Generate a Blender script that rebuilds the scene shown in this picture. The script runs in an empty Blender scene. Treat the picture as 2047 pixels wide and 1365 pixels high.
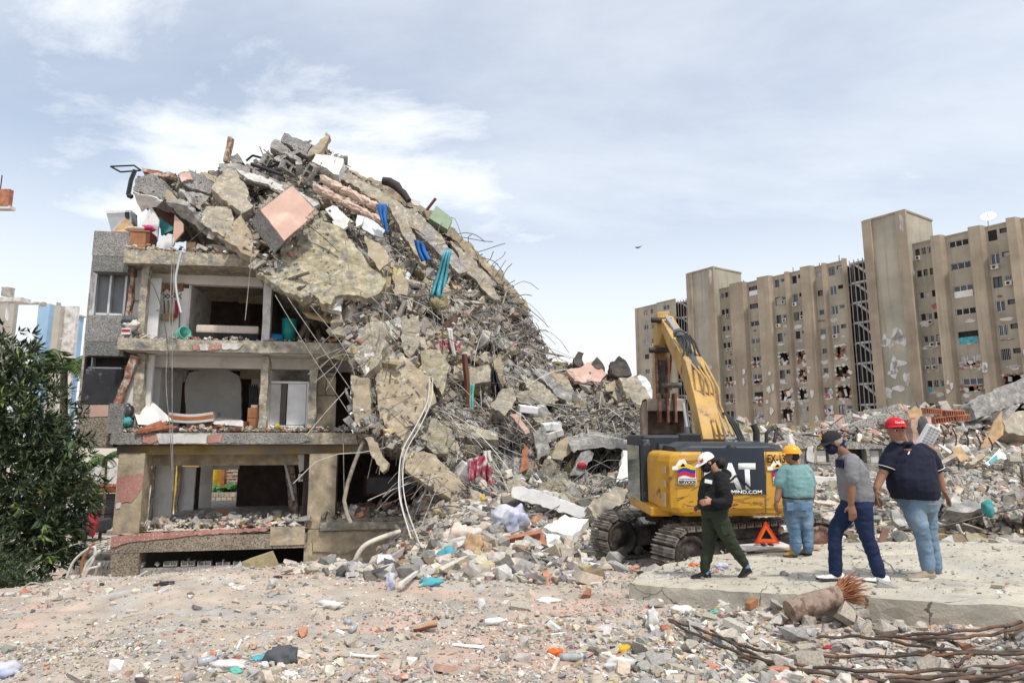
import bpy,bmesh,math,random
import numpy as np
from mathutils import Vector,Matrix,noise as mnoise
R=math.radians
rnd=random.Random(7)
nr=np.random.default_rng(11)
C=bpy.context.scene.collection
scene=bpy.context.scene

# ------------------------------------------------------------------ camera
EZ=4.6  # eye height above the street by the ruined building
PITCH=R(8.36)
FPX=1279.0  # focal length in photograph pixels
cam_d=bpy.data.cameras.new('camera')
cam_d.sensor_width=36.0
cam_d.lens=36.0*FPX/2047.0
cam_d.clip_start=0.1
cam_d.clip_end=6000
cam=bpy.data.objects.new('camera',cam_d)
C.objects.link(cam)
cam.location=(0,0,EZ)
cam.rotation_euler=(R(90)+PITCH,0,0)
scene.camera=cam

# ------------------------------------------------------------------ sky
SUN_EL,SUN_AZ=R(60),R(150)  # azimuth measured from +Y towards +X
world=bpy.data.worlds.new('World')
scene.world=world
world.use_nodes=True
wn,wl=world.node_tree.nodes,world.node_tree.links
wn.clear()
w_out=wn.new('ShaderNodeOutputWorld')
w_bg=wn.new('ShaderNodeBackground')
w_bg.inputs['Strength'].default_value=0.12
sky=wn.new('ShaderNodeTexSky')
sky.sky_type='NISHITA'
sky.sun_disc=False
sky.sun_elevation=SUN_EL
sky.sun_rotation=SUN_AZ
sky.air_density=1.3
sky.dust_density=2.0
sky.ozone_density=1.2
tc=wn.new('ShaderNodeTexCoord')
sep=wn.new('ShaderNodeSeparateXYZ')
wl.new(tc.outputs['Generated'],sep.inputs[0])
def wmath(op,a,b=None,clamp=False):
 n=wn.new('ShaderNodeMath');n.operation=op;n.use_clamp=clamp
 for i,v in enumerate((a,b)):
  if v is None:continue
  if isinstance(v,(int,float)):n.inputs[i].default_value=v
  else :wl.new(v,n.inputs[i])
 return n.outputs[0]
zz=wmath('ADD',wmath('MAXIMUM',sep.outputs[2],0.0),0.28)
cu=wmath('DIVIDE',sep.outputs[0],zz)
cv=wmath('DIVIDE',sep.outputs[1],zz)
comb=wn.new('ShaderNodeCombineXYZ')
wl.new(cu,comb.inputs[0]);wl.new(cv,comb.inputs[1])
def wnoise(scale,detail,rough,loc=(0,0,0),sc=(1,1,1),rot=0.0,dist=0.0):
 mp=wn.new('ShaderNodeMapping')
 mp.inputs['Location'].default_value=loc
 mp.inputs['Scale'].default_value=sc
 mp.inputs['Rotation'].default_value=(0,0,rot)
 wl.new(comb.outputs[0],mp.inputs[0])
 n=wn.new('ShaderNodeTexNoise')
 n.inputs['Scale'].default_value=scale
 n.inputs['Detail'].default_value=detail
 n.inputs['Roughness'].default_value=rough
 n.inputs['Distortion'].default_value=dist
 wl.new(mp.outputs[0],n.inputs['Vector'])
 return n.outputs['Fac']
def wramp(v,lo,hi,a=0.0,b=1.0):
 n=wn.new('ShaderNodeMapRange');n.interpolation_type='SMOOTHSTEP'
 n.inputs['From Min'].default_value=lo;n.inputs['From Max'].default_value=hi
 n.inputs['To Min'].default_value=a;n.inputs['To Max'].default_value=b
 wl.new(v,n.inputs['Value'])
 return n.outputs['Result']
CLX,CLY=9.6,6.8
big=wnoise(0.62,3,0.5,loc=(CLX,CLY,0))
fine=wnoise(1.5,10,0.62,loc=(0.6,4.2,0),sc=(0.75,1.35,1),rot=R(-30),dist=0.35)
mixn=wmath('ADD',wmath('MULTIPLY',big,0.55),wmath('MULTIPLY',fine,0.55))
thick=wramp(mixn,0.525,0.70,0.0,0.95)
veil=wramp(wnoise(0.8,8,0.6,loc=(7.7,2.2,0),sc=(0.6,1.3,1),rot=R(15),dist=0.3),0.3,0.7,0.32,0.72)
hazeh=wramp(sep.outputs[2],0.03,0.62,0.92,0.0)
cover=wmath('MAXIMUM',wmath('MAXIMUM',thick,veil),hazeh,clamp=True)
cmix=wn.new('ShaderNodeMix');cmix.data_type='RGBA'
wl.new(cover,cmix.inputs['Factor'])
skyb=wn.new('ShaderNodeMix');skyb.data_type='RGBA';skyb.blend_type='MULTIPLY'
skyb.inputs['Factor'].default_value=1.0
wl.new(sky.outputs[0],skyb.inputs['A'])
skyb.inputs['B'].default_value=(0.9,1.0,1.12,1)
wl.new(skyb.outputs['Result'],cmix.inputs['A'])
cmix.inputs['B'].default_value=(8.0,8.25,8.5,1)
wl.new(cmix.outputs['Result'],w_bg.inputs['Color'])
wl.new(w_bg.outputs[0],w_out.inputs['Surface'])

# ------------------------------------------------------------------ sun
sun_d=bpy.data.lights.new('sun','SUN')
sun_d.energy=3.0
sun_d.angle=R(4)
sun_d.color=(1.0,0.95,0.87)
sun=bpy.data.objects.new('sun',sun_d)
C.objects.link(sun)
sd=Vector((math.sin(SUN_AZ)*math.cos(SUN_EL),math.cos(SUN_AZ)*math.cos(SUN_EL),math.sin(SUN_EL)))
sun.rotation_euler=sd.to_track_quat('Z','Y').to_euler()
sun.location=(0,0,60)

vs=scene.view_settings
vs.view_transform='Standard'
vs.look='None'
vs.exposure=0.2
vs.gamma=1.0
vs.use_curve_mapping=False
scene.cycles.max_bounces=5
scene.cycles.diffuse_bounces=3
scene.cycles.glossy_bounces=2
scene.cycles.transparent_max_bounces=6

# ------------------------------------------------------------------ helpers
SP,CP=math.sin(PITCH),math.cos(PITCH)
def ray(px,py):
 """direction through a photograph pixel, scaled so that its Y component is 1"""
 xc=(px-1023.5)/FPX;yc=(682.5-py)/FPX
 d=CP-yc*SP
 return xc/d,(SP+yc*CP)/d
def P(px,py,Y):
 a,b=ray(px,py)
 return Vector((a*Y,Y,EZ+b*Y))
def pix(p):
 """photograph pixel of a world point"""
 x,y,z=p[0],p[1],p[2]-EZ
 zc=CP*y+SP*z;yc=-SP*y+CP*z
 return 1023.5+FPX*x/zc,682.5-FPX*yc/zc
def sst(a,b,x):
 t=np.clip((x-a)/(b-a),0,1)
 return t*t*(3-2*t)

def tag(o,label=None,cat=None,group=None,kind=None):
 if label:o['label']=label
 if cat:o['category']=cat
 if group:o['group']=group
 if kind:o['kind']=kind
 return o
def empty(name,loc=(0,0,0),rz=0.0,parent=None):
 o=bpy.data.objects.new(name,None)
 o.empty_display_size=0.2
 C.objects.link(o)
 o.location=loc;o.rotation_euler=(0,0,rz)
 if parent:o.parent=parent
 return o
def link(name,me,mat=None,parent=None):
 o=bpy.data.objects.new(name,me)
 C.objects.link(o)
 if mat is not None and not me.materials:
  me.materials.append(mat)
 if parent:o.parent=parent
 return o
def np_mesh(name,V,tris,col=None,smooth=False):
 """mesh from numpy arrays of vertices and triangles, optional per-vertex colour"""
 me=bpy.data.meshes.new(name)
 n,m=len(V),len(tris)
 me.vertices.add(n);me.vertices.foreach_set('co',np.asarray(V,np.float32).ravel())
 me.loops.add(m*3);me.loops.foreach_set('vertex_index',np.asarray(tris,np.int32).ravel())
 me.polygons.add(m)
 me.polygons.foreach_set('loop_start',np.arange(0,m*3,3,dtype=np.int32))
 me.polygons.foreach_set('use_smooth',np.full(m,smooth))
 if col is not None:
  at=me.attributes.new('tint','FLOAT_COLOR','POINT')
  c4=np.ones((n,4),np.float32);c4[:,:3]=col
  at.data.foreach_set('color',c4.ravel())
 me.update(calc_edges=True)
 return me

class MB:
 """collects simple shapes into one mesh"""
 def __init__(self):self.v=[];self.f=[];self.sm=[]
 def add(self,vs,fs,smooth=False):
  b=len(self.v)
  self.v+=[tuple(v) for v in vs]
  self.f+=[[i+b for i in f] for f in fs]
  self.sm+=[smooth]*len(fs)
  return self
 def box(self,c,s,rot=None):
  hx,hy,hz=s[0]/2,s[1]/2,s[2]/2
  vs=[Vector((sx*hx,sy*hy,sz*hz)) for sz in (-1,1) for sy in (-1,1) for sx in (-1,1)]
  if rot is not None:vs=[rot@v for v in vs]
  c=Vector(c)
  return self.add([v+c for v in vs],[(0,2,3,1),(4,5,7,6),(0,1,5,4),(2,6,7,3),(0,4,6,2),(1,3,7,5)])
 def cham(self,c,s,b,rot=None):
  """box with chamfered edges"""
  bm=bmesh.new();bmesh.ops.create_cube(bm,size=1)
  for v in bm.verts:v.co=Vector((v.co.x*s[0],v.co.y*s[1],v.co.z*s[2]))
  bmesh.ops.bevel(bm,geom=bm.edges[:],offset=min(b,min(s)*.45),segments=2,affect='EDGES',profile=.6)
  bm.verts.index_update()
  c=Vector(c)
  vs=[(rot@v.co if rot is not None else v.co)+c for v in bm.verts]
  self.add(vs,[[v.index for v in f.verts] for f in bm.faces])
  bm.free();return self
 def bx(self,x0,x1,y0,y1,z0,z1):
  return self.box(((x0+x1)/2,(y0+y1)/2,(z0+z1)/2),(abs(x1-x0),abs(y1-y0),abs(z1-z0)))
 def prism(self,pts,ext):
  """closed solid: a planar outline and its copy moved by ext"""
  n=len(pts);e=Vector(ext)
  a=[Vector(p) for p in pts];b=[p+e for p in a]
  fs=[list(range(n)),list(range(2*n-1,n-1,-1))]
  fs+=[(i,n+i,n+(i+1)%n,(i+1)%n) for i in range(n)]
  return self.add(a+b,fs)
 def loft(self,rings,caps=True,smooth=True,closed=True):
  n=len(rings[0]);vs=[v for r in rings for v in r];fs=[]
  for k in range(len(rings)-1):
   for i in range(n if closed else n-1):
    j=(i+1)%n
    fs.append((k*n+i,k*n+j,(k+1)*n+j,(k+1)*n+i))
  self.add(vs,fs,smooth)
  if caps and closed:
   m=(len(rings)-1)*n
   self.add(rings[0],[list(range(n-1,-1,-1))]);self.add(rings[-1],[list(range(n))])
  return self
 def tube(self,path,r,n=6,caps=True,flat=None,smooth=True):
  """round tube along a path; r a number or a list"""
  path=[Vector(p) for p in path];m=len(path)
  rs=r if isinstance(r,(list,tuple)) else [r]*m
  rings=[];up=None
  for i in range(m):
   t=(path[min(i+1,m-1)]-path[max(i-1,0)])
   if t.length<1e-9:t=Vector((0,0,1))
   t.normalize()
   if up is None:
    up=Vector((0,0,1)) if abs(t.z)<.9 else Vector((1,0,0))
   a=t.cross(up)
   if a.length<1e-4:a=t.orthogonal()
   a.normalize();b=a.cross(t).normalized();up=b
   ra=rs[i];rb=ra if flat is None else ra*flat
   rings.append([path[i]+a*(ra*math.cos(2*math.pi*k/n))+b*(rb*math.sin(2*math.pi*k/n)) for k in range(n)])
  return self.loft(rings,caps,smooth)
 def cyl(self,a,b,r,n=16,r2=None):
  return self.tube([a,b],[r,r if r2 is None else r2],n)
 def lathe(self,prof,c=(0,0,0),n=20,axis=None,caps=True):
  c=Vector(c);q=Vector((0,0,1)).rotation_difference(Vector(axis)) if axis is not None else None
  rings=[]
  for r,z in prof:
   ring=[Vector((r*math.cos(2*math.pi*k/n),r*math.sin(2*math.pi*k/n),z)) for k in range(n)]
   if q:ring=[q@v for v in ring]
   rings.append([v+c for v in ring])
  return self.loft(rings,caps)
 def mesh(self,name):
  me=bpy.data.meshes.new(name)
  me.from_pydata([tuple(v) for v in self.v],[],self.f)
  me.polygons.foreach_set('use_smooth',self.sm)
  me.update();return me
 def build(self,name,mat,parent=None,bevel=0.0):
  o=link(name,self.mesh(name),mat,parent)
  if bevel:
   m=o.modifiers.new('bevel','BEVEL');m.width=bevel;m.segments=2;m.limit_method='ANGLE';m.angle_limit=R(40)
  return o

def rough_mesh(name,V,F,maxedge,amp,seed=0,freq=1.6,it=4):
 """subdivide a closed shape and break up its surface and edges"""
 bm=bmesh.new()
 vs=[bm.verts.new(v) for v in V]
 for f in F:
  try:bm.faces.new([vs[i] for i in f])
  except ValueError:pass
 bmesh.ops.remove_doubles(bm,verts=bm.verts[:],dist=1e-4)
 bmesh.ops.recalc_face_normals(bm,faces=bm.faces[:])
 bmesh.ops.triangulate(bm,faces=bm.faces[:])
 for _ in range(it):
  es=[e for e in bm.edges if e.calc_length()>maxedge]
  if not es or len(bm.verts)>9000:break
  bmesh.ops.subdivide_edges(bm,edges=es,cuts=1)
  bmesh.ops.triangulate(bm,faces=[f for f in bm.faces if len(f.verts)>3])
 off=Vector((seed*3.7%91,seed*1.3%57,seed*7.1%83))
 bm.normal_update()
 for v in bm.verts:
  p=v.co*freq+off
  d=mnoise.noise_vector(p)*amp+mnoise.noise_vector(p*3.1)*(amp*.5)
  v.co=v.co+d
 me=bpy.data.meshes.new(name)
 bm.to_mesh(me);bm.free()
 return me

# ------------------------------------------------------------------ materials
MATS={}
def ND(m,kind,**kw):
 n=m.node_tree.nodes.new(kind)
 for k,v in kw.items():
  if k in n.inputs:n.inputs[k].default_value=v
  else :setattr(n,k,v)
 return n
def mat(name,col,rough=0.85,metal=0.0,var=0.12,scale=3.0,bump=0.3,bscale=25.0,bdist=0.01,col2=None,c2=(0.5,0.62),c2scale=1.2,
col3=None,c3=(0.58,0.66),c3scale=4.0,spec=0.3,tint=False,alpha=None,trans=0.0,coord='Object',dust=0.0,detail=6.0,streak=0.0):
 """procedural surface: base colour + soft variation + up to two patch colours + relief"""
 if name in MATS:return MATS[name]
 m=bpy.data.materials.new(name);m.use_nodes=True
 nt=m.node_tree;b=nt.nodes['Principled BSDF'];L=nt.links
 b.inputs['Roughness'].default_value=rough
 b.inputs['Metallic'].default_value=metal
 b.inputs['Specular IOR Level'].default_value=spec
 t=ND(m,'ShaderNodeTexCoord')
 if coord=='World':
  g=ND(m,'ShaderNodeNewGeometry');vec=g.outputs['Position']
 else :vec=t.outputs[coord]
 def noise(sc,det=detail,ro=0.6):
  n=ND(m,'ShaderNodeTexNoise',Scale=sc,Detail=det,Roughness=ro)
  L.new(vec,n.inputs['Vector']);return n.outputs['Fac']
 def mix(fac,a,c,blend='MIX'):
  n=ND(m,'ShaderNodeMix',data_type='RGBA',blend_type=blend)
  if isinstance(fac,float):n.inputs['Factor'].default_value=fac
  else :L.new(fac,n.inputs['Factor'])
  for s,v in (('A',a),('B',c)):
   if isinstance(v,tuple):n.inputs[s].default_value=(*v[:3],1)
   else :L.new(v,n.inputs[s])
  return n.outputs['Result']
 def step(v,lo,hi):
  n=ND(m,'ShaderNodeMapRange');n.interpolation_type='SMOOTHSTEP'
  n.inputs['From Min'].default_value=lo;n.inputs['From Max'].default_value=hi
  L.new(v,n.inputs['Value']);return n.outputs['Result']
 base=tuple(col)
 if tint:
  a=ND(m,'ShaderNodeAttribute',attribute_name='tint');base=a.outputs['Color']
 n1=noise(scale)
 r=ND(m,'ShaderNodeMapRange');r.inputs['From Min'].default_value=.3;r.inputs['From Max'].default_value=.7
 r.inputs['To Min'].default_value=1-var*1.6;r.inputs['To Max'].default_value=1+var*1.2
 L.new(n1,r.inputs['Value'])
 cur=base
 if col2 is not None:cur=mix(step(noise(c2scale,5),*c2),cur,tuple(col2))
 if col3 is not None:cur=mix(step(noise(c3scale,7,.65),*c3),cur,tuple(col3))
 mul=ND(m,'ShaderNodeMix',data_type='RGBA',blend_type='MULTIPLY');mul.inputs['Factor'].default_value=1.0
 if isinstance(cur,tuple):mul.inputs['A'].default_value=(*cur,1)
 else :L.new(cur,mul.inputs['A'])
 L.new(r.outputs['Result'],mul.inputs['B'])
 out=mul.outputs['Result']
 if streak:  # rain stains running down
  mp=ND(m,'ShaderNodeMapping');mp.inputs['Scale'].default_value=(1.5,1.5,.07);L.new(vec,mp.inputs[0])
  sn=ND(m,'ShaderNodeTexNoise',Scale=1.0,Detail=7.0,Roughness=.65);L.new(mp.outputs[0],sn.inputs['Vector'])
  out=mix(step(sn.outputs['Fac'],.5,.72),out,mix(float(streak),out,(.13,.115,.10)))
 if dust:
  out=mix(step(noise(scale*.6,8,.7),.45,.7),out,mix(float(dust),out,(.42,.38,.33)))
 L.new(out,b.inputs['Base Color'])
 if bump:
  bp=ND(m,'ShaderNodeBump',Strength=bump,Distance=bdist)
  L.new(noise(bscale,8,.65),bp.inputs['Height']);L.new(bp.outputs[0],b.inputs['Normal'])
 if alpha is not None:b.inputs['Alpha'].default_value=alpha
 if trans:b.inputs['Transmission Weight'].default_value=trans
 MATS[name]=m
 return m
def speckle(name,cols,scale=28.0,rough=.9,bump=.6,patch=None,dots=None):
 """exposed-aggregate render (pebble-dash) or dotted mosaic: Voronoi cells in random tones"""
 m=bpy.data.materials.new(name);m.use_nodes=True
 nt=m.node_tree;b=nt.nodes['Principled BSDF'];L=nt.links
 b.inputs['Roughness'].default_value=rough;b.inputs['Specular IOR Level'].default_value=.2
 t=ND(m,'ShaderNodeTexCoord')
 v=ND(m,'ShaderNodeTexVoronoi',Scale=scale);L.new(t.outputs['Object'],v.inputs['Vector'])
 sp=ND(m,'ShaderNodeSeparateColor');L.new(v.outputs['Color'],sp.inputs[0])
 cr=ND(m,'ShaderNodeValToRGB');cr.color_ramp.interpolation='LINEAR'
 cr.color_ramp.elements[0].position=0.0;cr.color_ramp.elements[0].color=(*cols[0],1)
 cr.color_ramp.elements[1].position=1.0;cr.color_ramp.elements[1].color=(*cols[-1],1)
 for i,c in enumerate(cols[1:-1]):
  e=cr.color_ramp.elements.new((i+1)/(len(cols)-1));e.color=(*c,1)
 L.new(sp.outputs[0],cr.inputs[0])
 n=ND(m,'ShaderNodeTexNoise',Scale=1.3,Detail=6);L.new(t.outputs['Object'],n.inputs['Vector'])
 r=ND(m,'ShaderNodeMapRange');r.inputs['From Min'].default_value=.3;r.inputs['From Max'].default_value=.7
 r.inputs['To Min'].default_value=.78;r.inputs['To Max'].default_value=1.15;L.new(n.outputs['Fac'],r.inputs['Value'])
 mul=ND(m,'ShaderNodeMix',data_type='RGBA',blend_type='MULTIPLY');mul.inputs['Factor'].default_value=1
 L.new(cr.outputs[0],mul.inputs['A']);L.new(r.outputs[0],mul.inputs['B'])
 out=mul.outputs['Result']
 if dots:
  v2=ND(m,'ShaderNodeTexVoronoi',Scale=dots[0],Randomness=0.25);L.new(t.outputs['Object'],v2.inputs['Vector'])
  lt=ND(m,'ShaderNodeMath',operation='LESS_THAN');lt.inputs[1].default_value=dots[1];L.new(v2.outputs['Distance'],lt.inputs[0])
  mx=ND(m,'ShaderNodeMix',data_type='RGBA');L.new(lt.outputs[0],mx.inputs['Factor']);L.new(out,mx.inputs['A'])
  mx.inputs['B'].default_value=(.7,.62,.55,1);out=mx.outputs['Result']
 L.new(out,b.inputs['Base Color'])
 bp=ND(m,'ShaderNodeBump',Strength=bump,Distance=.01);L.new(v.outputs['Distance'],bp.inputs['Height']);L.new(bp.outputs[0],b.inputs['Normal'])
 MATS[name]=m
 return m

M={}
M['rubble']=mat('rubble',(.4,.4,.4),tint=True,var=.22,scale=5.0,bump=.5,bscale=18,bdist=.03,coord='World')
M['pebbles']=mat('pebbles',(.4,.4,.4),tint=True,var=.18,scale=14.0,bump=.35,bscale=60,bdist=.006,coord='World')
M['concrete']=mat('concrete',(.41,.36,.275),var=.28,scale=4.5,col2=(.27,.255,.23),c2scale=2.2,c2=(.48,.62),col3=(.50,.45,.37),c3scale=9,c3=(.56,.64),bump=.9,bscale=11,bdist=.05)
M['grey_concrete']=mat('grey_concrete',(.30,.29,.275),var=.3,scale=5,col2=(.42,.395,.35),c2scale=3,c2=(.48,.6),col3=(.19,.18,.17),c3scale=6,c3=(.58,.66),bump=.9,bscale=11,bdist=.05)
M['tan_plaster']=mat('tan_plaster',(.42,.345,.24),var=.24,scale=2.6,col2=(.30,.265,.215),c2=(.48,.66),c2scale=1.7,col3=(.48,.43,.35),c3scale=5,c3=(.56,.64),bump=.6,bscale=13,bdist=.02)
M['rough_tan']=mat('rough_tan',(.44,.385,.26),var=.3,scale=3.4,col2=(.32,.30,.245),c2=(.46,.6),c2scale=2.4,col3=(.5,.46,.36),c3scale=7,c3=(.55,.64),bump=1.0,bscale=6,bdist=.12)
M['ochre']=mat('ochre',(.36,.25,.10),var=.25,scale=1.6,col2=(.22,.19,.15),c2=(.45,.55),c2scale=.8,bump=.4)
M['white_plaster']=mat('white_plaster',(.72,.70,.67),var=.1,scale=1.1,col2=(.6,.57,.52),c2=(.55,.7),c2scale=1.6,bump=.15)
M['dirty_white']=mat('dirty_white',(.62,.60,.57),var=.16,scale=2,col2=(.42,.38,.33),c2=(.5,.68),c2scale=1.8,bump=.3)
M['white_paint']=mat('white_paint',(.75,.75,.74),var=.06,bump=.05,rough=.5)
M['brick']=mat('brick',(.29,.125,.08),var=.3,scale=6,col2=(.40,.345,.285),c2=(.44,.56),c2scale=5,col3=(.12,.09,.075),c3scale=9,c3=(.58,.66),bump=.8,bscale=14,bdist=.03)
M['terracotta']=mat('terracotta',(.40,.17,.10),var=.28,scale=5,bump=.4)
M['pebble']=speckle('pebble',[(.11,.105,.1),(.21,.2,.19),(.28,.27,.255),(.40,.385,.36)],scale=46)
M['pebble_dark']=speckle('pebble_dark',[(.08,.085,.08),(.15,.15,.14),(.2,.2,.185),(.3,.3,.28)],scale=46)
M['pebble_brown']=speckle('pebble_brown',[(.09,.075,.06),(.24,.2,.155),(.33,.28,.22),(.4,.36,.3)],scale=38)
M['pink_mosaic']=speckle('pink_mosaic',[(.40,.19,.16),(.46,.24,.2),(.5,.29,.25)],scale=30,bump=.2,dots=(8.0,.13))
M['pink']=mat('pink',(.56,.37,.30),var=.1,scale=1.5,col2=(.62,.47,.40),c2=(.5,.65),bump=.15)
M['void_shade']=mat('void_shade',(.045,.04,.036),var=.2,bump=.1)  # near black, the shade of openings put into the colour
M['dark_and_shade']=mat('dark_and_shade',(.07,.05,.045),var=.25,bump=.2)  # for dark parts, and for room shade put into back wall colour
M['mottled_panel']=mat('mottled_panel',(.035,.035,.038),var=.2,scale=2,col3=(.28,.26,.25),c3=(.56,.7),c3scale=2.2,bump=.1,rough=.6)  # near black with scattered paler patches
M['glass']=mat('glass',(.06,.065,.07),rough=.12,spec=.6,var=.1,bump=0)
M['glass_dusty']=mat('glass_dusty',(.17,.175,.18),rough=.35,spec=.5,var=.25,scale=1.5,bump=0)
M['alu']=mat('alu',(.62,.62,.62),rough=.45,metal=.4,var=.08,bump=.05)
M['wood']=mat('wood',(.33,.15,.07),var=.2,scale=3,bump=.2,rough=.5)
M['wood_pale']=mat('wood_pale',(.45,.30,.17),var=.22,scale=4,bump=.3)
M['wood_dark']=mat('wood_dark',(.13,.045,.03),var=.2,bump=.15,rough=.45)
M['wood_grey']=mat('wood_grey',(.36,.31,.25),var=.25,scale=5,bump=.4)
M['rebar']=mat('rebar',(.10,.075,.06),rough=.75,metal=.3,var=.35,scale=9,col2=(.19,.10,.06),c2=(.5,.62),c2scale=4,bump=.5,bscale=120,bdist=.003)
M['wire']=mat('wire',(.30,.28,.26),rough=.7,var=.3,scale=3,bump=.2)
M['wire_dark']=mat('wire_dark',(.09,.08,.075),rough=.7,var=.3,bump=.1)
M['wire_white']=mat('wire_white',(.6,.57,.52),rough=.7,var=.15,bump=.1)
M['pvc']=mat('pvc',(.62,.57,.48),rough=.5,var=.15,bump=.1)
M['black_metal']=mat('black_metal',(.035,.035,.035),rough=.55,metal=.2,var=.2,bump=.1)

# ------------------------------------------------------------------ terrain
_lat=nr.random((256,256))
def vn(x,y):
 """value noise, 0..1, for numpy arrays"""
 xi=np.floor(x).astype(int);yi=np.floor(y).astype(int)
 fx=x-xi;fy=y-yi
 fx=fx*fx*(3-2*fx);fy=fy*fy*(3-2*fy)
 g=lambda a,b:_lat[a&255,b&255]
 return (g(xi,yi)*(1-fx)+g(xi+1,yi)*fx)*(1-fy)+(g(xi,yi+1)*(1-fx)+g(xi+1,yi+1)*fx)*fy
def fbm(x,y,o=4):
 s=0;a=.5
 for k in range(o):
  s=s+a*vn(x*2**k+17.3*k,y*2**k+9.1*k);a*=.5
 return s
def ground(x,y,lumps=True):
 x=np.asarray(x,float);y=np.asarray(y,float)
 near=2.88-.075*(np.clip(y,-20,12)-5)-.07*np.maximum(0,-x-3.5)-.03*np.maximum(0,-x-8)
 # past the crest: a pit in front of the ruin on the left, rubble fill in the middle and on the right
 pit=.2-.09*np.clip(y-22,0,18)
 fill=2.38+.55*sst(12.5,17,y)+.45*sst(17,21,y)-.9*sst(30,60,y)-1.2*sst(60,110,y)
 fill=fill+.35*sst(4.5,9,x)*sst(11.5,15,y)
 wr=sst(-4.2,-.9,x+.25*np.clip(y-16,0,4))
 far=sst(24,34,y)
 wr=wr*(1-far)+sst(-6,10,x)*far
 back=pit*(1-wr)+fill*wr
 cre=10.6+.5*np.sin(x*.7)
 z=near+(back-near)*sst(0,1,(y-cre)/(4.2-1.4*wr))
 # a low rise in the dirt on the left, a track worn into the middle
 z=z+.14*np.exp(-((x+4.2)/2.4)**2-((y-9.4)/2.2)**2)-.06*np.exp(-((x-.3)/1.2)**2)*sst(11,8,y)-.28*np.exp(-((x-3.2)/2.4)**2-((y-12.2)/1.5)**2)
 w=sst(1.0,2.4,x)*sst(4.5,6.0,y)*sst(12.5,10.5,y)
 z=z*(1-w)+np.maximum(z,3.264+.05399*x-.08586*y)*w
 if lumps:
  w=sst(60,25,np.hypot(x,y))
  z=z+w*(.26*(fbm(x*.7+31,y*.7+12)-.47)+.09*(fbm(x*3.1,y*3.1,3)-.43))
 return z
def gz(x,y):return float(ground(np.array([x]),np.array([y]))[0])
SL=(3.46374,0.0,0.0,.05399,-.08586)
def slab_z(x,y):return SL[0]+SL[3]*(x-SL[1])+SL[4]*(y-SL[2])
def on_slab(px,py):
 a,b=ray(px,py)
 # EZ + b*Y = z0 + sx*(a*Y - x0) + sy*(Y - y0)
 Y=(SL[0]-SL[3]*SL[1]-SL[4]*SL[2]-EZ)/(b-SL[3]*a-SL[4])
 return Vector((a*Y,Y,EZ+b*Y))
def on_ground(px,py,y0=3.0,y1=60):
 """first hit of a pixel's ray with the terrain"""
 a,b=ray(px,py)
 ys=np.concatenate([np.linspace(y0,16,700),np.linspace(16,y1,400)])
 d=EZ+b*ys-ground(a*ys,ys)
 k=np.argmax(d<0)
 if d[k]>=0:k=len(ys)-1
 Y=ys[k]
 return Vector((a*Y,Y,EZ+b*Y))

EDGE=[(1258,1166),(1300,1170),(1370,1174),(1500,1184),(1620,1190),(1760,1198),(1900,1206),(2060,1216),(2350,1234),(2350,1092),(2060,1086),(1900,1084),(1760,1083)]
SLAB_W=[on_slab(x,y) for x,y in EDGE]+[Vector((x,y,slab_z(x,y))) for x,y in ((5.5,11.3),(4.6,11.15),(3.5,10.75),(2.75,10.3))]+[on_slab(1308,1136),on_slab(1278,1152)]
def inside(px,py,poly):
 c=np.zeros(np.shape(px),bool);n=len(poly)
 for i in range(n):
  x0,y0=poly[i][:2];x1,y1=poly[i-1][:2]
  c^=((y0>py)!=(y1>py))&(px<(x1-x0)*(py-y0)/(y1-y0+1e-9)+x0)
 return c
def axis(vals):
 return np.concatenate([np.arange(a,b,s) for a,b,s in vals])
gx=axis([(-3000,-400,260),(-400,-60,34),(-60,-22,4),(-22,-12,.4),(-12,13,.085),(13,24,.4),(24,70,4),(70,400,33),(400,3100,270)])
gy=axis([(-200,-10,38),(-10,2.5,1.2),(2.5,12.5,.085),(12.5,22,.16),(22,44,.6),(44,140,6),(140,700,56),(700,5200,450)])
GX,GY=np.meshgrid(gx,gy)
GZ=ground(GX,GY)
far=sst(140,900,np.hypot(GX,GY))
GZ=GZ*(1-far)+(-1.5)*far
V=np.stack([GX.ravel(),GY.ravel(),GZ.ravel()],1)
nx,ny=len(gx),len(gy)
idx=np.arange(nx*ny).reshape(ny,nx)
q=np.stack([idx[:-1,:-1],idx[:-1,1:],idx[1:,1:],idx[1:,:-1]],-1).reshape(-1,4)
T=np.concatenate([q[:,[0,1,2]],q[:,[0,2,3]]])
m=mat('dusty_ground',(.47,.395,.32),var=.16,scale=2.2,col2=(.50,.365,.295),c2=(.47,.62),c2scale=.55,col3=(.42,.395,.36),c3=(.5,.62),c3scale=1.4,
bump=.9,bscale=38,bdist=.02,coord='World')
g_me=np_mesh('ground',V,T,smooth=True)
tag(link('ground',g_me,m),kind='structure')

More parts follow.
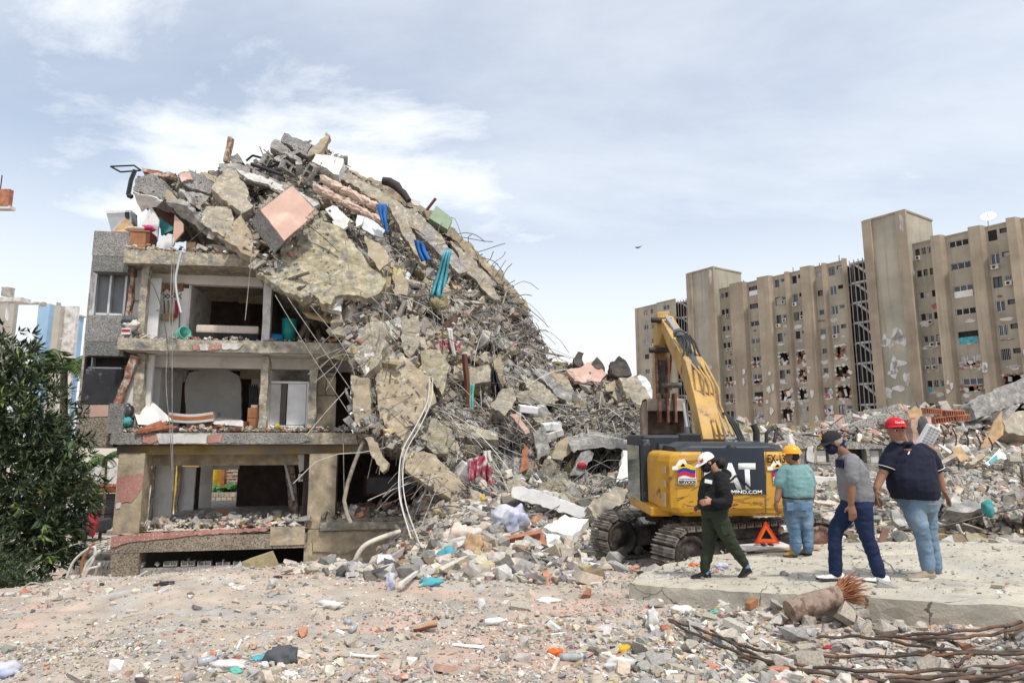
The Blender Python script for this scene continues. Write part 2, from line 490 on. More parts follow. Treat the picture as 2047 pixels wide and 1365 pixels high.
# ------------------------------------------------------------------ rubble pieces
def hull(seed,n=13,flat=1.0):
 r=random.Random(seed);bm=bmesh.new()
 for _ in range(n):
  v=Vector((r.gauss(0,1),r.gauss(0,1),r.gauss(0,1))).normalized()*r.uniform(.75,1.05)
  bm.verts.new((v.x,v.y*r.uniform(.7,1),v.z*flat))
 res=bmesh.ops.convex_hull(bm,input=bm.verts[:])
 loose=[v for v in bm.verts if not v.link_faces]
 bmesh.ops.delete(bm,geom=loose,context='VERTS')
 bmesh.ops.triangulate(bm,faces=bm.faces[:])
 bm.verts.index_update()
 V=np.array([v.co[:] for v in bm.verts]);F=np.array([[v.index for v in f.verts] for f in bm.faces])
 bm.free();return V,F
def plate(seed,th=.16,n=7):
 """flat broken piece with an irregular outline"""
 r=random.Random(seed)
 an=sorted(r.uniform(0,2*math.pi) for _ in range(n))
 top=[(math.cos(a)*r.uniform(.6,1.1),math.sin(a)*r.uniform(.55,.95)) for a in an]
 V=[(x,y,th) for x,y in top]+[(x*r.uniform(.86,1.05),y*r.uniform(.86,1.05),-th) for x,y in top]
 F=[(0,i,i+1) for i in range(1,n-1)]+[(n,n+i+1,n+i) for i in range(1,n-1)]
 for i in range(n):
  j=(i+1)%n;F+=[(i,n+i,n+j),(i,n+j,j)]
 return np.array(V),np.array(F)
def blockp(sx,sy,sz,seed=0,j=.06):
 r=random.Random(seed)
 V=[(a*sx*(1+r.uniform(-j,j)),b*sy*(1+r.uniform(-j,j)),c*sz*(1+r.uniform(-j,j))) for c in (-1,1) for b in (-1,1) for a in (-1,1)]
 Q=[(0,2,3,1),(4,5,7,6),(0,1,5,4),(2,6,7,3),(0,4,6,2),(1,3,7,5)]
 F=[t for a,b,c,d in Q for t in ((a,b,c),(a,c,d))]
 return np.array(V,float),np.array(F)
ROCKS=[hull(100+i,11+i%4,.8) for i in range(8)]
PLATES=[plate(200+i,.1+.05*(i%4),6+i%3) for i in range(8)]
BLOCKS=[blockp(1,.62,.45,5+i,.14) for i in range(4)]
STICKS=[blockp(1,.07+.03*i,.05+.02*i,40+i,.3) for i in range(3)]
ALLP=ROCKS+PLATES+BLOCKS+STICKS
KIND_R,KIND_P,KIND_B,KIND_S=range(0,8),range(8,16),range(16,20),range(20,23)
def rotz_tilt(n,tilt,rng=nr):
 yaw=rng.random(n)*2*np.pi
 tx=rng.normal(0,tilt,n);ty=rng.normal(0,tilt,n)
 cz,sz,cx,sx,cy,sy=np.cos(yaw),np.sin(yaw),np.cos(tx),np.sin(tx),np.cos(ty),np.sin(ty)
 Z=np.zeros((n,3,3));Z[:,0,0]=cz;Z[:,0,1]=-sz;Z[:,1,0]=sz;Z[:,1,1]=cz;Z[:,2,2]=1
 X=np.zeros((n,3,3));X[:,0,0]=1;X[:,1,1]=cx;X[:,1,2]=-sx;X[:,2,1]=sx;X[:,2,2]=cx
 Yr=np.zeros((n,3,3));Yr[:,1,1]=1;Yr[:,0,0]=cy;Yr[:,0,2]=sy;Yr[:,2,0]=-sy;Yr[:,2,2]=cy
 return X@Yr@Z
def rand_rot(n,rng=nr):
 q=rng.normal(size=(n,4));q/=np.linalg.norm(q,axis=1)[:,None]
 w,x,y,z=q.T
 return np.stack([np.stack([1-2*(y*y+z*z),2*(x*y-z*w),2*(x*z+y*w)],-1),
 np.stack([2*(x*y+z*w),1-2*(x*x+z*z),2*(y*z-x*w)],-1),
 np.stack([2*(x*z-y*w),2*(y*z+x*w),1-2*(x*x+y*y)],-1)],1)
def scatter_mesh(name,kinds,pos,rot,size,col):
 """many pieces joined into one mesh; kinds holds an index into ALLP for each piece"""
 Vs,Ts,Cs=[],[],[];base=0
 for k in range(len(ALLP)):
  s=np.where(kinds==k)[0]
  if not len(s):continue
  pv,pf=ALLP[k]
  W=np.einsum('nij,nvj->nvi',rot[s],pv[None]*size[s][:,None,:])+pos[s][:,None,:]
  n,v=W.shape[:2]
  Vs.append(W.reshape(-1,3));Cs.append(np.repeat(col[s],v,0))
  Ts.append((pf[None]+(np.arange(n)*v)[:,None,None]+base).reshape(-1,3));base+=n*v
 return np_mesh(name,np.concatenate(Vs),np.concatenate(Ts),np.concatenate(Cs))
PAL=np.array([(.45,.39,.31),(.38,.36,.33),(.52,.47,.40),(.60,.58,.54),(.46,.22,.14),(.50,.33,.26),(.44,.35,.20),(.24,.17,.11),(.10,.09,.085),(.66,.65,.63),(.27,.255,.235),(.17,.15,.13)])
def pal_pick(n,w,jit=.13,rng=nr):
 w=np.array(w,float);w/=w.sum()
 c=PAL[rng.choice(len(PAL),n,p=w)]
 return np.clip(c*(1+rng.normal(0,jit,(n,1)))*(1+rng.normal(0,.025,(n,3))),.015,.8)
W_GROUND=(5,4,3.6,1.1,.9,1.2,.8,.4,.4,.6,2,.7)
W_PILE=(4.5,4.5,2.2,.6,.18,.25,.7,.5,.5,.3,4,2)
def ground_scatter(name,n,smed,ssig,smin,smax,ymin,ymax,dens,weights=W_GROUND,sink=.25,label=None):
 u=nr.random(n*4)
 y=1/(1/ymin+u*(1/ymax-1/ymin))
 x=(nr.random(n*4)*2-1)*(.84*y+.4)
 keep=nr.random(n*4)<dens(x,y)
 x,y=x[keep][:n],y[keep][:n];n=len(x)
 s=np.clip(np.exp(nr.normal(math.log(smed),ssig,n)),smin,smax)
 kinds=np.where(nr.random(n)<.48,nr.integers(0,8,n),np.where(nr.random(n)<.72,nr.integers(8,16,n),np.where(nr.random(n)<.7,nr.integers(16,20,n),nr.integers(20,23,n))))
 size=np.stack([s,s*nr.uniform(.6,1,n),s*nr.uniform(.5,1,n)],1)
 size[kinds>=20]*=1.7
 z=ground(x,y)
 hh=np.where(kinds<8,.7,np.where(kinds<16,.15,.4))*size[:,2]
 pos=np.stack([x,y,z+hh*(1-sink*2)],1)
 col=pal_pick(n,weights)
 rot=rotz_tilt(n,.28)
 o=link(name,scatter_mesh(name,kinds,pos,rot,size,col),M['pebbles'])
 return o
def not_slab(x,y):
# the fallen slab lies over this ground
 return ~inside(x,y,SLAB_W)
def dens_a(x,y):
 d=.25+.9*sst(.40,.62,fbm(x*.9+5,y*.9+40))
 smooth_dirt=np.exp(-((x+3.8)/2.0)**2-((y-8.6)/1.6)**2)+.8*np.exp(-((x-.2)/.9)**2-((y-5.9)/1.3)**2)
 return np.clip(d*(1-.6*np.clip(smooth_dirt,0,1)),0,1)*not_slab(x,y)
tag(ground_scatter('gravel',42000,.011,.5,.005,.03,4.2,12.5,dens_a),'fine gravel and crushed brick covering the dusty ground','gravel',kind='stuff')
def dens_b(x,y):
 right=.25+.75*sst(-1.5,2.5,x)
 d=(.1+sst(.45,.62,fbm(x*.6+15,y*.6+4)))*right+.8*sst(8.3,9.8,y)*sst(-3.2,-1.6,x)
 return np.clip(d,0,1)*not_slab(x,y)
tag(ground_scatter('rubble_litter',9000,.03,.5,.015,.09,4.3,13.5,dens_b),'loose rubble and broken tile strewn over the ground','rubble',kind='stuff')
def dens_c(x,y):
 return np.clip(.1+sst(.42,.6,fbm(x*.5+3,y*.5+8)),0,1)*np.where(y>11,sst(-5.6,-4.3,x),sst(-4.2,-2.2,x))*not_slab(x,y)*~((x>1.3)&(x<6.6)&(y<13.5))
tag(ground_scatter('rubble_field',12000,.075,.55,.03,.32,9.5,24,dens_c,W_PILE,.15),'jumbled grey rubble heaped between the ruin and the machine','rubble',kind='stuff')
def dens_d(x,y):
 return np.clip(.2+sst(.38,.6,fbm(x*.7+3,y*.7+8)),0,1)*sst(4.2,5.5,x)*sst(11.2,11.8,y)
tag(ground_scatter('rubble_bank',9000,.06,.55,.025,.25,11.3,22,dens_d,W_PILE,.15),'bank of small grey rubble behind the fallen slab','rubble',kind='stuff')

def dens_e(x,y):return sst(-4.7,-3.6,x)*sst(2.6,1.6,x)*sst(11.6,12.6,y)
tag(ground_scatter('toe_rubble',7000,.07,.6,.025,.3,11.6,19,dens_e,W_PILE,.1),'grey rubble thick at the foot of the collapsed heap','rubble',kind='stuff')
# the largest loose pieces in the foreground, one object each
CH_COL={'concrete':(.44,.39,.32),'grey':(.37,.355,.33),'pale':(.55,.5,.43),'brick':(.38,.175,.115),'pink':(.5,.33,.27),'white':(.64,.62,.59)}
for k,c in CH_COL.items():
 M['ch_'+k]=mat('chunk_'+k,c,var=.2,scale=9,bump=.6,bscale=40,bdist=.012,col2=tuple(v*.78 for v in c),c2scale=6,c2=(.5,.65))
_pm={}
def proto_mesh(k,colk):
 if (k,colk) not in _pm:
  v,f=ALLP[k]
  if k<8:  # break the facets up a little
   me=rough_mesh('rubble_piece',[Vector(p) for p in v],f.tolist(),.8,.09,k+3,1.3,1)
  else :me=np_mesh('rubble_piece',v,f)
  me.materials.append(M['ch_'+colk]);_pm[(k,colk)]=me
 return _pm[(k,colk)]
CH_LAB={'concrete':'small tan concrete chunk lying on the dusty ground','grey':'small grey concrete chunk lying on the dusty ground','pale':'small pale concrete chunk lying on the dusty ground',
'brick':'broken red brick piece lying on the dusty ground','pink':'broken pink tile piece lying on the dusty ground','white':'broken white plaster piece lying on the dusty ground'}
CH_NAME={'concrete':'concrete_chunk','grey':'concrete_chunk','pale':'concrete_chunk','brick':'brick_piece','pink':'tile_piece','white':'plaster_piece'}
def chunk(x,y,s,k,colk,z=None,rot=None,flat=1.0):
 o=bpy.data.objects.new(CH_NAME[colk],proto_mesh(k,colk));C.objects.link(o)
 hz=(.5 if k<8 else .12 if k<16 else .3)
 o.location=(x,y,(gz(x,y) if z is None else z)+s*hz*.7*flat)
 o.scale=(s,s*rnd.uniform(.65,1),s*rnd.uniform(.6,1)*flat)
 o.rotation_euler=rot if rot else (rnd.gauss(0,.22),rnd.gauss(0,.22),rnd.uniform(0,6.3))
 tag(o,CH_LAB[colk],CH_NAME[colk].replace('_',' '),'loose %s in the foreground'%CH_NAME[colk].replace('_',' ').replace('piece','pieces').replace('chunk','chunks'))
 return o
cnt=0
while cnt<230:
 y=1/(1/4.4+rnd.random()*(1/11.0-1/4.4));x=rnd.uniform(-.82,.82)*y
 right=.12+.88*float(sst(-1.5,2.8,np.array(x)))
 if rnd.random()>right or not bool(not_slab(np.array(x),np.array(y))):continue
 s=min(.17,max(.035,rnd.lognormvariate(math.log(.05),.45)))
 if x>1.8:s*=1.35
 k=rnd.choice(list(range(0,8))*2+list(range(8,16))+list(range(16,20)))
 chunk(x,y,s,k,rnd.choice(['concrete']*6+['grey']*7+['pale']*5+['brick']*2+['pink']*2+['white']*1));cnt+=1
cnt=0
while cnt<62:
 y=rnd.uniform(4.5,6.6);x=rnd.uniform(.9,.84*y)
 if not bool(not_slab(np.array(x),np.array(y+.12))):continue
 chunk(x,y,min(.17,rnd.lognormvariate(math.log(.085),.3)),rnd.choice(list(range(0,8))*2+list(range(8,16))+[16,17,18,19]),rnd.choice(['concrete']*3+['grey']*5+['pale']*3));cnt+=1

# ------------------------------------------------------------------ the ruined block on the left
FO=Vector((-11.9,19.0,0));FA=math.atan(.18)
FC,FS=math.cos(FA),math.sin(FA)
def fc(px,py,v=0.0):
 """facade coordinates (along, into, up) of a pixel at depth v behind the front"""
 a,b=ray(px,py)
 Y=(v+FO.y*FC-FO.x*FS)/(FC-a*FS)
 return Vector(((a*Y-FO.x)*FC+(Y-FO.y)*FS,v,EZ+b*Y))
def f2w(p):return Vector((FO.x+p[0]*FC-p[1]*FS,FO.y+p[0]*FS+p[1]*FC,p[2]))
ruin=empty('ruined_apartment_block',FO,FA)
tag(ruin,'half collapsed low apartment block with open rooms and pebble-dash panels on the left','building')
_rs=[0]
def frect(px0,py0,px1,py1,v):
 a,b=fc(px0,(py0+py1)/2,v),fc(px1,(py0+py1)/2,v)
 m=(px0+px1)/2
 return a.x,b.x,fc(m,py1,v).z,fc(m,py0,v).z
def fbox(name,px0,py0,px1,py1,v0,v1,m,parent=None,rough=None,o=Vector((0,0,0)),bevel=0.0):
 """box whose front (at depth v0) covers the pixel rectangle"""
 x0,x1,z0,z1=frect(px0,py0,px1,py1,v0)
 b=MB().bx(x0-o.x,x1-o.x,v0-o.y,v1-o.y,z0-o.z,z1-o.z)
 par=ruin if parent is None else parent
 if rough:
  _rs[0]+=1
  me=rough_mesh(name,b.v,b.f,rough[0],rough[1],_rs[0],2.2)
  return link(name,me,M[m] if isinstance(m,str) else m,par)
 return b.build(name,M[m] if isinstance(m,str) else m,par,bevel)
def fpoly(name,pts,v,th,m,parent=None,o=Vector((0,0,0)),rough=None):
 """plate cut to a pixel outline, its front at depth v, or at a depth for each point"""
 vv=v if isinstance(v,(list,tuple)) else [v]*len(pts)
 P3=[fc(x,y,d)-o for (x,y),d in zip(pts,vv)]
 b=MB().prism(P3,(0,th,0))
 if rough:
  _rs[0]+=1
  return link(name,rough_mesh(name,b.v,b.f,rough[0],rough[1],_rs[0],2.5),M[m],ruin if parent is None else parent)
 return b.build(name,M[m],ruin if parent is None else parent)
def jag(pts,step=6,amp=1.6,seed=1):
 r=random.Random(seed);out=[]
 for i,p in enumerate(pts):
  q=pts[(i+1)%len(pts)];L=math.hypot(q[0]-p[0],q[1]-p[1]);n=max(1,int(L/step))
  for k in range(n):
   t=k/n;out.append((p[0]+(q[0]-p[0])*t+(r.uniform(-amp,amp) if k else 0),p[1]+(q[1]-p[1])*t+(r.uniform(-amp,amp) if k else 0)))
 return out

# floor slabs (their broken front edges show), beams and columns
fbox('floor_slab',247,505,560,531,0,8.5,'concrete',rough=(.55,.022))
fbox('floor_slab',234,681,735,704,-.06,8.5,'concrete',rough=(.55,.022))
fbox('floor_slab',221,865,1048,888,-.12,8.5,'concrete',rough=(.6,.015))
fbox('beam',233,889,1010,907,.22,.6,'ochre',rough=(.5,.012))
fbox('ceiling',236,889.2,1010,892,.62,8.3,'white_plaster')
fbox('ceiling',262,532,540,534,.3,8.3,'white_plaster')
fbox('ceiling',250,705,690,707,.2,8.3,'white_plaster')
fbox('ceiling_beam',289,534.5,527,569,1.3,1.6,'white_plaster')
fbox('ceiling_beam',288,707.5,524,735,1.3,1.6,'white_plaster')
fbox('ceiling_beam',531,707.5,622,738,1.31,1.6,'white_plaster')
fbox('ceiling_beam',632,707.5,672,730,1.3,1.6,'tan_plaster')
fbox('ceiling_beam',283,908,614,930,1.1,1.5,'tan_plaster')
fbox('column',231,906,284,1066,0,.6,'tan_plaster',rough=(.5,.012))
fpoly('plaster_patch',jag([(234,955),(284,945),(284,975),(262,1004),(233,1004)],8,2,3),-.02,.015,'pink_mosaic')
fpoly('plaster_patch',jag([(232,1006),(243,1004),(240,1015),(232,1017)],5,1.5,4),-.02,.015,'dirty_white')
fbox('column',616,906,671,1056,.05,.65,'tan_plaster',rough=(.5,.012))
fbox('column',278,531,292,681,.35,.6,'concrete',rough=(.35,.02))
fbox('column',525,560,541,682,.25,.55,'dirty_white',rough=(.35,.02))
fbox('column',267,707,284,866,.3,.6,'concrete',rough=(.3,.04))
fbox('column',519,712,534,866,.3,.6,'concrete',rough=(.25,.05))
fbox('column',617,707,633,866,.3,.6,'concrete',rough=(.3,.03))
# low sill beam and basement
fbox('sill_beam',221,1070,612,1100,-.08,.55,'pebble_brown',rough=(.6,.008))
fpoly('plaster_patch',jag([(222,1072),(300,1064),(480,1056),(540,1053),(536,1060),(420,1067),(330,1076),(262,1083),(222,1094)],9,1.5,9),-.105,.02,'pink_mosaic')
fbox('render_patch',540,1052,609,1089,-.11,-.06,'tan_plaster')
fbox('basement_pier',219,1101,275,1200,-.07,.5,'pebble_brown')
fbox('basement_pier',606,1085,622,1180,-.02,.5,'tan_plaster')
fbox('low_wall',275,1131,607,1190,.1,.3,'grey_concrete',rough=(.5,.015))
fbox('basement_wall',262,1060,625,1210,2.6,2.8,'void_shade')  # basement shade put into this wall's colour
# broken hollow blocks on the low wall
for i,px in enumerate([284,313,340,375,408,445,479,505,521]):
 w=[11,6,27,27,27,27,26,25,12][i];h=[5,8,11,11,11,9,10,11,8][i]
 y1=1131.5;o=MB()
 x0,x1,z0,z1=frect(px-w/2,y1-h,px+w/2,y1,.12)
 t=.03
 if w>20:
  o.bx(x0,x1,.12,.27,z0,z0+t);
  for q in (0,.5,1):o.bx(x0+(x1-x0-t)*q,x0+(x1-x0-t)*q+t,.121,.269,z0+t,z1+(.06 if q==.5 and i%2 else -.01*(i%3)))
  o.bx(x0+t*1.1,x1-t*1.1,.2,.22,z0+t,z1-.02)
 else :o.box(((x0+x1)/2,.19,(z0+z1)/2),(x1-x0,.12,z1-z0),Matrix.Rotation(.3*(i-4),3,'Y'))
 o.build('hollow_block',M['grey_concrete'],ruin)
# wall right of the basement with cracked render plates
fbox('plinth_wall',612,1056,800,1200,.02,.4,'tan_plaster',rough=(.6,.01))
fpoly('render_plate',jag([(625,1062),(790,1062),(790,1094),(742,1080),(690,1106),(626,1102)],12,1.4,5),-.03,.04,'tan_plaster')
fpoly('render_plate',jag([(700,1109),(745,1086),(800,1118),(800,1150),(765,1128)],12,1.5,6),-.035,.05,'tan_plaster')
fbox('coping',640,1042,835,1058,-.14,.5,'concrete',rough=(.4,.025))
fbox('coping',652,1033,835,1041,.0,.5,'concrete',rough=(.4,.02))
# edge facings left on the slabs
for k,(pts,m) in enumerate([([(222,866),(288,866),(283,888),(222,888)],'pebble'),([(283,868),(312,869),(316,880),(300,887),(284,884)],'pink_mosaic'),([(414,872),(446,867),(442,884),(416,885)],'pink_mosaic'),
([(446,866),(606,867),(620,880),(600,886),(440,886)],'pebble'),([(384,689),(398,689),(398,699),(386,700)],'pink_mosaic'),([(414,692),(442,687),(440,697),(418,701)],'pink_mosaic'),([(398,688),(418,690),(416,700),(400,700)],'dirty_white'),
([(442,686),(486,687),(476,698),(444,698)],'dirty_white'),([(312,867),(416,867),(412,886),(318,886)],'dirty_white')]):
 fpoly('edge_facing',jag(pts,7,1.4,20+k),-.155 if pts[0][1]>800 else -.09,.02,m)
# left bay: pebble-dash spandrels and windows
fbox('spandrel_panel',186,463,259,512,.35,3.5,'pebble')
fbox('spandrel_band',184,512.6,257,543,.30,3.5,'pebble_dark')
fbox('spandrel_panel',172,631,250,683,.35,3.5,'pebble')
fbox('spandrel_band',170,683.6,248,711,.30,3.5,'pebble_dark')
fbox('spandrel_panel',158,809,226,871,.35,3.5,'pebble_brown')
fbox('spandrel_band',155,871.6,226,893,.30,3.5,'pebble_brown')
fpoly('plaster_patch',jag([(180,810),(216,809),(216,832),(179,834)],9,.8,2),.335,.02,'pink')
fbox('balcony_end',216,806,246,866,-.14,.3,'pebble',rough=(.2,.03))
fbox('bay_soffit',158,893.6,240,896,.32,3.4,'white_plaster')
win=fbox('window',187,543.6,252,630.4,.95,1.0,'glass_dusty')
for x0,x1,y0,y1 in ((187,191,543.6,630.4),(217,221,543.6,630.4),(248,252,543.6,630.4),(191.1,248,543.6,547),(191.1,248,626,630.4)):
 fbox('window_frame',x0,y0,x1,y1,.80,.98,'alu',win)
fbox('curtain',222,548,236,625,1.03,1.05,'dirty_white',win)
fbox('bay_wall',182,544,187.5,630,.9,3.4,'dirty_white')
fbox('dark_panel',168,738,243,808,.5,.6,'mottled_panel')
w2=fbox('window',170,713,243,737,.9,.95,'void_shade')
for x0,x1,y0,y1 in ((170,174,712,737),(182,185,712,737),(174,243,733.5,737)):
 fbox('window_frame',x0,y0,x1,y1,.7,.9,'alu',w2)
fbox('bay_wall',165,712,169.5,808,.6,3.4,'dark_and_shade')
fbox('bay_rear_wall',168,470,262,893,3.55,3.7,'grey_concrete')
# top storey side bits
fbox('wall',256,534,263,640,.5,.7,'brick',rough=(.2,.05))
fbox('wall',262,534.5,278,668,1.0,1.15,'white_plaster')
fbox('wall',263,600,277,602,.96,1.0,'grey_concrete')
fbox('wall',318,575,374,682,1.25,1.4,'white_plaster',rough=(.35,.012))
fpoly('brick_patch',jag([(320,566),(368,566),(366,580),(345,588),(333,576),(321,588)],5,1.5,8),1.2,.06,'brick')
fbox('wall',374,570,379,682,1.26,3.6,'dirty_white')
d=fbox('door',287,555,318.5,678,.85,.9,'white_paint',bevel=.01)
MB().lathe([(.0,0),(.03,.01),(.03,.04),(.0,.06)],fc(315,620,.82),10,(0,-1,0)).build('door_handle',M['alu'],d)
fbox('back_wall',262,533,700,684,5.6,5.8,'dark_and_shade')  # the closed room's shade put into the wall colour
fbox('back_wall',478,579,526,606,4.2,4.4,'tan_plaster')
fbox('back_wall',484,606,500,660,4.25,4.35,'dark_and_shade')
fbox('wall',540,555,545,682,.56,5.5,'dark_and_shade')
# middle storey
fbox('wall',284,709,302,866,.62,.75,'white_plaster')
fbox('wall',289,735,318,866,1.65,3.8,'white_plaster')
fpoly('back_wall',jag([(372,866),(370,765),(378,745),(410,737),(452,738),(478,752),(482,775),(481,866)],9,1.2,12),4.0,.2,'white_plaster')
fbox('back_wall',300,736,372,762,4.05,4.3,'dirty_white')
fbox('back_wall',480,736,530,757,4.05,4.3,'tan_plaster')
fbox('door',324,758,364,866,4.5,4.56,'wood_dark')
fbox('back_wall',288,700,700,868,5.8,6.0,'dark_and_shade')
fbox('back_wall',500,757,530,866,4.05,4.3,'dirty_white')
fbox('wall',532,739,536,866,.62,4.0,'white_plaster')
fbox('back_wall',536,739,620,763,3.0,3.2,'dirty_white')
fpoly('leaning_wall_edge',[(262,708),(276,712),(238,812),(226,806)],[.1,.1,.1,.1],.22,'brick',rough=(.25,.05))
fpoly('leaning_wall',[(278,716),(281,840),(240,830),(244,800)],[.4,.4,.4,.4],.1,'white_plaster')
for k,(x0,y0,x1,y1) in enumerate([(632,745,651,790),(652,745,671,752),(632,791,671,866),(652,753,671,790)]):
 fbox('wall_tile_panel',x0+.3,y0+.3,x1-.3,y1-.3,.78+.015*(k%2),.9,'tan_plaster')
# wardrobe in the bathroom-like niche
fbox('closet_frame',535,762,617,766,.9,1.0,'white_paint')
fbox('closet_frame',612,766,617,850,.9,1.0,'white_paint')
cd=fbox('closet_door',574,767,611,849,.95,.99,'white_paint');fbox('handle',576,805,578,812,.93,.95,'alu',cd)
cd=fbox('closet_door',537,767,560,849,1.0,1.04,'dirty_white');fbox('handle',556,808,559,813,.97,1.0,'alu',cd)
fbox('closet_base',535,850,617,858,.8,1.3,'white_paint')
# ground floor partitions and back
fbox('floor',284,1046,616,1052,.6,8.2,'grey_concrete')
fbox('wall',304,925,345,1052,2.4,2.55,'white_plaster')
fbox('wall_edge',300,918,306,1052,2.3,2.56,'concrete',rough=(.25,.04))
fbox('door',356,932,388,1040,4.6,4.66,'white_paint')
fbox('wall_edge',350,930,357,1045,4.5,4.7,'concrete',rough=(.25,.04))
fbox('wall',389,934,393,1042,4.7,5.0,'dark_and_shade')
fbox('wall',393,930,422,1040,5.2,5.3,'white_plaster')
fbox('back_wall',422,917,478,938,5.25,5.4,'white_plaster')
fbox('back_wall',473,915,615,1055,5.6,5.8,'dark_and_shade')
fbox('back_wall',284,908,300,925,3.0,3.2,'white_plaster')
fbox('wall',605,908,618,1050,.7,5.6,'dark_and_shade')
fpoly('brick_pier',[(569,925),(588,925),(598,1050),(580,1050)],2.2,.4,'brick',rough=(.2,.04))
fpoly('plaster_strip',[(566,922),(571,922),(590,1000),(585,1000)],2.15,.08,'white_plaster')
fpoly('plaster_patch',jag([(596,909),(616,909),(606,940),(598,945)],6,1.5,31),1.05,.05,'white_plaster')
fbox('meter_box',596,947,611,962,.9,1.1,'dirty_white');fbox('meter_dial',600,950,606,958,.88,.895,'grey_concrete')
# right ground-floor room
fbox('back_wall',668,895,1010,1060,3.4,3.6,'dark_and_shade')
fbox('wall',672,1010,860,1045,2.8,3.0,'tan_plaster')
fr=fbox('picture_window',727,950,832,992,3.2,3.3,'wood_dark')
fbox('pane',733,954,826,986,3.17,3.19,'glass_dusty',fr)
# rubbish on floors (broken plaster, dust) as one mass for each storey
def floor_litter(name,px0,px1,py,v0,v1,n,smax,label):
 a,b=fc(px0,py,0).x,fc(px1,py,0).x;z=fc((px0+px1)/2,py,0).z
 s=np.clip(np.exp(nr.normal(math.log(smax*.35),.5,n)),.02,smax)
 x=nr.uniform(a,b,n);v=v0+(v1-v0)*nr.random(n)**2.0
 pos=np.stack([FO.x+x*FC-v*FS,FO.y+x*FS+v*FC,z+s*.3+nr.random(n)**3*smax*.8],1)
 kinds=nr.integers(0,23,n)
 o=link(name,scatter_mesh(name,kinds,pos,rotz_tilt(n,.5),np.stack([s,s*.8,s*.7],1),pal_pick(n,(3,3,3,2,2.0,1.2,1,.6,.8,1.2,2,1))),M['rubble'])
 tag(o,label,'litter',kind='stuff')
floor_litter('floor_rubble',285,612,1054,-.05,2.5,700,.22,'broken brick and plaster strewn along the ground floor sill')
floor_litter('floor_rubble',232,700,862,-.05,1.6,700,.17,'plaster bits and rags along the middle floor edge')
floor_litter('floor_rubble',240,690,680,-.02,1.5,420,.12,'grit and plaster bits along the upper floor edge')
floor_litter('floor_rubble',250,520,503,.0,2.5,420,.18,'dark litter spread on the open top floor')
floor_litter('floor_rubble',640,900,1034,.0,3.0,500,.28,'rubble covering the right ground floor coping')

# ---- things lying in the open rooms
def fthing(name,label,cat,px,py,v):
 o=fc(px,py,v);e=empty(name,f2w(o),FA);tag(e,label,cat);return e,o
M['mattress']=mat('mattress',(.62,.55,.47),var=.18,scale=9,col2=(.62,.42,.36),c2=(.52,.6),c2scale=9,bump=.4,bscale=10)
M['bed_black']=mat('bed_black',(.025,.024,.026),var=.2,bump=.1)
e,o=fthing('bed','single bed with floral mattress on black base in the upper room','bed',453,682,.9)
x0,x1,z0,z1=frect(391,650,517,666,.9)
MB().cham(((x0+x1)/2-o.x,.55,(z0+z1)/2-o.z),(x1-x0,1.1,z1-z0),.06).build('mattress',M['mattress'],e)
fbox('bed_base',391,666.5,517,678,.9,1.95,'bed_black',e,o=o)
for px in (396,452,511):fbox('leg',px,678.2,px+3,682,.95,1.0,'bed_black',e,o=o)
M['teal_plastic']=mat('teal_plastic',(.02,.27,.25),rough=.4,var=.12,bump=.05)
M['blue_plastic']=mat('blue_plastic',(.03,.2,.42),rough=.4,var=.12,bump=.05)
M['green_plastic']=mat('green_plastic',(.12,.42,.33),rough=.45,var=.1,bump=.05)
def bucket(name,label,h,r0,r1,mt,loc,rot,ribs=False):
 e=empty(name,loc);e.rotation_euler=rot;tag(e,label,'bucket' if not ribs else 'basket')
 MB().lathe([(0.0,.0),(r0,0),(r1,h),(r1-.012,h),(r0-.012,.015),(.0,.015)],(0,0,0),24,caps=False).build('bucket_body',M[mt],e)
 MB().lathe([(r1+.004,h-.03),(r1+.018,h-.02),(r1+.018,h+.004),(r1-.014,h+.004),(r1-.014,h-.02)],(0,0,0),24,caps=False).build('rim',M[mt],e)
 if ribs:
  for k in range(4):
   q=.2+.2*k;rr=r0+(r1-r0)*q
   MB().lathe([(rr+.002,h*q-.01),(rr+.012,h*q),(rr+.002,h*q+.01)],(0,0,0),24,caps=False).build('rib',M[mt],e)
 return e
bucket('waste_bin','tall teal plastic bin standing in the dark upper room',.74,.2,.25,'teal_plastic',f2w(fc(576,684,.8)),(0,.03,0))
bucket('fallen_bucket','blue plastic bucket lying on its side beside the teal bin',.46,.15,.2,'blue_plastic',f2w(fc(566,677,.7)),(0,R(-95),.35))
bucket('laundry_basket','pale green laundry basket tipped over beside the bed',.5,.13,.2,'green_plastic',f2w(fc(350,675,.7)),(0,R(76),-.5),True)
# coat hooks with belts and bags on the white wall
e,o=fthing('coat_rack','accordion coat rack hung with belts and bags on white wall','coat rack',345,665,1.2)
for k in range(4):
 cx=331+9*k
 for s in (-1,1):
  a,b=fc(cx-5,592-5*s,1.22)-o,fc(cx+5,592+5*s,1.22)-o
  MB().tube([a,b],.012,5).build('lattice_bar',M['wood_dark'],e)
for k,(cx,y0,y1,w,m) in enumerate([(328,600,640,.02,'wood_dark'),(336,600,625,.03,'ochre'),(344,598,650,.018,'wire_dark'),(352,600,635,.05,'red_cloth'),(358,598,655,.016,'wire_dark')]):
 if m=='red_cloth':M['red_cloth']=mat('red_cloth',(.40,.03,.045),var=.2,bump=.4)
 MB().tube([fc(cx,y0,1.2)-o,fc(cx+1,(y0+y1)/2,1.16)-o,fc(cx,y1,1.2)-o],[w*.7,w,w*.8],7).build('hanging_belt',M[m],e)
for cx in (328,340):fbox('handbag',cx-7,626,cx+7,640,1.1,1.2,'ochre',e,o=o,bevel=.02)
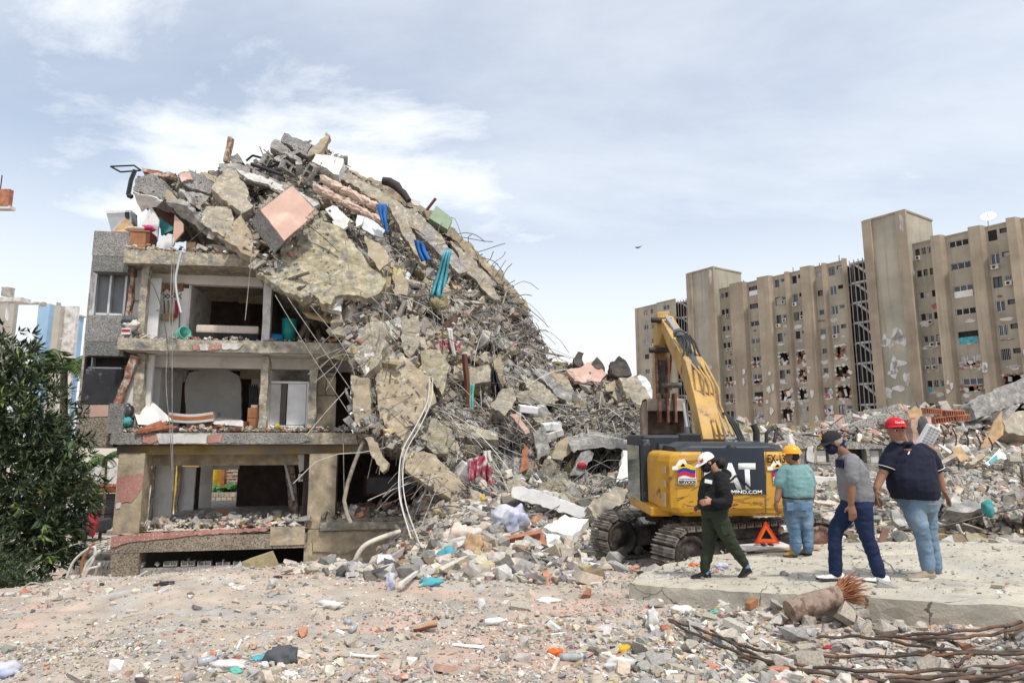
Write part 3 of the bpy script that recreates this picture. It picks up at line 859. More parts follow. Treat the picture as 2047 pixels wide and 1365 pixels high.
# middle room
M['stripe']=mat('stripe',(.42,.14,.05),var=.15,bump=.2)
e,o=fthing('striped_mattress','grey sagging mattress with orange stripe on the middle floor','mattress',385,848,.9)
for nm,y0,y1,m,dv in (('mattress_pad',824,843,'dirty_white',0),('stripe',829,836,'stripe',-.015)):
 b=MB();rings=[]
 for k in range(9):
  t=k/8;px=338+88*t;sag=4*math.sin(t*math.pi*1.1)
  a,c=fc(px,y0+sag,.9+dv)-o,fc(px,y1+sag*.8,.9+dv)-o
  d=.9 if nm=='mattress_pad' else .02
  rings.append([a,a+Vector((0,d,0)),c+Vector((0,d,0)),c])
 b.loft(rings,smooth=False).build(nm,M[m],e,bevel=.02 if nm=='mattress_pad' else 0)
pb=fpoly('fallen_board',[(262,806),(300,798),(343,838),(321,851),(276,848)],[.5,.9,.2,.05,.1],.03,'white_plaster',o=fc(300,850,.3))
pb.parent=None;pb.location=f2w(fc(300,850,.3));pb.rotation_euler=(0,0,FA);tag(pb,'cream wall board fallen slantwise beside the striped mattress','board')
pb=fpoly('fallen_board',[(402,836),(425,832),(482,838),(490,846),(486,852),(430,848)],[1.3,1.5,1.2,.6,.5,.9],.03,'dirty_white',o=fc(446,850,.6))
pb.parent=None;pb.location=f2w(fc(446,850,.6));pb.rotation_euler=(0,0,FA);tag(pb,'grey board lying flat behind the dark wooden bed frame','board')
e,o=fthing('wooden_bed','dark wooden bed frame lying on the middle floor edge','bed frame',440,860,.3)
fbox('side_rail',391,853,490,861,.25,.3,'wood_dark',e,o=o);fbox('side_rail',396,846,490,852,1.0,1.05,'wood_dark',e,o=o);fbox('headboard',486,842,492,861,.31,1.0,'wood_dark',e,o=o)
e,o=fthing('bedside_cabinet','red brown wooden cabinet standing by the broken pier','cabinet',507,858,.7)
fbox('cabinet_body',494,815,519,858,.72,1.15,'wood',e,o=o,bevel=.01);fbox('drawer',496,818,517,834,.70,.718,'wood',e,o=o);fbox('drawer',496,836,517,856,.70,.718,'wood',e,o=o);fbox('cloth_on_top',502,809,516,814.5,.75,1.0,'pink',e,o=o)
M['grey_cloth']=mat('grey_cloth',(.09,.095,.1),var=.25,scale=4,bump=.5,bscale=8)
for k in range(4):
 px=500+4.5*k
 g=MB().tube([fc(px,768,3.4),fc(px,775,3.35),fc(px+1,800,3.3),fc(px,812-2*k,3.35)],[.03,.09,.11,.12],8,flat=.5).build('hanging_garment',M['grey_cloth'])
 g.location=FO;g.rotation_euler=(0,0,FA);tag(g,'dark garment hanging in the middle floor doorway','garment','clothes hanging in the doorway')
# a hanging fruit-coloured ball and bags
fr=MB().lathe([(0,-.1),(.07,-.08),(.1,0),(.07,.08),(0,.1)],f2w(fc(555,853,.1)),12).build('melon',mat('melon',(.42,.36,.06),var=.25,scale=12));tag(fr,'round yellow green fruit on the middle floor edge','fruit')
def lumpy(name,c,r,mt,seed,sq=(1,1,.7),n=2,amp=.25):
 bm=bmesh.new();bmesh.ops.create_icosphere(bm,subdivisions=n+1,radius=1)
 for v in bm.verts:
  d=1+amp*mnoise.noise(v.co*1.9+Vector((seed*3.1,seed,0)))+amp*.5*mnoise.noise(v.co*5+Vector((0,seed*2.3,0)))
  v.co=Vector((v.co.x*r*sq[0],v.co.y*r*sq[1],v.co.z*r*sq[2]))*d
 me=bpy.data.meshes.new(name);bm.to_mesh(me);bm.free()
 me.polygons.foreach_set('use_smooth',[True]*len(me.polygons))
 o=link(name,me,M[mt]);o.location=c;return o
M['black_bag']=mat('black_bag',(.012,.012,.014),rough=.3,spec=.6,var=.2,bump=.6,bscale=9,bdist=.03)
tag(lumpy('bin_bag',f2w(fc(254,828,.15)),.28,'black_bag',3,(.7,.7,1.15)),'black bin bag slumped at the left end of the middle floor','bin bag')
M['teal_cloth']=mat('teal_cloth',(.07,.30,.30),var=.25,scale=3,bump=.5,bscale=9,bdist=.03)
tag(lumpy('teal_bundle',f2w(fc(252,843,.0)),.18,'teal_cloth',5,(1,.7,.8)),'crumpled teal cloth below the black bin bag','cloth')
M['yellow_cloth']=mat('yellow_cloth',(.65,.42,.04),var=.2,bump=.4)
tag(lumpy('yellow_rag',f2w(fc(246,816,.05)),.08,'yellow_cloth',6),'small yellow rag on top of the black bin bag','rag')
for k,(px,py,rz) in enumerate([(300,851,.4),(313,853,.5),(322,855,.2),(330,857,.1),(308,857,.3),(296,858,.25)]):
 b=MB();b.bx(-.32,.32,-.09,.09,-.045,-.03);b.bx(-.32,.32,-.09,.09,.03,.045)
 for q in (-.083,-.03,.03,.083):b.bx(-.32,.32,q-.008,q+.008,-.0295,.0295)
 o=b.build('clay_block',M['terracotta']);o.location=f2w(fc(px,py,-.02-.05*(k%3)));o.rotation_euler=(.05*k,-rz,FA+rz*.6)
 tag(o,'orange hollow clay block fallen by the cream wall board','clay block','clay blocks on the middle floor edge')
# red and white carton with papers
e,o=fthing('carton','small red and white carton on the upper floor edge','carton',252,668,.1)
fbox('carton_body',243,656,260,668,.1,.4,'white_paint',e,o=o);fbox('red_label',243.5,658,259.5,663,.085,.095,'red_cloth',e,o=o)
for k,(px,py,r_) in enumerate([(256,642,.2),(264,650,.22),(268,666,.16),(250,676,.2)]):
 tag(lumpy('rag_heap',f2w(fc(px,py,.35)),r_,['grey_cloth','dirty_white','grey_cloth','concrete'][k],11+k,(1,.8,.75),2,.5),['dark rag heap above the red carton','pale crumpled papers behind the red carton','dark bundle right of the red carton','lump of broken concrete under the red carton'][k],['rag','papers','bundle','concrete chunk'][k])
# open top floor: chest, white boards, pink bedding
e,o=fthing('drawer_chest','orange brown wooden chest at the open top floor corner','chest',278,503,.3)
fbox('chest_body',259,463,291,499,.3,.9,'wood',e,o=o,bevel=.01);fbox('chest_top',258,460,299,462.6,.27,.95,'wood',e,o=o);fbox('chest_side',291.3,463,299,499,.3,.9,'wood_dark',e,o=o)
M['pink_bed']=mat('pink_bed',(.42,.05,.14),var=.25,scale=6,bump=.5,bscale=8,bdist=.03)
tag(lumpy('bedding',f2w(fc(292,458,.6)),.24,'pink_bed',21,(1.1,.8,.45)),'bright pink bedding lying on the wooden chest','bedding')
tag(lumpy('patterned_blanket',f2w(fc(268,459,.55)),.25,'mattress',22,(1.1,.8,.3)),'patterned blanket folded on the wooden chest left end','blanket')
tag(lumpy('white_bundle',f2w(fc(281,457,.4)),.12,'dirty_white',23),'small white bundle between blanket and pink bedding','bundle')
M['pale_metal']=mat('pale_metal',(.55,.57,.58),rough=.4,metal=.2,var=.08,bump=.05)
e,o=fthing('washing_machine','tilted white appliance drum casing on the left bay roof','appliance',238,462,1.4)
fpoly('casing',[(212,424),(262,422),(263,445),(250,462),(222,462)],[1.6,1.3,1.2,1.3,1.7],.5,'pale_metal',e,o=o)
fpoly('lid',[(211,421),(262,420),(262,424),(212,427)],[1.58,1.28,1.28,1.58],.52,'white_paint',e,o=o);fpoly('control_panel',[(249,424),(257,424),(257,437),(250,437)],1.2,.06,'black_metal',e,o=o)
pb=fpoly('tan_board',[(225,463),(250,435),(266,450),(264,464)],[.9,1.15,1.1,.9],.04,'wood_pale',o=fc(245,463,1));pb.parent=None;pb.location=f2w(fc(245,463,1));pb.rotation_euler=(0,0,FA);tag(pb,'tan board leaning against the tilted white appliance','board')
tops=[('white_board','tall white board leaning on the top floor behind the chest',[(275,470),(301,410),(318,440),(314,480),(300,500)],.9,'white_paint'),('white_mattress','white panel lying aslant on the top floor',[(314,490),(336,467),(352,470),(347,490),(330,502),(316,500)],.5,'white_paint'),
('wooden_crate','square plywood box on the top floor edge',[(372,484),(391,484),(391,503),(372,504)],.4,'wood_pale'),('wooden_post','short dark wooden post standing beside the white bedspread',[(404,482),(410,483),(406,508),(400,508)],.5,'wood_dark'),
('bedspread','white pleated bedspread on the top floor edge',[(408,490),(425,488),(478,497),(480,510),(405,506)],.7,'white_plaster'),('table_top','dark maroon table top tipped on the top floor',[(313,423),(326,412),(352,413),(352,460),(345,452),(318,432)],1.5,'wood_dark'),('teal_board','narrow teal board under the tipped table',[(318,434),(346,455),(346,460),(322,470)],1.3,'teal_cloth'),
('pink_fragment','pink plaster fragment hanging above the white panel',[(349,429),(366,447),(366,463),(349,483),(346,471)],-.1,'pink')]
for nm,lb,pts,v,m in tops:
 cx,cy=sum(p[0] for p in pts)/len(pts),max(p[1] for p in pts)
 b=fpoly(nm,pts,v,.09,m,o=fc(cx,cy,v));b.parent=None;b.location=f2w(fc(cx,cy,v));b.rotation_euler=(0,0,FA);tag(b,lb,nm.split('_')[-1])
# planks in the dark upper right room
for k,(a,b_,w) in enumerate([((595,680),(628,618),.09),((610,682),(622,600),.1),((640,684),(632,640),.07),((560,690),(640,668),.06)]):
 o=MB().tube([fc(*a,1.0+.3*k),fc(*b_,1.3+.3*k)],w,4,smooth=False).build('leaning_plank',M['wood_grey'])
 o.location=FO;o.rotation_euler=(0,0,FA);tag(o,'grey broken plank leaning in the dark upper right room','plank','planks in the dark upper room')

# ------------------------------------------------------------------ the collapsed half: a heap of slabs, chunks and bars
_cp=np.array([(620,290,23.5),(560,290,23),(450,350,21.6),(300,380,20.3),(270,350,20.4),(780,400,25),(900,500,25.2),(1000,590,25),(1070,680,24.5),(1110,730,24),(1160,720,23.6),(1250,760,22.4),(1315,815,21),
(400,400,20.4),(480,450,19.8),(560,460,19.9),(600,550,19.5),(660,400,22),(700,600,19.8),(750,700,19.2),(705,790,18.9),(830,700,20),(760,500,21.8),(850,560,22.6),(920,620,22.6),(950,700,21.6),(1000,790,21.3),(850,860,18.9),(900,980,18.0),
(950,1010,17.4),(1050,900,20.2),(1060,780,22.3),(1150,850,20.6),(1250,900,19.2),(1150,960,18.6),(1000,1060,15.6),(900,1060,15.2),(1200,1050,14.8),(1300,950,17.2),(1290,1040,14.6),(1100,1010,17)],float)
_d2=np.sqrt(((_cp[:,None,:2]-_cp[None,:,:2])**2).sum(-1))
_wt=np.linalg.solve(_d2+np.eye(len(_cp))*8,_cp[:,2]-20.5)
def D(px,py):
 """distance of the heap's face seen through a pixel"""
 p=np.stack([np.asarray(px,float),np.asarray(py,float)],-1)
 d=np.sqrt(((p[...,None,:]-_cp[:,:2])**2).sum(-1))
 e=d@_wt+20.5
 for hx,hy,hw,hh,hd in HOL:e=e+hd*np.exp(-((p[...,0]-hx)/hw)**2-((p[...,1]-hy)/hh)**2)
 return e
HOL=((1205,925,48,24,2.4),(1070,812,32,18,1.8),(905,795,14,24,1.0),(1000,905,40,22,1.5),(860,640,20,20,1.2),(690,640,25,22,1.0),(975,700,22,16,1.1),(1120,870,22,22,1.2),(800,560,22,14,.9),(880,500,30,12,1.0),(520,395,22,16,.8),(640,360,24,12,.8))
def Dp(px,py):return float(D(np.array(px),np.array(py)))
HEAP=[(266,388),(278,352),(330,352),(365,350),(425,350),(450,325),(500,330),(550,296),(580,280),(640,292),(688,316),(704,348),(772,376),(834,412),(906,464),(970,521),(1022,577),(1058,623),(1083,680),(1105,724),(1160,728),(1238,755),(1285,785),(1315,835),
(1300,900),(1305,960),(1290,1045),(1230,1060),(1100,1085),(1000,1090),(900,1080),(880,1030),(930,1010),(850,970),(800,895),(704,862),(702,700),(690,650),(640,616),(600,604),(512,545),(502,520),(445,484),(390,446),(330,405)]
def Pn(px,py,Y):
 xc=(px-1023.5)/FPX;yc=(682.5-py)/FPX;d=CP-yc*SP
 return np.stack([xc/d*Y,Y,EZ+(SP+yc*CP)/d*Y],-1)
# the heap's core: rough dark mass that the pieces lie on
st=7
ax_,ay_=np.arange(258,1325,st),np.arange(262,1100,st)
QX,QY=np.meshgrid(ax_,ay_)
inn=inside(QX,QY,HEAP)
qx=QX+nr.uniform(-2,2,QX.shape);qy=QY+nr.uniform(-2,2,QY.shape)
dd=D(qx,qy)+.3+.9*(fbm(qx*.03,qy*.03)-.5)+.35*(vn(qx*.12,qy*.12)-.5)
F3=Pn(qx,qy,dd)
B3=F3.copy();B3[...,1]+=3.0;B3[...,2]-=.6;B3[...,0]-=.5
n0=QX.size;idx=np.arange(n0).reshape(QX.shape)
ok=inn[:-1,:-1]&inn[:-1,1:]&inn[1:,:-1]&inn[1:,1:]
a,b,c,d=idx[:-1,:-1][ok],idx[:-1,1:][ok],idx[1:,1:][ok],idx[1:,:-1][ok]
tr=np.concatenate([np.stack([a,d,c],1),np.stack([a,c,b],1)])
bk=tr[:,::-1]+n0
ed={}
for t in tr:
 for i in range(3):
  e=(int(t[i]),int(t[(i+1)%3]))
  if (e[1],e[0]) in ed:del ed[(e[1],e[0])]
  else :ed[e]=1
side=[]
for u,v in ed:side+=[(v,u,u+n0),(v,u+n0,v+n0)]
VV=np.concatenate([F3.reshape(-1,3),B3.reshape(-1,3)]);TT=np.concatenate([tr,bk,np.array(side)])
used=np.unique(TT);rm=np.full(len(VV),-1);rm[used]=np.arange(len(used))
M['core']=mat('heap_core',(.27,.245,.21),var=.35,scale=4,col2=(.40,.36,.29),c2=(.5,.6),c2scale=3,bump=1.0,bscale=9,bdist=.08,coord='World')
core=tag(link('rubble_heap',np_mesh('rubble_heap',VV[used],rm[TT]),M['core']),'tall heap of crushed rubble under the collapsed floors','rubble heap',kind='stuff')

def heap_pick(n,poly=HEAP,dens=None):
 x0,x1=min(p[0] for p in poly),max(p[0] for p in poly);y0,y1=min(p[1] for p in poly),max(p[1] for p in poly)
 px=nr.uniform(x0,x1,n*4);py=nr.uniform(y0,y1,n*4)
 k=inside(px,py,poly)
 if dens is not None:k&=nr.random(n*4)<dens(px,py)
 return px[k][:n],py[k][:n]
def face_rot(n,nrm,tilt):
 """frames whose z axis scatters about a direction"""
 z=np.array(nrm)[None]+nr.normal(0,tilt,(n,3));z/=np.linalg.norm(z,axis=1)[:,None]
 r=nr.normal(size=(n,3));x=np.cross(r,z);x/=np.linalg.norm(x,axis=1)[:,None]
 return np.stack([x,np.cross(z,x),z],-1)
def heap_scatter(name,n,smed,sig,smin,smax,out,label,weights,poly=HEAP,kindw=(.4,.38,.14,.08),dens=None,shift=0.0):
 px,py=heap_pick(n,poly,dens);n=len(px)
 s=np.clip(np.exp(nr.normal(math.log(smed),sig,n)),smin,smax)
 kk=nr.choice(4,n,p=kindw);lo=np.array([0,8,16,20])[kk];hi=np.array([8,16,20,23])[kk]
 kinds=lo+(nr.random(n)*(hi-lo)).astype(int)
 pos=Pn(px,py,D(px,py)+shift+.32-out*.7*nr.random(n)-s*.35)
 size=np.stack([s,s*nr.uniform(.55,1,n),s*nr.uniform(.5,1,n)],1);size[kinds>=20]*=2.2
 o=link(name,scatter_mesh(name,kinds,pos,face_rot(n,(0,-.7,.6),.75),size,pal_pick(n,weights,.2)*.84),M['rubble'])
 return tag(o,label,'rubble',kind='stuff')
W_FINE=(4.5,4.5,2.6,.8,.25,.35,.8,.6,.6,.5,4,2)
heap_scatter('rubble_crumbs',2600,.04,.5,.02,.11,.9,'loose crumbs lying over the slabs of the heap',W_FINE,shift=-.6)
heap_scatter('crushed_rubble',16000,.045,.5,.02,.12,.5,'crushed concrete and plaster filling the collapsed heap',W_FINE)
heap_scatter('broken_rubble',5200,.13,.5,.06,.36,.6,'broken concrete pieces jammed all over the collapsed heap',W_PILE)
tan_zone=[(560,420),(760,520),(900,560),(1010,640),(1060,720),(1000,860),(900,900),(760,860),(700,700),(640,600)]
heap_scatter('tan_rubble',1100,.22,.45,.1,.5,.6,'tan concrete lumps jammed in the middle of the heap',(6,3,3.6,.7,.15,.4,2,.3,.2,.3,2,1),tan_zone)

# large single lumps
LUMP={'concrete':'concrete','grey':'grey_concrete','tan':'rough_tan','white':'dirty_white'}
_lm={}
def lump_mesh(k,mk):
 if (k,mk) not in _lm:
  v,f=ALLP[k]
  me=rough_mesh('concrete_lump',[Vector(p) for p in v],f.tolist(),.7,.1,k+31,1.4,1)
  me.materials.append(M[LUMP[mk]]);_lm[(k,mk)]=me
 return _lm[(k,mk)]
px,py=heap_pick(150,[(540,420),(700,400),(880,520),(1020,620),(1060,720),(1290,800),(1290,1030),(1050,1060),(930,1000),(720,850),(700,690)])
fr_=face_rot(150,(0,-.7,.6),.6)
for i in range(len(px)):
 mk=rnd.choice(['concrete']*4+['tan']*4+['grey']*3+['white'])
 k=rnd.choice(list(range(0,8))+list(range(8,16))*2+[16,17,18,19])
 o=bpy.data.objects.new('concrete_lump',lump_mesh(k,mk));C.objects.link(o)
 s=min(.75,rnd.lognormvariate(math.log(.36),.32))
 o.matrix_world=Matrix.Translation(P(px[i],py[i],Dp(px[i],py[i])-.15))@Matrix(fr_[i].tolist()).to_4x4()@Matrix.Diagonal((s,s*rnd.uniform(.6,1),s*rnd.uniform(.6,1),1))
 tag(o,{'concrete':'mottled tan grey concrete lump wedged in the collapsed heap','grey':'grey concrete lump wedged in the collapsed heap','tan':'rough yellowish concrete lump wedged in the collapsed heap','white':'white plastered lump wedged in the collapsed heap'}[mk],'concrete lump','large lumps wedged in the collapsed heap')

_ps=[0]
def slab(name,label,pts,m,Y0=None,gx=0.0,gy=-.8,th=.18,ext=None,rough=(.17,.05),cat=None,j=(8,2.6),off=.35):
 """broken plate: photograph outline laid on a tilted plane at its own distance"""
 _ps[0]+=1
 cx=sum(p[0] for p in pts)/len(pts);cy=sum(p[1] for p in pts)/len(pts)
 Y0=Dp(cx,cy)-off if Y0 is None else min(Y0,Dp(cx,cy)-.5) if 266<cx<1320 and 262<cy<1000 and (cx>690 or cy<600) and not name.startswith(('room_','dark_gap','hollow_')) else Y0
 if j:pts=jag(pts,j[0],j[1],60+_ps[0])
 W=[P(x,y,Y0+gx*(x-cx)/100+gy*(y-cy)/100) for x,y in pts]
 cen=P(cx,cy,Y0)
 if ext is None:
  e1=P(cx+50,cy,Y0+gx*.5)-cen;e2=P(cx,cy+50,Y0+gy*.5)-cen
  nn=e1.cross(e2).normalized()
  if nn.y<0:nn=-nn
  ext=nn*th
 b=MB().prism([w-cen for w in W],ext)
 me=rough_mesh(name,b.v,b.f,rough[0],rough[1],_ps[0],2.0) if rough else b.mesh(name)
 o=link(name,me,M[m] if isinstance(m,str) else m);o.location=cen
 return tag(o,label,cat or name.replace('_',' '))
# --- upper left: tilted panels and beam ends
slab('concrete_slab','huge rough yellowish slab hanging below the pink block',[(510,540),(566,500),(600,470),(640,436),(675,455),(702,480),(738,530),(772,562),(757,588),(730,594),(700,588),(672,592),(663,611),(640,604),(625,590),(603,598),(560,575)],'rough_tan',19.5,.35,-1.0,.3,rough=(.17,.09))
pk=empty('pink_balcony_block',P(565,440,19.2));tag(pk,'large tilted pink balcony block with pebble-dash side','balcony block')
def sub_slab(*a,parent=None,**k):
 o=slab(*a,**k)
 for key in ('label','category'):
  if key in o:del o[key]
 mw=o.location.copy();o.parent=parent;o.location=mw-parent.location
 return o
sub_slab('pink_face','',[(584,372),(634,424),(568,481),(521,420)],'pink',parent=pk,Y0=19.15,gx=.5,gy=-.6,ext=(-.02,.04,-.03),rough=(.5,.004),j=(12,.8))
sub_slab('pebble_side','',[(583,369),(638,424),(568,484),(519,419)],'pebble',parent=pk,Y0=19.22,gx=.5,gy=-.6,ext=(-.42,.32,-.28),rough=(.5,.01),j=(20,.8))
bm_=MB()
for k in range(9):
 t=k/8.0;a=P(570+60*t,482-56*t,19.0+.05*k)
 sub=MB().box((0,0,0),(.17,.1,.12),Matrix.Rotation(R(40),3,'Y')).build('brick',M['brick'] if k%3 else M['ochre'],pk);sub.location=a-pk.location
for k in range(7):
 t=k/6.0;a=P(524+56*t,414-44*t,19.3+.06*k)
 sub=MB().box((0,0,0),(.2,.12,.1),Matrix.Rotation(R(38),3,'Y')).build('brick',M['rough_tan'],pk);sub.location=a-pk.location
slab('column_stub','thick broken column end leaning above the top floor',[(454,337),(472,341),(491,369),(499,401),(507,412),(486,428),(440,393),(421,377)],'concrete',19.9,.5,-.9,.5,cat='column')
slab('column_stub','rounded broken concrete block left of the pebble-dash block',[(412,412),(454,411),(467,439),(464,471),(448,474),(400,444)],'concrete',19.6,.3,-.6,.5,cat='column')
slab('beam_piece','tan tiled beam piece hanging beside the pink block',[(480,428),(502,463),(505,517),(448,479)],'tan_plaster',19.4,.5,-.4,.4,cat='beam')
slab('pebble_panel','grey pebble-dash panel tilted at the far left top',[(270,358),(300,347),(331,364),(334,392),(327,401),(266,380)],'pebble',19.8,.3,-.2,.12,ext=(.1,.6,-.25),rough=(.4,.012),cat='panel')
slab('soffit_plate','white soffit plate below the tilted pebble-dash panel',[(265,382),(326,402),(312,414),(284,424)],'dirty_white',20.2,.3,.8,.1,cat='plate')
slab('pebble_panel','pink and grey facade panel jutting above the top floor',[(358,346),(385,342),(408,350),(430,368),(421,387),(386,378),(357,360)],'pebble',20.3,.3,-.5,.3,rough=(.4,.02),cat='panel')
slab('facade_patch','small pink facing on the jutting facade panel',[(360,347),(380,345),(384,358),(364,362)],'pink',20.15,.3,-.5,.05,cat='facing')
slab('wall_strip','pale plaster strip above the jutting facade panel',[(378,337),(434,354),(436,366),(420,361),(380,347)],'tan_plaster',20.7,.3,-.5,.15,cat='wall piece')
slab('soffit_plate','white soffit plate under the jutting facade panel',[(362,383),(392,385),(418,392),(400,410),(406,428),(380,405)],'dirty_white',20.4,.3,.5,.1,cat='plate')
slab('concrete_slab','dark slab sagging over the open top floor',[(330,402),(372,412),(400,445),(450,482),(440,490),(392,452),(350,425)],'grey_concrete',20.8,.2,.9,.25)
slab('tan_fragment','small tan slab fragment left of the sagging slab',[(335,380),(373,409),(365,413),(326,394)],'tan_plaster',19.6,.3,-.4,.15,cat='fragment')
slab('roof_tile_piece','red brown roof tile piece on the far left top',[(288,350),(330,362),(325,368),(292,354)],'terracotta',19.9,.3,-.5,.05,cat='panel')
slab('brick_layer','layer of red bricks lying along the top left edge',[(282,334),(300,338),(352,348),(350,356),(330,353),(286,344)],'brick',20.3,.3,-.5,.3,rough=(.15,.06),cat='brickwork')
# --- summit
slab('pebble_panel','grey pebble-dash slab crowning the summit',[(568,266),(624,288),(612,311),(561,281)],'pebble',23.3,.4,-.6,.25,rough=(.5,.012),cat='panel')
slab('concrete_slab','dark grey slab tilted below the summit panel',[(550,278),(604,318),(598,324),(541,295)],'grey_concrete',22.9,.4,-.6,.4)
slab('white_block','white topped block lying right of the summit',[(631,308),(687,318),(677,350),(623,323)],'white_plaster',22.7,.3,-.9,.5,rough=(.4,.015),cat='block')
slab('brick_post','thin broken brick post sticking up from the top',[(455,272),(463,274),(454,323),(446,322)],'brick',21.3,0,0,.22,rough=(.2,.03),j=None,cat='post')
slab('brick_wall_stub','broken brick wall stub on the summit',[(652,266),(660,272),(640,305),(612,312),(635,286)],'tan_plaster',22.9,.3,-.5,.3,rough=(.2,.06),cat='wall piece')
slab('concrete_slab','long grey roof slab sliding left of the summit',[(436,326),(470,324),(550,358),(600,378),(560,378),(500,362),(440,342)],'grey_concrete',21.4,.4,-.6,.2)
slab('wall_strip','brick edged strip below the long grey roof slab',[(470,338),(540,358),(600,384),(640,408),(625,412),(560,380),(480,350)],'dirty_white',21.0,.4,-.6,.15,cat='wall piece')
slab('concrete_slab','small grey wedge behind the brick post',[(457,314),(476,305),(487,325),(464,326)],'pebble',21.9,0,-.5,.3)
slab('pink_fragment','small pink plaster plate under the summit',[(598,350),(612,344),(624,346),(606,364)],'pink',21.6,.3,-.8,.08,cat='plate')
for k,(x,y,s) in enumerate([(555,330,.28),(578,338,.32),(598,336,.22),(620,345,.3),(530,320,.2)]):
 o=MB();t=.06*s/.3
 o.bx(-s,s,-s*.5,s*.5,-s*.5,-s*.5+t);o.bx(-s,s,-s*.5,s*.5,s*.5-t,s*.5)
 for q in (-s+t/2,0,s-t/2):o.bx(q-t/2,q+t/2,-s*.5,s*.5,-s*.5+t,s*.5-t)
 o=o.build('hollow_block',M['grey_concrete']);o.location=P(x,y,21.8-.1*k);o.rotation_euler=(.5-.3*k,.3*k,.9*k);tag(o,'grey hollow concrete block lying below the summit','concrete block','hollow blocks below the summit')
def frame_thing(name,label,pxs,Y,w,m,closed=False,dz=0):
 p=[P(x,y,Y+(dz*i)) for i,(x,y) in enumerate(pxs)]
 if closed:p.append(p[0])
 b=MB()
 for a,c in zip(p[:-1],p[1:]):b.tube([a,c],w,4,smooth=False)
 return tag(b.build(name,M[m]),label,name.split('_')[-1])
frame_thing('bent_railing','thin black metal frame poking out at the far left top',[(221,333),(268,331),(282,341),(241,344)],20.3,.03,'black_metal',True)
frame_thing('bent_railing','bent black metal frame lying below the summit',[(492,322),(505,311),(560,326),(520,340)],21.6,.045,'black_metal',False)
frame_thing('steel_channel','long black steel channel lying below the summit',[(502,328),(565,350)],21.3,.07,'black_metal')
frame_thing('steel_channel','black gutter hanging down at the far left top',[(270,340),(262,360),(256,390),(264,394)],19.9,.08,'black_metal')
for k,(a,b) in enumerate([((519,293),(541,350)),((527,299),(552,322)),((545,304),(548,330))]):
 frame_thing('bent_bar',['thin steel bar standing left of the summit','thin steel bar slanting left of the summit','short steel bar beside the summit slab'][k],[a,b],21.9,.018,'rebar')
# --- right-hand roof layers sliding down the arc
slab('concrete_slab','long curved roof slab sliding down the right slope',[(640,322),(700,346),(760,380),(850,436),(890,484),(872,490),(800,430),(750,398),(680,356)],'concrete',23.2,.55,-.7,.25)
slab('concrete_slab','second roof slab layer under the curved one',[(776,404),(800,414),(830,470),(853,532),(840,524),(806,470)],'concrete',22.2,.3,-.7,.3)
slab('concrete_slab','dark broken slab edge on the right slope',[(790,404),(850,446),(905,500),(935,540),(920,548),(870,500),(820,450)],'grey_concrete',23.2,.5,-.7,.3)
slab('roof_strip','long thin roof edge along the right silhouette',[(690,338),(774,368),(856,418),(914,464),(974,520),(1026,574),(1062,620),(1052,628),(1014,584),(958,526),(900,472),(846,430),(765,384)],'tan_plaster',25.0,.1,-.1,.2,cat='roof edge')
slab('concrete_slab','grey slab lying on the lower right slope',[(900,480),(940,512),(985,566),(1000,600),(975,590),(930,540)],'concrete',23.9,.3,-.5,.25)
gc=slab('green_cabinet','pale green cabinet stranded on the right silhouette',[(872,411),(905,437),(895,459),(858,436)],mat('green_paint',(.28,.36,.24),var=.12,bump=.1,rough=.5),24.0,.4,-.3,.4,rough=None,j=None,cat='cabinet')
slab('white_shelf','grey board lying left of the green cabinet',[(815,394),(840,404),(838,412),(826,410)],'dirty_white',24.2,.4,-.3,.06,rough=None,j=None,cat='board')
frame_thing('wooden_bar','dark wooden bar behind the green cabinet',[(853,420),(871,397)],24.2,.06,'wood_dark')
o=MB().tube([P(765,362,24.4),P(778,364,24.4),P(793,372,24.3),P(797,378,24.3)],[.16,.18,.18,.16],12).build('foam_roll',mat('roll',(.06,.045,.045),var=.2));tag(o,'dark brown roll lying high on the right silhouette','roll')
o=MB().tube([P(795,377,24.2),P(806,386,24.2),P(817,402,24.1)],[.13,.15,.12],12).build('foam_roll',MATS['roll']);tag(o,'second dark roll just below the first one','roll')
# --- soft things in the heap
M['cream_foam']=mat('cream_foam',(.56,.42,.34),var=.12,scale=3,bump=.25,bscale=10)
cm=empty('tufted_mattress',P(690,400,21.3));tag(cm,'cream tufted mattress folded over the upper slope','mattress')
for k in range(13):
 t=(k//2)/6;x=640+108*t+(14 if k%2 else 0);y=380+56*t-(17 if k%2 else 0)
 o=lumpy('cushion_fold',P(x,y,21.1+.25*t)-cm.location,.24,'cream_foam',300+k,(1.15,.7,.62),3,.3);o.parent=cm;o.rotation_euler=(0,.45+.2*math.sin(k*2.1),.3*math.sin(k))
for nm,lb,pts,m,Y,gy in [('white_sheet','pale cracked tile board below the cream mattress',[(650,418),(668,408),(700,440),(690,456),(672,448)],'white_plaster',20.9,-1),('white_board','second pale board below the cream mattress',[(664,442),(690,432),(697,452),(680,462)],'dirty_white',20.6,-1),
('plastic_sheet','crumpled clear plastic sheet right of the pale boards',[(714,429),(730,434),(770,460),(764,475),(736,464),(712,448)],'pale_metal',20.8,-.7),('white_board','white plastic piece above the clear sheet',[(715,430),(727,432),(722,448),(712,455)],'white_paint',20.6,-.5),
('tan_plate','tan wall plate right of the huge yellowish slab',[(728,470),(765,492),(783,520),(760,540),(735,512),(733,490)],'tan_plaster',20.2,-.8),('tan_plate','tan plate standing right below the first plate',[(784,548),(805,546),(817,570),(813,590),(790,588)],'tan_plaster',20.2,-.4)]:
 slab(nm,lb,pts,m,Y,.2,gy,.07,rough=(.3,.03),cat=nm.split('_')[-1])
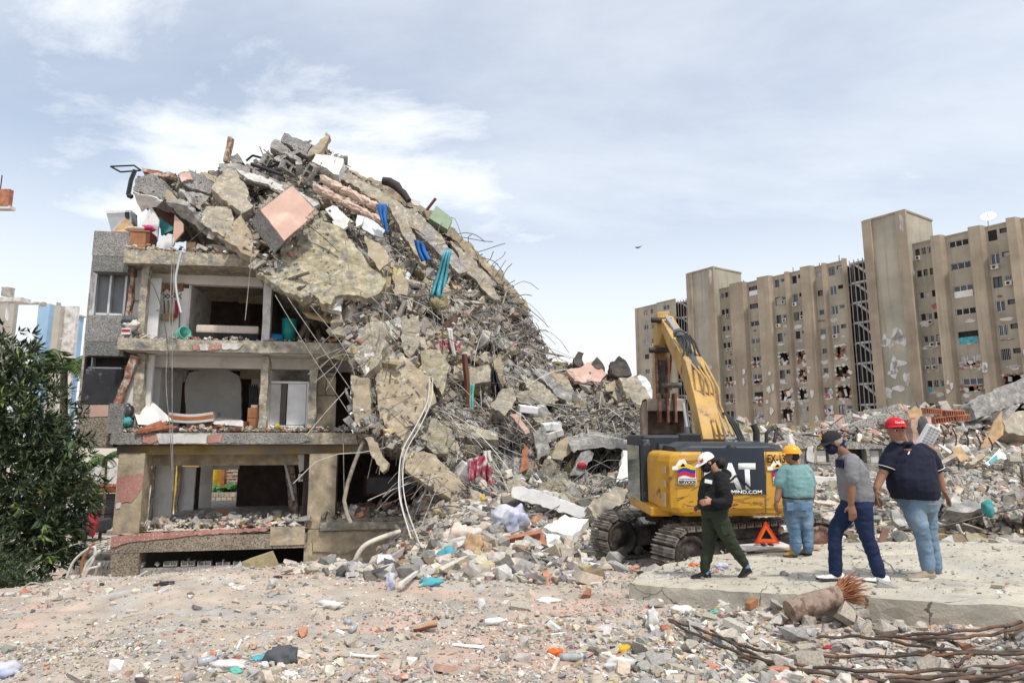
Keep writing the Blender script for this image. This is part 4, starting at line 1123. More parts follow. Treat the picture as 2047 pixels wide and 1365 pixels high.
def drape(name,label,top,bot,Y,m,wave=.1,folds=5,cat='cloth',thick=.02,sag=0):
 """hanging cloth between two pixel polylines"""
 nu,nv=21,13;g=[]
 def lerp(pl,t):
  k=t*(len(pl)-1);i=min(int(k),len(pl)-2);f=k-i
  return pl[i][0]+(pl[i+1][0]-pl[i][0])*f,pl[i][1]+(pl[i+1][1]-pl[i][1])*f
 for j in range(nv):
  for i in range(nu):
   u,v=i/(nu-1),j/(nv-1)
   a,b=lerp(top,u),lerp(bot,u)
   p=P(a[0]+(b[0]-a[0])*v,a[1]+(b[1]-a[1])*v,Y+wave*math.sin(u*folds*6.28+v*2.0+1.3*math.sin(v*4))*(.35+.65*v)-sag*v)
   g.append(p+Vector((0,mnoise.noise(p*1.7)*wave*.8,0)))
 c=g[len(g)//2].copy()
 b=MB().add([p-c for p in g],[(j*nu+i,j*nu+i+1,(j+1)*nu+i+1,(j+1)*nu+i) for j in range(nv-1) for i in range(nu-1)],True)
 o=b.build(name,M[m]);o.location=c
 s=o.modifiers.new('solid','SOLIDIFY');s.thickness=thick
 return tag(o,label,cat)
M['blue_cloth']=mat('blue_cloth',(.03,.14,.42),var=.2,scale=3,bump=.3)
M['aqua_cloth']=mat('aqua_cloth',(.10,.37,.43),var=.22,scale=3,col2=(.07,.27,.33),c2scale=2,bump=.4,bscale=12)
M['red_pink']=mat('red_pink',(.45,.07,.12),var=.3,scale=5,col2=(.5,.45,.42),c2=(.5,.55),c2scale=6,bump=.4)
drape('teal_curtain','teal curtain hanging from the middle of the slope',[(888,503),(902,499)],[(857,602),(868,590),(880,600),(892,560)],20.9,'aqua_cloth',.16,3,'curtain')
drape('blue_cloth','bright blue cloth hanging below the cream mattress',[(752,408),(772,408)],[(764,446),(775,470)],20.4,'blue_cloth',.08,2)
drape('blue_tarp','dark blue tarpaulin hanging in the gap of the slope',[(826,478),(846,487)],[(842,524),(861,520)],21.4,'blue_cloth',.12,2,'tarpaulin')
drape('patterned_cloth','red and white clothes caught in the middle of the heap',[(876,678),(922,682)],[(880,702),(918,700)],20.3,'red_pink',.15,4,'clothes')
drape('grey_towel','grey towel twisted above the red clothes',[(893,655),(903,657)],[(905,712),(911,712)],20.2,'dirty_white',.06,2,'towel')
drape('green_towel','mint green towel hanging in the crushed room',[(936,764),(948,768)],[(938,820),(946,818)],20.0,'green_cloth' if 'green_cloth' in M else M.setdefault('green_cloth',mat('green_cloth',(.16,.42,.36),var=.2,bump=.3)) and 'green_cloth',.06,2,'towel')
drape('pink_blanket','pink striped blanket hanging at the foot of the heap',[(934,918),(968,910),(980,930)],[(938,962),(960,950),(986,975)],17.2,'red_pink',.15,4,'blanket')
drape('white_cloth','pale cloth bundle above the pink blanket',[(966,902),(980,900)],[(968,925),(984,922)],17.3,'dirty_white',.08,2)
drape('dark_curtain','black plastic sheet hanging beside the crushed room',[(982,728),(990,740)],[(984,790),(1008,782)],20.6,'black_bag',.08,2,'sheet')
# --- crushed room in the middle
slab('concrete_slab','thick tan slab forming the roof of the crushed room',[(907,733),(977,731),(981,762),(947,768),(905,754)],'concrete',20.2,.1,-.5,.5)
slab('room_wall','white wall remnant of the crushed room',[(945,768),(975,766),(977,826),(950,828)],'white_plaster',20.9,0,0,.2,rough=(.4,.01),cat='wall')
slab('room_wall','dark red panel inside the crushed room',[(908,768),(935,768),(935,812),(910,812)],'wood_dark',21.0,0,0,.2,rough=None,cat='wall')
frame_thing('steel_post','rusty brown post in front of the crushed room',[(928,708),(934,770),(932,820)],19.9,.09,'wood_dark')
slab('concrete_slab','flat floor slab below the crushed room',[(890,850),(930,846),(996,866),(997,878),(895,876)],'concrete',19.1,.1,-1.2,.4)
# --- lower left of the heap
slab('concrete_slab','pale thick slab leaning on the broken middle floor',[(741,632),(771,646),(768,695),(756,726),(730,752),(703,699)],'concrete',18.9,-.3,-.5,.35,rough=(.25,.06))
slab('plaster_plate','white plaster plate under the pale leaning slab',[(728,706),(760,700),(764,716),(732,748)],'white_plaster',18.7,0,-.4,.08,cat='plate')
slab('wall_piece','tall tan wall piece hanging over the middle floor',[(701,749),(737,756),(743,798),(733,855),(709,857)],'tan_plaster',18.8,.1,-.1,.3)
slab('concrete_slab','large brown slab with holes below the pale leaning slab',[(749,730),(806,710),(863,764),(870,806),(840,836),(825,851),(806,882),(768,851),(756,813)],'tan_plaster',18.9,.3,-.5,.3)
slab('concrete_slab','large smooth tan slab slid down in front of the ground floor',[(802,895),(863,905),(924,962),(935,977),(928,1008),(848,966),(810,935)],'tan_plaster',18.2,.2,-.6,.3)
slab('wall_piece','narrow tan strip dangling over the ground floor',[(728,874),(741,874),(775,924),(764,945),(737,905)],'tan_plaster',18.6,0,-.2,.2)
slab('wall_piece','tan wall piece behind the smooth tan slab',[(860,830),(905,860),(930,920),(925,962),(880,910),(850,880)],'concrete',18.8,.2,-.3,.2)
slab('concrete_chunk','jagged pale chunk wrapped in wires by the floor edge',[(862,858),(890,856),(892,905),(870,908),(856,890)],'rough_tan',18.0,0,-.3,.4,rough=(.2,.07))
slab('wall_piece','upright curved tan piece in the middle of the heap',[(842,700),(880,698),(898,730),(885,790),(862,760),(836,745)],'rough_tan',19.3,.2,-.5,.25)
slab('wall_piece','tan block standing above the brown holed slab',[(805,640),(838,630),(838,690),(820,715),(800,690)],'concrete',19.4,.2,-.4,.3)
slab('wall_piece','tall grey plate leaning on the right of the crushed room',[(983,716),(1000,712),(1010,765),(1003,780),(990,762)],'tan_plaster',20.7,.2,-.2,.15)
slab('concrete_chunk','pale broken chunk right of the crushed room',[(996,783),(1023,773),(1031,798),(1011,832),(981,813)],'concrete',19.7,.2,-.6,.4,rough=(.2,.06))
slab('beam_piece','short pinkish beam leaning on the floor slab end',[(1019,829),(1031,827),(1061,863),(1051,867)],'pink',19.4,.2,-.4,.2,cat='beam')
slab('wall_piece','dark grey ribbed plate standing right of the floor slab',[(1065,863),(1091,855),(1099,905),(1076,920)],'grey_concrete',19.4,.2,-.3,.2)
slab('wall_piece','tan plate with torn edge standing on the rubble',[(1111,890),(1137,871),(1143,901),(1122,920),(1103,916)],'tan_plaster',19.0,.2,-.3,.1)
slab('red_board','dull red pointed board standing under the floor slab end',[(1047,885),(1056,895),(1056,935),(1038,946),(1044,910)],'terracotta',18.6,.1,-.2,.06,rough=None,cat='board')
slab('beam_piece','grey concrete beam slanting up from the rubble',[(1160,905),(1178,897),(1188,905),(1160,948),(1140,950)],'grey_concrete',18.3,.1,-.4,.3,cat='beam')
# --- right-hand lower heap
slab('pink_slab','pink tiled slab on top of the right lower heap',[(1133,741),(1183,722),(1211,749),(1200,762),(1149,762)],'pink',22.6,.1,-1.2,.2,cat='slab')
slab('wall_piece','tan wall piece left of the pink tiled slab',[(1099,737),(1122,745),(1146,776),(1138,788),(1095,752)],'tan_plaster',22.2,.2,-.7,.3)
slab('concrete_slab','pale sloping slab at the right end of the heap',[(1236,756),(1274,749),(1312,813),(1290,823),(1251,785)],'concrete',21.1,.1,-.7,.5)
slab('metal_sheet','crumpled white metal sheet at the right end of the heap',[(1274,752),(1290,752),(1314,800),(1308,814)],'pale_metal',21.3,.1,-.6,.04,cat='sheet')
slab('concrete_slab','tan sloping slab below the left end of the lower heap',[(1038,749),(1076,760),(1118,798),(1100,804),(1060,785)],'concrete',21.7,.1,-.9,.3)
slab('concrete_slab','long slab edge crossing the lower heap',[(1060,735),(1090,740),(1150,790),(1190,810),(1180,826),(1120,796)],'grey_concrete',21.8,.1,-.7,.3)
slab('wall_piece','brown block beside the pale sloping slab',[(1210,768),(1228,760),(1232,780),(1212,782)],'tan_plaster',21.6,.1,-.6,.3)
for k,(pts,lb) in enumerate([([(1148,728),(1156,704),(1166,704),(1168,722),(1160,734)],'small dark stub on the skyline of the lower heap'),([(1184,724),(1194,713),(1206,728),(1210,744),(1196,738)],'dark leaning lump right of the pink tiled slab'),([(1221,748),(1222,722),(1238,712),(1258,730),(1264,748),(1240,752)],'large dark lump on the skyline of the lower heap')]):
 slab('dark_lump',lb,pts,mat('dark_concrete',(.10,.085,.075),var=.3,bump=.8,bscale=12,bdist=.05),22.8,.1,-.4,.5,rough=(.2,.08),cat='concrete lump')
slab('white_beam','long white plastered beam lying at the foot of the heap',[(1025,974),(1046,972),(1171,1014),(1168,1032),(1150,1032),(1023,993)],'white_plaster',15.0,-.6,-.3,.4,rough=(.3,.03),cat='beam')
slab('white_beam','pale beam slanting up to the right of the white beam',[(1175,1012),(1229,970),(1256,981),(1244,1005),(1192,1035)],'concrete',14.8,.6,-1.0,.4,rough=(.3,.03),cat='beam')
slab('white_plate','white plaster plate lying in front of the beams',[(1086,1054),(1130,1027),(1175,1039),(1146,1069)],'white_plaster',13.9,.1,-2.6,.18,cat='plate')
slab('white_plate','flat pale box shaped piece right of the plaster plate',[(1183,1043),(1221,1034),(1259,1048),(1214,1060),(1190,1060)],'concrete',13.9,.1,-2.6,.25,cat='plate')
slab('white_plate','white board standing beside the cab of the excavator',[(1244,901),(1267,905),(1256,962),(1232,962)],'white_plaster',17.0,.1,-.8,.2,cat='board')
slab('white_plate','white sheet propped behind the track of the excavator',[(1280,1030),(1302,1008),(1310,1020),(1296,1046)],'white_plaster',14.2,.1,-1.5,.08,cat='sheet')
ch=empty('steel_channel_beam',P(1050,1088,13.2));tag(ch,'rusty red steel channel lying in front of the heap','steel beam')
sub_slab('web','',[(1010,1078),(1083,1063),(1097,1090),(1016,1106)],'terracotta',parent=ch,Y0=13.2,gx=.2,gy=-1.2,th=.03,rough=None,j=None)
sub_slab('flange','',[(1008,1072),(1083,1058),(1084,1063),(1010,1078)],'terracotta',parent=ch,Y0=13.1,gx=.2,gy=-1.2,ext=(0,.16,-.02),rough=None,j=None)
sub_slab('flange','',[(1016,1106),(1097,1090),(1099,1094),(1018,1111)],'terracotta',parent=ch,Y0=13.0,gx=.2,gy=-1.2,ext=(0,.2,-.02),rough=None,j=None)
slab('torn_board','torn pale board at the end of the rusty channel',[(1084,1064),(1120,1072),(1112,1090),(1098,1096)],'white_plaster',13.3,.1,-1.2,.03,cat='board')
M['blue_white']=mat('blue_white',(.55,.55,.6),var=.2,scale=3,col2=(.35,.37,.5),c2scale=2,c2=(.5,.6),bump=.4,bscale=7,bdist=.04)
tag(lumpy('cloth_bundle',P(1020,1042,14.2),.4,'blue_white',41,(.95,.6,.8),3,.5),'big white and lilac cloth bundle left of the plaster plate','cloth bundle')
tag(lumpy('cloth_bundle',P(926,1075,13.6),.34,'mattress',42,(1.2,.6,.75),3,.6),'cream and yellow cloth bundle at the foot of the heap','cloth bundle')
tag(lumpy('foam_chunk',P(948,1105,12.6),.26,'wood_pale',43,(.8,.6,1.2),3,.5),'tan torn foam chunk below the cream bundle','foam chunk')
tag(lumpy('blue_bag',P(900,1115,12.6),.2,'aqua_cloth',44,(1.1,.7,.9),2,.6),'crumpled light blue bag left of the foam chunk','bag')
tag(lumpy('red_wall_lump',on_ground(815,1118)+Vector((0,0,.14)),.24,'brick',45,(1.1,.7,.9),3,.5),'red brown brickwork lump on the rubble by the plinth wall','brickwork lump')
tag(lumpy('yellow_rag',P(966,1000,16.6),.12,'yellow_cloth',46,(.6,.5,1.3)),'small yellow rag hanging below the pink blanket','rag')
tag(lumpy('red_rag',P(1163,930,18.2),.14,'red_cloth',47,(1,.5,.6)),'small red rag in the dark hollow of the lower heap','rag')
for k,(x,y,lb) in enumerate([(1055,818,'white air conditioner box in the gap of the lower heap'),(1102,852,'white appliance box below the sloping slabs'),(1106,868,'pale box under the white appliance box')]):
 o=MB().cham((0,0,0),(.6,.3,.22),.03).build('appliance_box',M['white_paint'] if k<2 else M['dirty_white']);o.location=P(x,y,20.0);o.rotation_euler=(.2,.1-.2*k,.3);tag(o,lb,'appliance')
slab('concrete_slab','added grey slab shading the hollow of the lower heap',[(1138,888),(1200,872),(1278,888),(1274,904),(1205,892),(1146,904)],'grey_concrete',18.9,.1,-.5,ext=(0,2.0,.3))  # slab added over the hollow to keep sky light out
slab('concrete_slab','added tan slab shading the gap above the appliance boxes',[(1030,792),(1070,780),(1112,794),(1108,806),(1040,806)],'concrete',21.2,.1,-.5,ext=(0,1.8,.25))  # second added overhang, darkens the gap below it
# --- bars and wires
def droop(p0,dirv,L,sag,n=6,wob=.06,seed=0):
 r=random.Random(seed);pts=[];d=Vector(dirv).normalized()
 w=Vector((r.uniform(-1,1),r.uniform(-1,1),r.uniform(-1,1)))
 for i in range(n):
  t=i/(n-1)
  pts.append(p0+d*(L*t)+Vector((0,0,-sag*t*t*L))+w*(math.sin(t*5+seed)*wob*L))
 return pts
def tangle(name,label,clusters,n,r,m,Lr=(.5,2.4)):
 b=MB()
 for i in range(n):
  cx,cy,sx,sy=clusters[i%len(clusters)]
  x,y=rnd.gauss(cx,sx),rnd.gauss(cy,sy)
  if not bool(inside(np.array(x),np.array(y),HEAP)):continue
  p=P(x,y,Dp(x,y)-rnd.uniform(.1,.6))
  mode=rnd.random()
  if mode<.5:dv,sg=(rnd.gauss(0,.4),rnd.uniform(-.5,.1),-1),.05
  elif mode<.8:dv,sg=(rnd.gauss(0,1),rnd.uniform(-.7,.1),rnd.uniform(-.3,.5)),.5
  else :dv,sg=(rnd.choice((-1,1)),-.2,rnd.uniform(-.9,-.2)),.1
  b.tube(droop(p,dv,rnd.uniform(*Lr),sg,6,rnd.uniform(.02,.12),i),r*rnd.uniform(.8,1.3),3,caps=False)
 return tag(b.build(name,M[m]),label,'wires',kind='stuff')
CL=[(980,740,50,60),(1030,760,35,50),(1180,870,70,50),(1240,920,40,50),(930,930,40,50),(880,820,40,50),(1110,830,60,30),(900,560,50,40),(1000,640,40,30),(820,640,60,70),(1280,980,15,30),(1250,830,40,20),(960,880,30,40)]
tangle('rebar_tangle','tangle of thin grey wires hanging all over the heap',CL,900,.012,'wire')
tangle('rebar_tangle','tangle of rusty reinforcing bars sticking out of the heap',CL+[(560,400,60,30),(780,460,60,40)],460,.013,'rebar',(.4,1.8))
tangle('light_cables','loose pale cables hanging over the heap',CL,150,.012,'wire_white',(.8,3.0))
# reinforcing bars bending over the right silhouette
for i in range(18):
 t=i/17;x=915+165*t;y=468+190*t**1.15
 p=P(x,y,24.6)
 o=MB().tube(droop(p,(rnd.uniform(.1,.9),-.1,rnd.uniform(-.5,.7)),rnd.uniform(.3,1.3),rnd.uniform(-.1,.7),7,rnd.uniform(.03,.16),i),.014,4).build('reinforcing_bar',M['rebar'])
 tag(o,'rusty reinforcing bar bending over the right edge of the collapsed roof','reinforcing bar','bars along the right edge of the collapsed roof')
def cable(name,label,pxs,Y,r,m,cat='cable',group=None,n=5):
 Ys=Y if isinstance(Y,(list,tuple)) else [Y]*len(pxs)
 k=[P(x,y,d) for (x,y),d in zip(pxs,Ys)]
 pts=[]
 for i in range(len(k)-1):
  p0,p1,p2,p3=k[max(i-1,0)],k[i],k[i+1],k[min(i+2,len(k)-1)]
  for q in range(n):
   t=q/n;pts.append(.5*((2*p1)+(p2-p0)*t+(2*p0-5*p1+4*p2-p3)*t*t+(3*p1-p0-3*p2+p3)*t**3))
 pts.append(k[-1])
 return tag(MB().tube(pts,r,6).build(name,M[m]),label,cat,group)
cable('hanging_cable','pale thick cable looping down before the ground floor',[(858,752),(855,800),(832,850),(806,897),(798,943),(800,1000),(822,1076)],[18.4,18.2,17.8,17.4,17.2,16.5,15],.019,'wire_white')
cable('hanging_cable','second pale cable beside the looping one',[(865,755),(862,800),(840,852),(813,900),(805,950),(812,1010),(838,1085)],[18.4,18.2,17.8,17.4,17.2,16.5,15],.016,'wire_white')
cable('hanging_cable','third thinner cable beside the looping ones',[(858,760),(848,820),(818,880),(802,940),(806,1020),(850,1110)],[18.4,18.2,17.8,17.4,16.5,14.5],.016,'wire')
cable('broken_pole','bent pale wooden strip hanging beside the right column',[(727,882),(707,930),(688,1000),(702,1046)],[18.4,18.4,18.3,18.2],.06,'wood_grey','strip',n=2)
cable('bent_pipe','bent tan pipe leaning on the plinth wall',[(702,1145),(720,1100),(748,1080),(800,1062)],[17.0,17.0,17.2,17.6],.07,'pvc','pipe')
cable('downpipe','bent light metal pipe dangling before the upper room',[(362,505),(356,530),(351,560),(355,595),(362,625)],18.7,.035,'pale_metal','pipe')
wl_=[([(345,470),(340,620),(332,760),(340,860),(345,980)],'long thin wire hanging down the left of the open rooms'),([(349,505),(345,640),(344,790),(346,980)],'long cord hanging beside the thin wire'),([(290,540),(318,600),(334,680),(338,760)],'dark wire slanting past the white door'),
([(503,505),(498,560),(490,640)],'thin wire hanging before the bed'),([(550,590),(610,690),(700,830)],'taut wire slanting across the upper right room'),([(575,595),(640,690),(716,800)],'second taut wire slanting across the upper right room'),([(620,610),(690,700),(720,790)],'third taut wire near the leaning slab'),
([(686,870),(688,990)],'thin wire hanging before the right column'),([(700,760),(712,870),(722,900)],'dark wire hanging over the tall tan wall piece'),([(780,495),(765,640),(760,690)],'reddish wire crossing the tan plates'),([(690,480),(700,560)],'rusty wire on the huge yellowish slab')]
for pts,lb in wl_:
 cable('hanging_wire',lb,pts,18.55,.012,'wire' if 'dark' not in lb else 'wire_dark','wire')
for i in range(16):
 x=905+i*24+rnd.uniform(-8,8);y=700+rnd.uniform(0,120)+(60 if x>1060 else 0)
 Y=Dp(x,y)-.7;L=rnd.uniform(60,170)
 cable('hanging_wire','pale wire hanging down the lower right of the heap',[(x,y),(x+rnd.uniform(-14,14),y+L*.5),(x+rnd.uniform(-22,22),y+L)],[Y,Y-.2,Y-.1],.013,'wire_white','wire','pale wires hanging on the lower right of the heap')

# ------------------------------------------------------------------ excavator
M['cat_yellow']=mat('cat_yellow',(.55,.29,.028),rough=.5,var=.12,scale=1.6,col2=(.50,.25,.035),c2=(.52,.64),c2scale=1.4,col3=(.16,.075,.035),c3=(.59,.68),c3scale=3.6,bump=.15,bscale=30,spec=.3,dust=.22)
M['boom_yellow']=mat('boom_yellow',(.50,.31,.10),rough=.7,var=.18,scale=1.6,dust=.3,col2=(.36,.25,.13),c2=(.52,.66),c2scale=1.2,col3=(.13,.07,.04),c3=(.6,.7),c3scale=3,bump=.15)
M['black_paint']=mat('black_paint',(.028,.032,.04),rough=.5,var=.2,scale=2,col3=(.14,.14,.14),c3=(.62,.72),c3scale=3,bump=.1)
M['panel_black']=mat('panel_black',(.028,.035,.048),rough=.45,var=.12,scale=1.5,col3=(.12,.13,.14),c3=(.66,.74),c3scale=5,bump=.05)
M['track_steel']=mat('track_steel',(.20,.175,.15),rough=.6,metal=.35,var=.25,scale=6,col2=(.34,.29,.24),c2=(.48,.6),c2scale=4,bump=.4,bscale=25)
M['dark_steel']=mat('dark_steel',(.045,.036,.032),rough=.7,metal=.2,var=.3,scale=4,dust=.35,bump=.4)
M['rust_steel']=mat('rust_steel',(.16,.075,.05),rough=.75,var=.3,scale=3,col2=(.3,.2,.15),c2=(.5,.62),c2scale=2,bump=.5)
M['bucket_steel']=mat('bucket_steel',(.30,.22,.18),rough=.7,metal=.15,var=.2,scale=2,col2=(.42,.34,.29),c2=(.48,.6),c2scale=1.5,col3=(.12,.06,.05),c3=(.6,.68),c3scale=3,bump=.3)
M['chrome']=mat('chrome',(.6,.6,.6),rough=.2,metal=.9,var=.05,bump=0)
M['cyl_grey']=mat('cyl_grey',(.10,.105,.11),rough=.4,metal=.3,var=.15,bump=.05)
M['white_decal']=mat('white_decal',(.78,.78,.76),rough=.5,var=.08,scale=9,bump=0)
M['black_decal']=mat('black_decal',(.015,.015,.02),rough=.5,var=.1,bump=0)
M['flag_yellow']=mat('flag_yellow',(.75,.50,.03),var=.05,bump=0);M['flag_blue']=mat('flag_blue',(.02,.05,.25),var=.05,bump=0);M['flag_red']=mat('flag_red',(.55,.02,.06),var=.05,bump=0)
M['reflector']=mat('reflector',(.42,.30,.22),rough=.35,var=.1,bump=0)
M['cab_glass']=mat('cab_glass',(.09,.13,.12),rough=.08,spec=.6,var=.15,bump=0)
EO=Vector((3.86,10.9,2.6))
exc=empty('excavator',EO);tag(exc,'worn yellow and black tracked excavator standing with its back to us','excavator')
def el(px,py,dy=0.0):return P(px,py,EO.y+dy)-EO
def outline_ring(pts,z,inset):
 cx=sum(p[0] for p in pts)/len(pts);cy=sum(p[1] for p in pts)/len(pts);out=[]
 for x,y in pts:
  d=math.hypot(x-cx,y-cy);k=max(0,(d-inset)/d);out.append(Vector((cx+(x-cx)*k,cy+(y-cy)*k,z)))
 return out
zb,zt=el(1450,1032).z,el(1450,903).z
xl,xr=el(1316,970,.35).x,el(1598,970,.35).x
plan=[(xl,.38),(xl+.05,.26),(xl+.13,.06),(xl+.24,0.0),(0,-.05),(xr-.3,0.0),(xr-.12,.06),(xr-.02,.25),(xr,.45),(xr,1.25),(xl,1.25)]
cw=MB().loft([outline_ring(plan,zb,.16),outline_ring(plan,zb+.06,.05),outline_ring(plan,zb+.14,0),outline_ring(plan,zt-.16,0),outline_ring(plan,zt-.05,.03),outline_ring(plan,zt,.12)],smooth=False).build('counterweight',M['cat_yellow'],exc,bevel=.03)
for k,yy in enumerate((938,966,990,1004)):
 b=MB().box((0,0,0),(.09,.012,.11));o=b.build('reflector',M['reflector'],cw);o.location=el(1328,yy,.12)+Vector((-.02,-.03,0));o.rotation_euler=(0,0,R(-66))
# engine deck, hood and cab
def blk(name,x0,x1,y0,y1,z0,z1,m,parent=exc,b=.03):return MB().bx(x0,x1,y0,y1,z0,z1).build(name,M[m],parent,bevel=b)
blk('engine_deck',xl+.1,xr-.02,1.26,2.6,zb+.1,zt-.08,'black_paint')
hz=el(1440,881,.6).z
hood=MB();rings=[]
for t in np.linspace(0,1,9):
 x=el(1342+205*t,890,.5).x;hh=(hz-zt)*(.75+.28*math.sin(t*7.0)*.3+(.12 if t>.45 else 0))+zt-.0
 if t in (0,1):hh-=.06
 rings.append([Vector((x,.12,zt-.02)),Vector((x,.16,hh-.05)),Vector((x,.28,hh)),Vector((x,1.1,hh+.02)),Vector((x,1.24,hh-.06)),Vector((x,1.3,zt-.02))])
hood.loft(rings,smooth=False).build('hood',M['black_paint'],exc,bevel=.03)
cl=MB().lathe([(.0,0),(.09,.0),(.09,.06),(.06,.11),(0,.125)],el(1462,902,.1),14).build('latch',M['black_metal'],exc)
cx0,cx1=el(1292,950,1.0).x,el(1392,950,1.3).x
ct=el(1330,869,1.2).z;cb=el(1330,1028,1.0).z
cab=blk('cab',cx0,cx1,1.3,2.95,cb,ct,'black_paint',b=.05)
blk('cab_pillar',cx0-.02,cx0+.14,1.24,1.42,cb,ct-.08,'black_paint',cab)
wp=blk('cab_window',el(1319,900,1.25).x,el(1352,900,1.25).x,1.275,1.29,el(1330,925,1.25).z,el(1330,887,1.25).z,'cab_glass',cab,0)
for q,(a,b_) in enumerate(((1316,1319),(1352,1355))):blk('window_frame',el(a,900,1.25).x,el(b_,900,1.25).x,1.262,1.292,el(1330,928,1.25).z,el(1330,884,1.25).z,'black_metal',cab,0)
sp=MB().bx(cx0-.035,cx0-.024,1.45,2.7,cb+.1,ct-.2).build('side_window',M['cab_glass'],cab)
blk('side_skirt',el(1301,1020,.4).x,xl+.26,.42,2.4,el(1320,1031,.5).z,el(1320,1012,.5).z,'cat_yellow',b=.03)
blk('cab_rail',cx1-.3,cx1+.12,1.28,1.5,ct-.16,ct+.03,'black_metal',cab)
# muffler and handrail
MB().tube([el(1512,882,.9),el(1512,862,.9),el(1506,848,.9)],.06,10).build('exhaust',M['black_metal'],exc)
MB().tube([el(1532,884,1.0),el(1532,866,1.0),el(1540,858,1.0),el(1552,858,1.0),el(1548,884,1.0)],.035,8).build('handrail',M['black_metal'],exc)
# decals on the counterweight
def decal(name,px0,py0,px1,py1,dy,m,parent=cw):
 a,b=el(px0,py1,dy),el(px1,py0,dy)
 return MB().bx(a.x,b.x,dy,dy+.006,a.z,b.z).build(name,M[m],parent)
def txt(name,s,px0,py0,px1,py1,dy,m,parent,bold=0.0,to=el,shear=0.0):
 """lettering fitted to a pixel box"""
 cu=bpy.data.curves.new(name,'FONT');cu.body=s;cu.extrude=.0;cu.offset=bold;cu.shear=shear;cu.resolution_u=3
 t=bpy.data.objects.new(name,cu);C.objects.link(t)
 me=bpy.data.meshes.new_from_object(t.evaluated_get(bpy.context.evaluated_depsgraph_get()));bpy.data.objects.remove(t)
 co=np.zeros(len(me.vertices)*3,np.float32);me.vertices.foreach_get('co',co);co=co.reshape(-1,3)
 lo,hi=co.min(0),co.max(0);a,b=to(px0,py1,dy),to(px1,py0,dy)
 out=np.zeros_like(co)
 out[:,0]=a.x+(co[:,0]-lo[0])/(hi[0]-lo[0])*(b.x-a.x);out[:,1]=dy;out[:,2]=a.z+(co[:,1]-lo[1])/(hi[1]-lo[1])*(b.z-a.z)
 me.vertices.foreach_set('co',out.ravel());me.update()
 me.materials.clear()
 o=link(name,me,M[m],parent)
 sdf=o.modifiers.new('solid','SOLIDIFY');sdf.thickness=.003
 return o
F0=-.058
decal('black_panel',1408,895,1527,988,F0,'panel_black')
txt('lettering','CAT',1408,925,1510,979,F0-.006,'white_decal',cw,.045)
b=MB()
for p0,p1 in (((1452,968),(1472,950)),((1472,950),(1504,979))):
 a,c=el(*p0,F0-.012),el(*p1,F0-.012);n_=Vector((-(c-a).z,0,(c-a).x)).normalized()*.016
 b.prism([a-n_,c-n_,c+n_,a+n_],(0,.004,0))
b.build('chevron',M['black_decal'],cw)
txt('lettering','PEACEOFMIND.COM',1412,979.5,1523,987,F0-.006,'white_decal',cw,.03)
txt('lettering','EX-13',1535,908,1569,925,F0+.012,'black_decal',cw,.02)
def sticker(x0,y0,s,dy):
 q=lambda x,y,d=0:el(x0+x*s,y0+y*s,dy-d)
 b=MB().prism([q(6,14),q(14,2),q(24,0),(q(30,10)),q(46,16),q(47,36),q(48,38),q(48,50),q(12,50),q(12,22),q(0,22),q(0,15)],(0,.004,0));st_=b.build('sticker',M['white_decal'],cw)
 for k,m in enumerate(('flag_yellow','flag_blue','flag_red')):
  top,bot=[],[]
  for i in range(9):
   t=i/8;yy=15-1.5+3.0*math.sin(t*5.2+3.0)-2.5*t+7.6*k;top.append(q(12+34*t,yy,.005));bot.append(q(12+34*t,yy+7.6,.005))
  MB().prism(top+bot[::-1],(0,.003,0)).build('flag_band',M[m],st_)
 MB().prism([q(16,16),q(21,7),q(26,15)],(0,.003,0)).build('emblem',M['flag_yellow'],st_).location=(0,-.005,0)
 o=txt('lettering','SERVICIOS',x0+13*s,y0+43*s,x0+47*s,y0+49*s,dy-.006,'black_decal',st_,.035)
 o=txt('lettering','Vicepresidencia de',x0+13*s,y0+38.5*s,x0+47*s,y0+42*s,dy-.006,'flag_blue',st_,.0)
sticker(1344,917,1.0,-.047)
sticker(1534,919,.94,-.044)
# fuel-dark scratches
scf=MB()
for k in range(60):
 x,y=rnd.uniform(1340,1590),rnd.uniform(910,1024) if k%3 else rnd.uniform(995,1026);L=rnd.uniform(5,42)
 if 1400<x<1530 and y<992:continue
 f_=F0+.05*abs(el(x,970).x)/1.1
 a,c=el(x,y,f_),el(min(x+L,1594),y-L*rnd.uniform(-.3,.6),f_)
 scf.tube([a,(a+c)/2+Vector((0,0,rnd.uniform(-.02,.02))),c],rnd.uniform(.002,.006),4)
scf.build('scuffing',M['rust_steel'],cw)
for x in (1402,1531):
 a,c=el(x,899,F0+.005),el(x,1026,F0+.005);MB().tube([a,c],.006,4).build('panel_seam',M['black_metal'],cw)
# boom, stick and bucket
def wpt(px,py,Y):return P(px,py,Y)-EO
A,E1,T1=wpt(1424,892,12.9),wpt(1386,748,14.7),wpt(1331,642,17.2)
side_v=Vector(((T1-A).y,-(T1-A).x,0)).normalized()
def beam(path,hs,ws):
 rings=[];m_=len(path)
 for i,p in enumerate(path):
  t=(path[min(i+1,m_-1)]-path[max(i-1,0)]).normalized();up=side_v.cross(t).normalized()
  h,w=hs[i]/2,ws[i]/2
  rings.append([p+side_v*w+up*h,p-side_v*w+up*h,p-side_v*w-up*h,p+side_v*w-up*h])
 return MB().loft(rings,smooth=False)
bpath=[A,A.lerp(E1,.5)+Vector((0,0,.12)),E1+Vector((0,0,.05)),E1.lerp(T1,.5),T1]
boom=beam(bpath,[.42,.5,.58,.44,.3],[.42,.42,.42,.38,.34]).build('boom',M['boom_yellow'],exc,bevel=.02)
upb=Vector((0,-.75,.66))
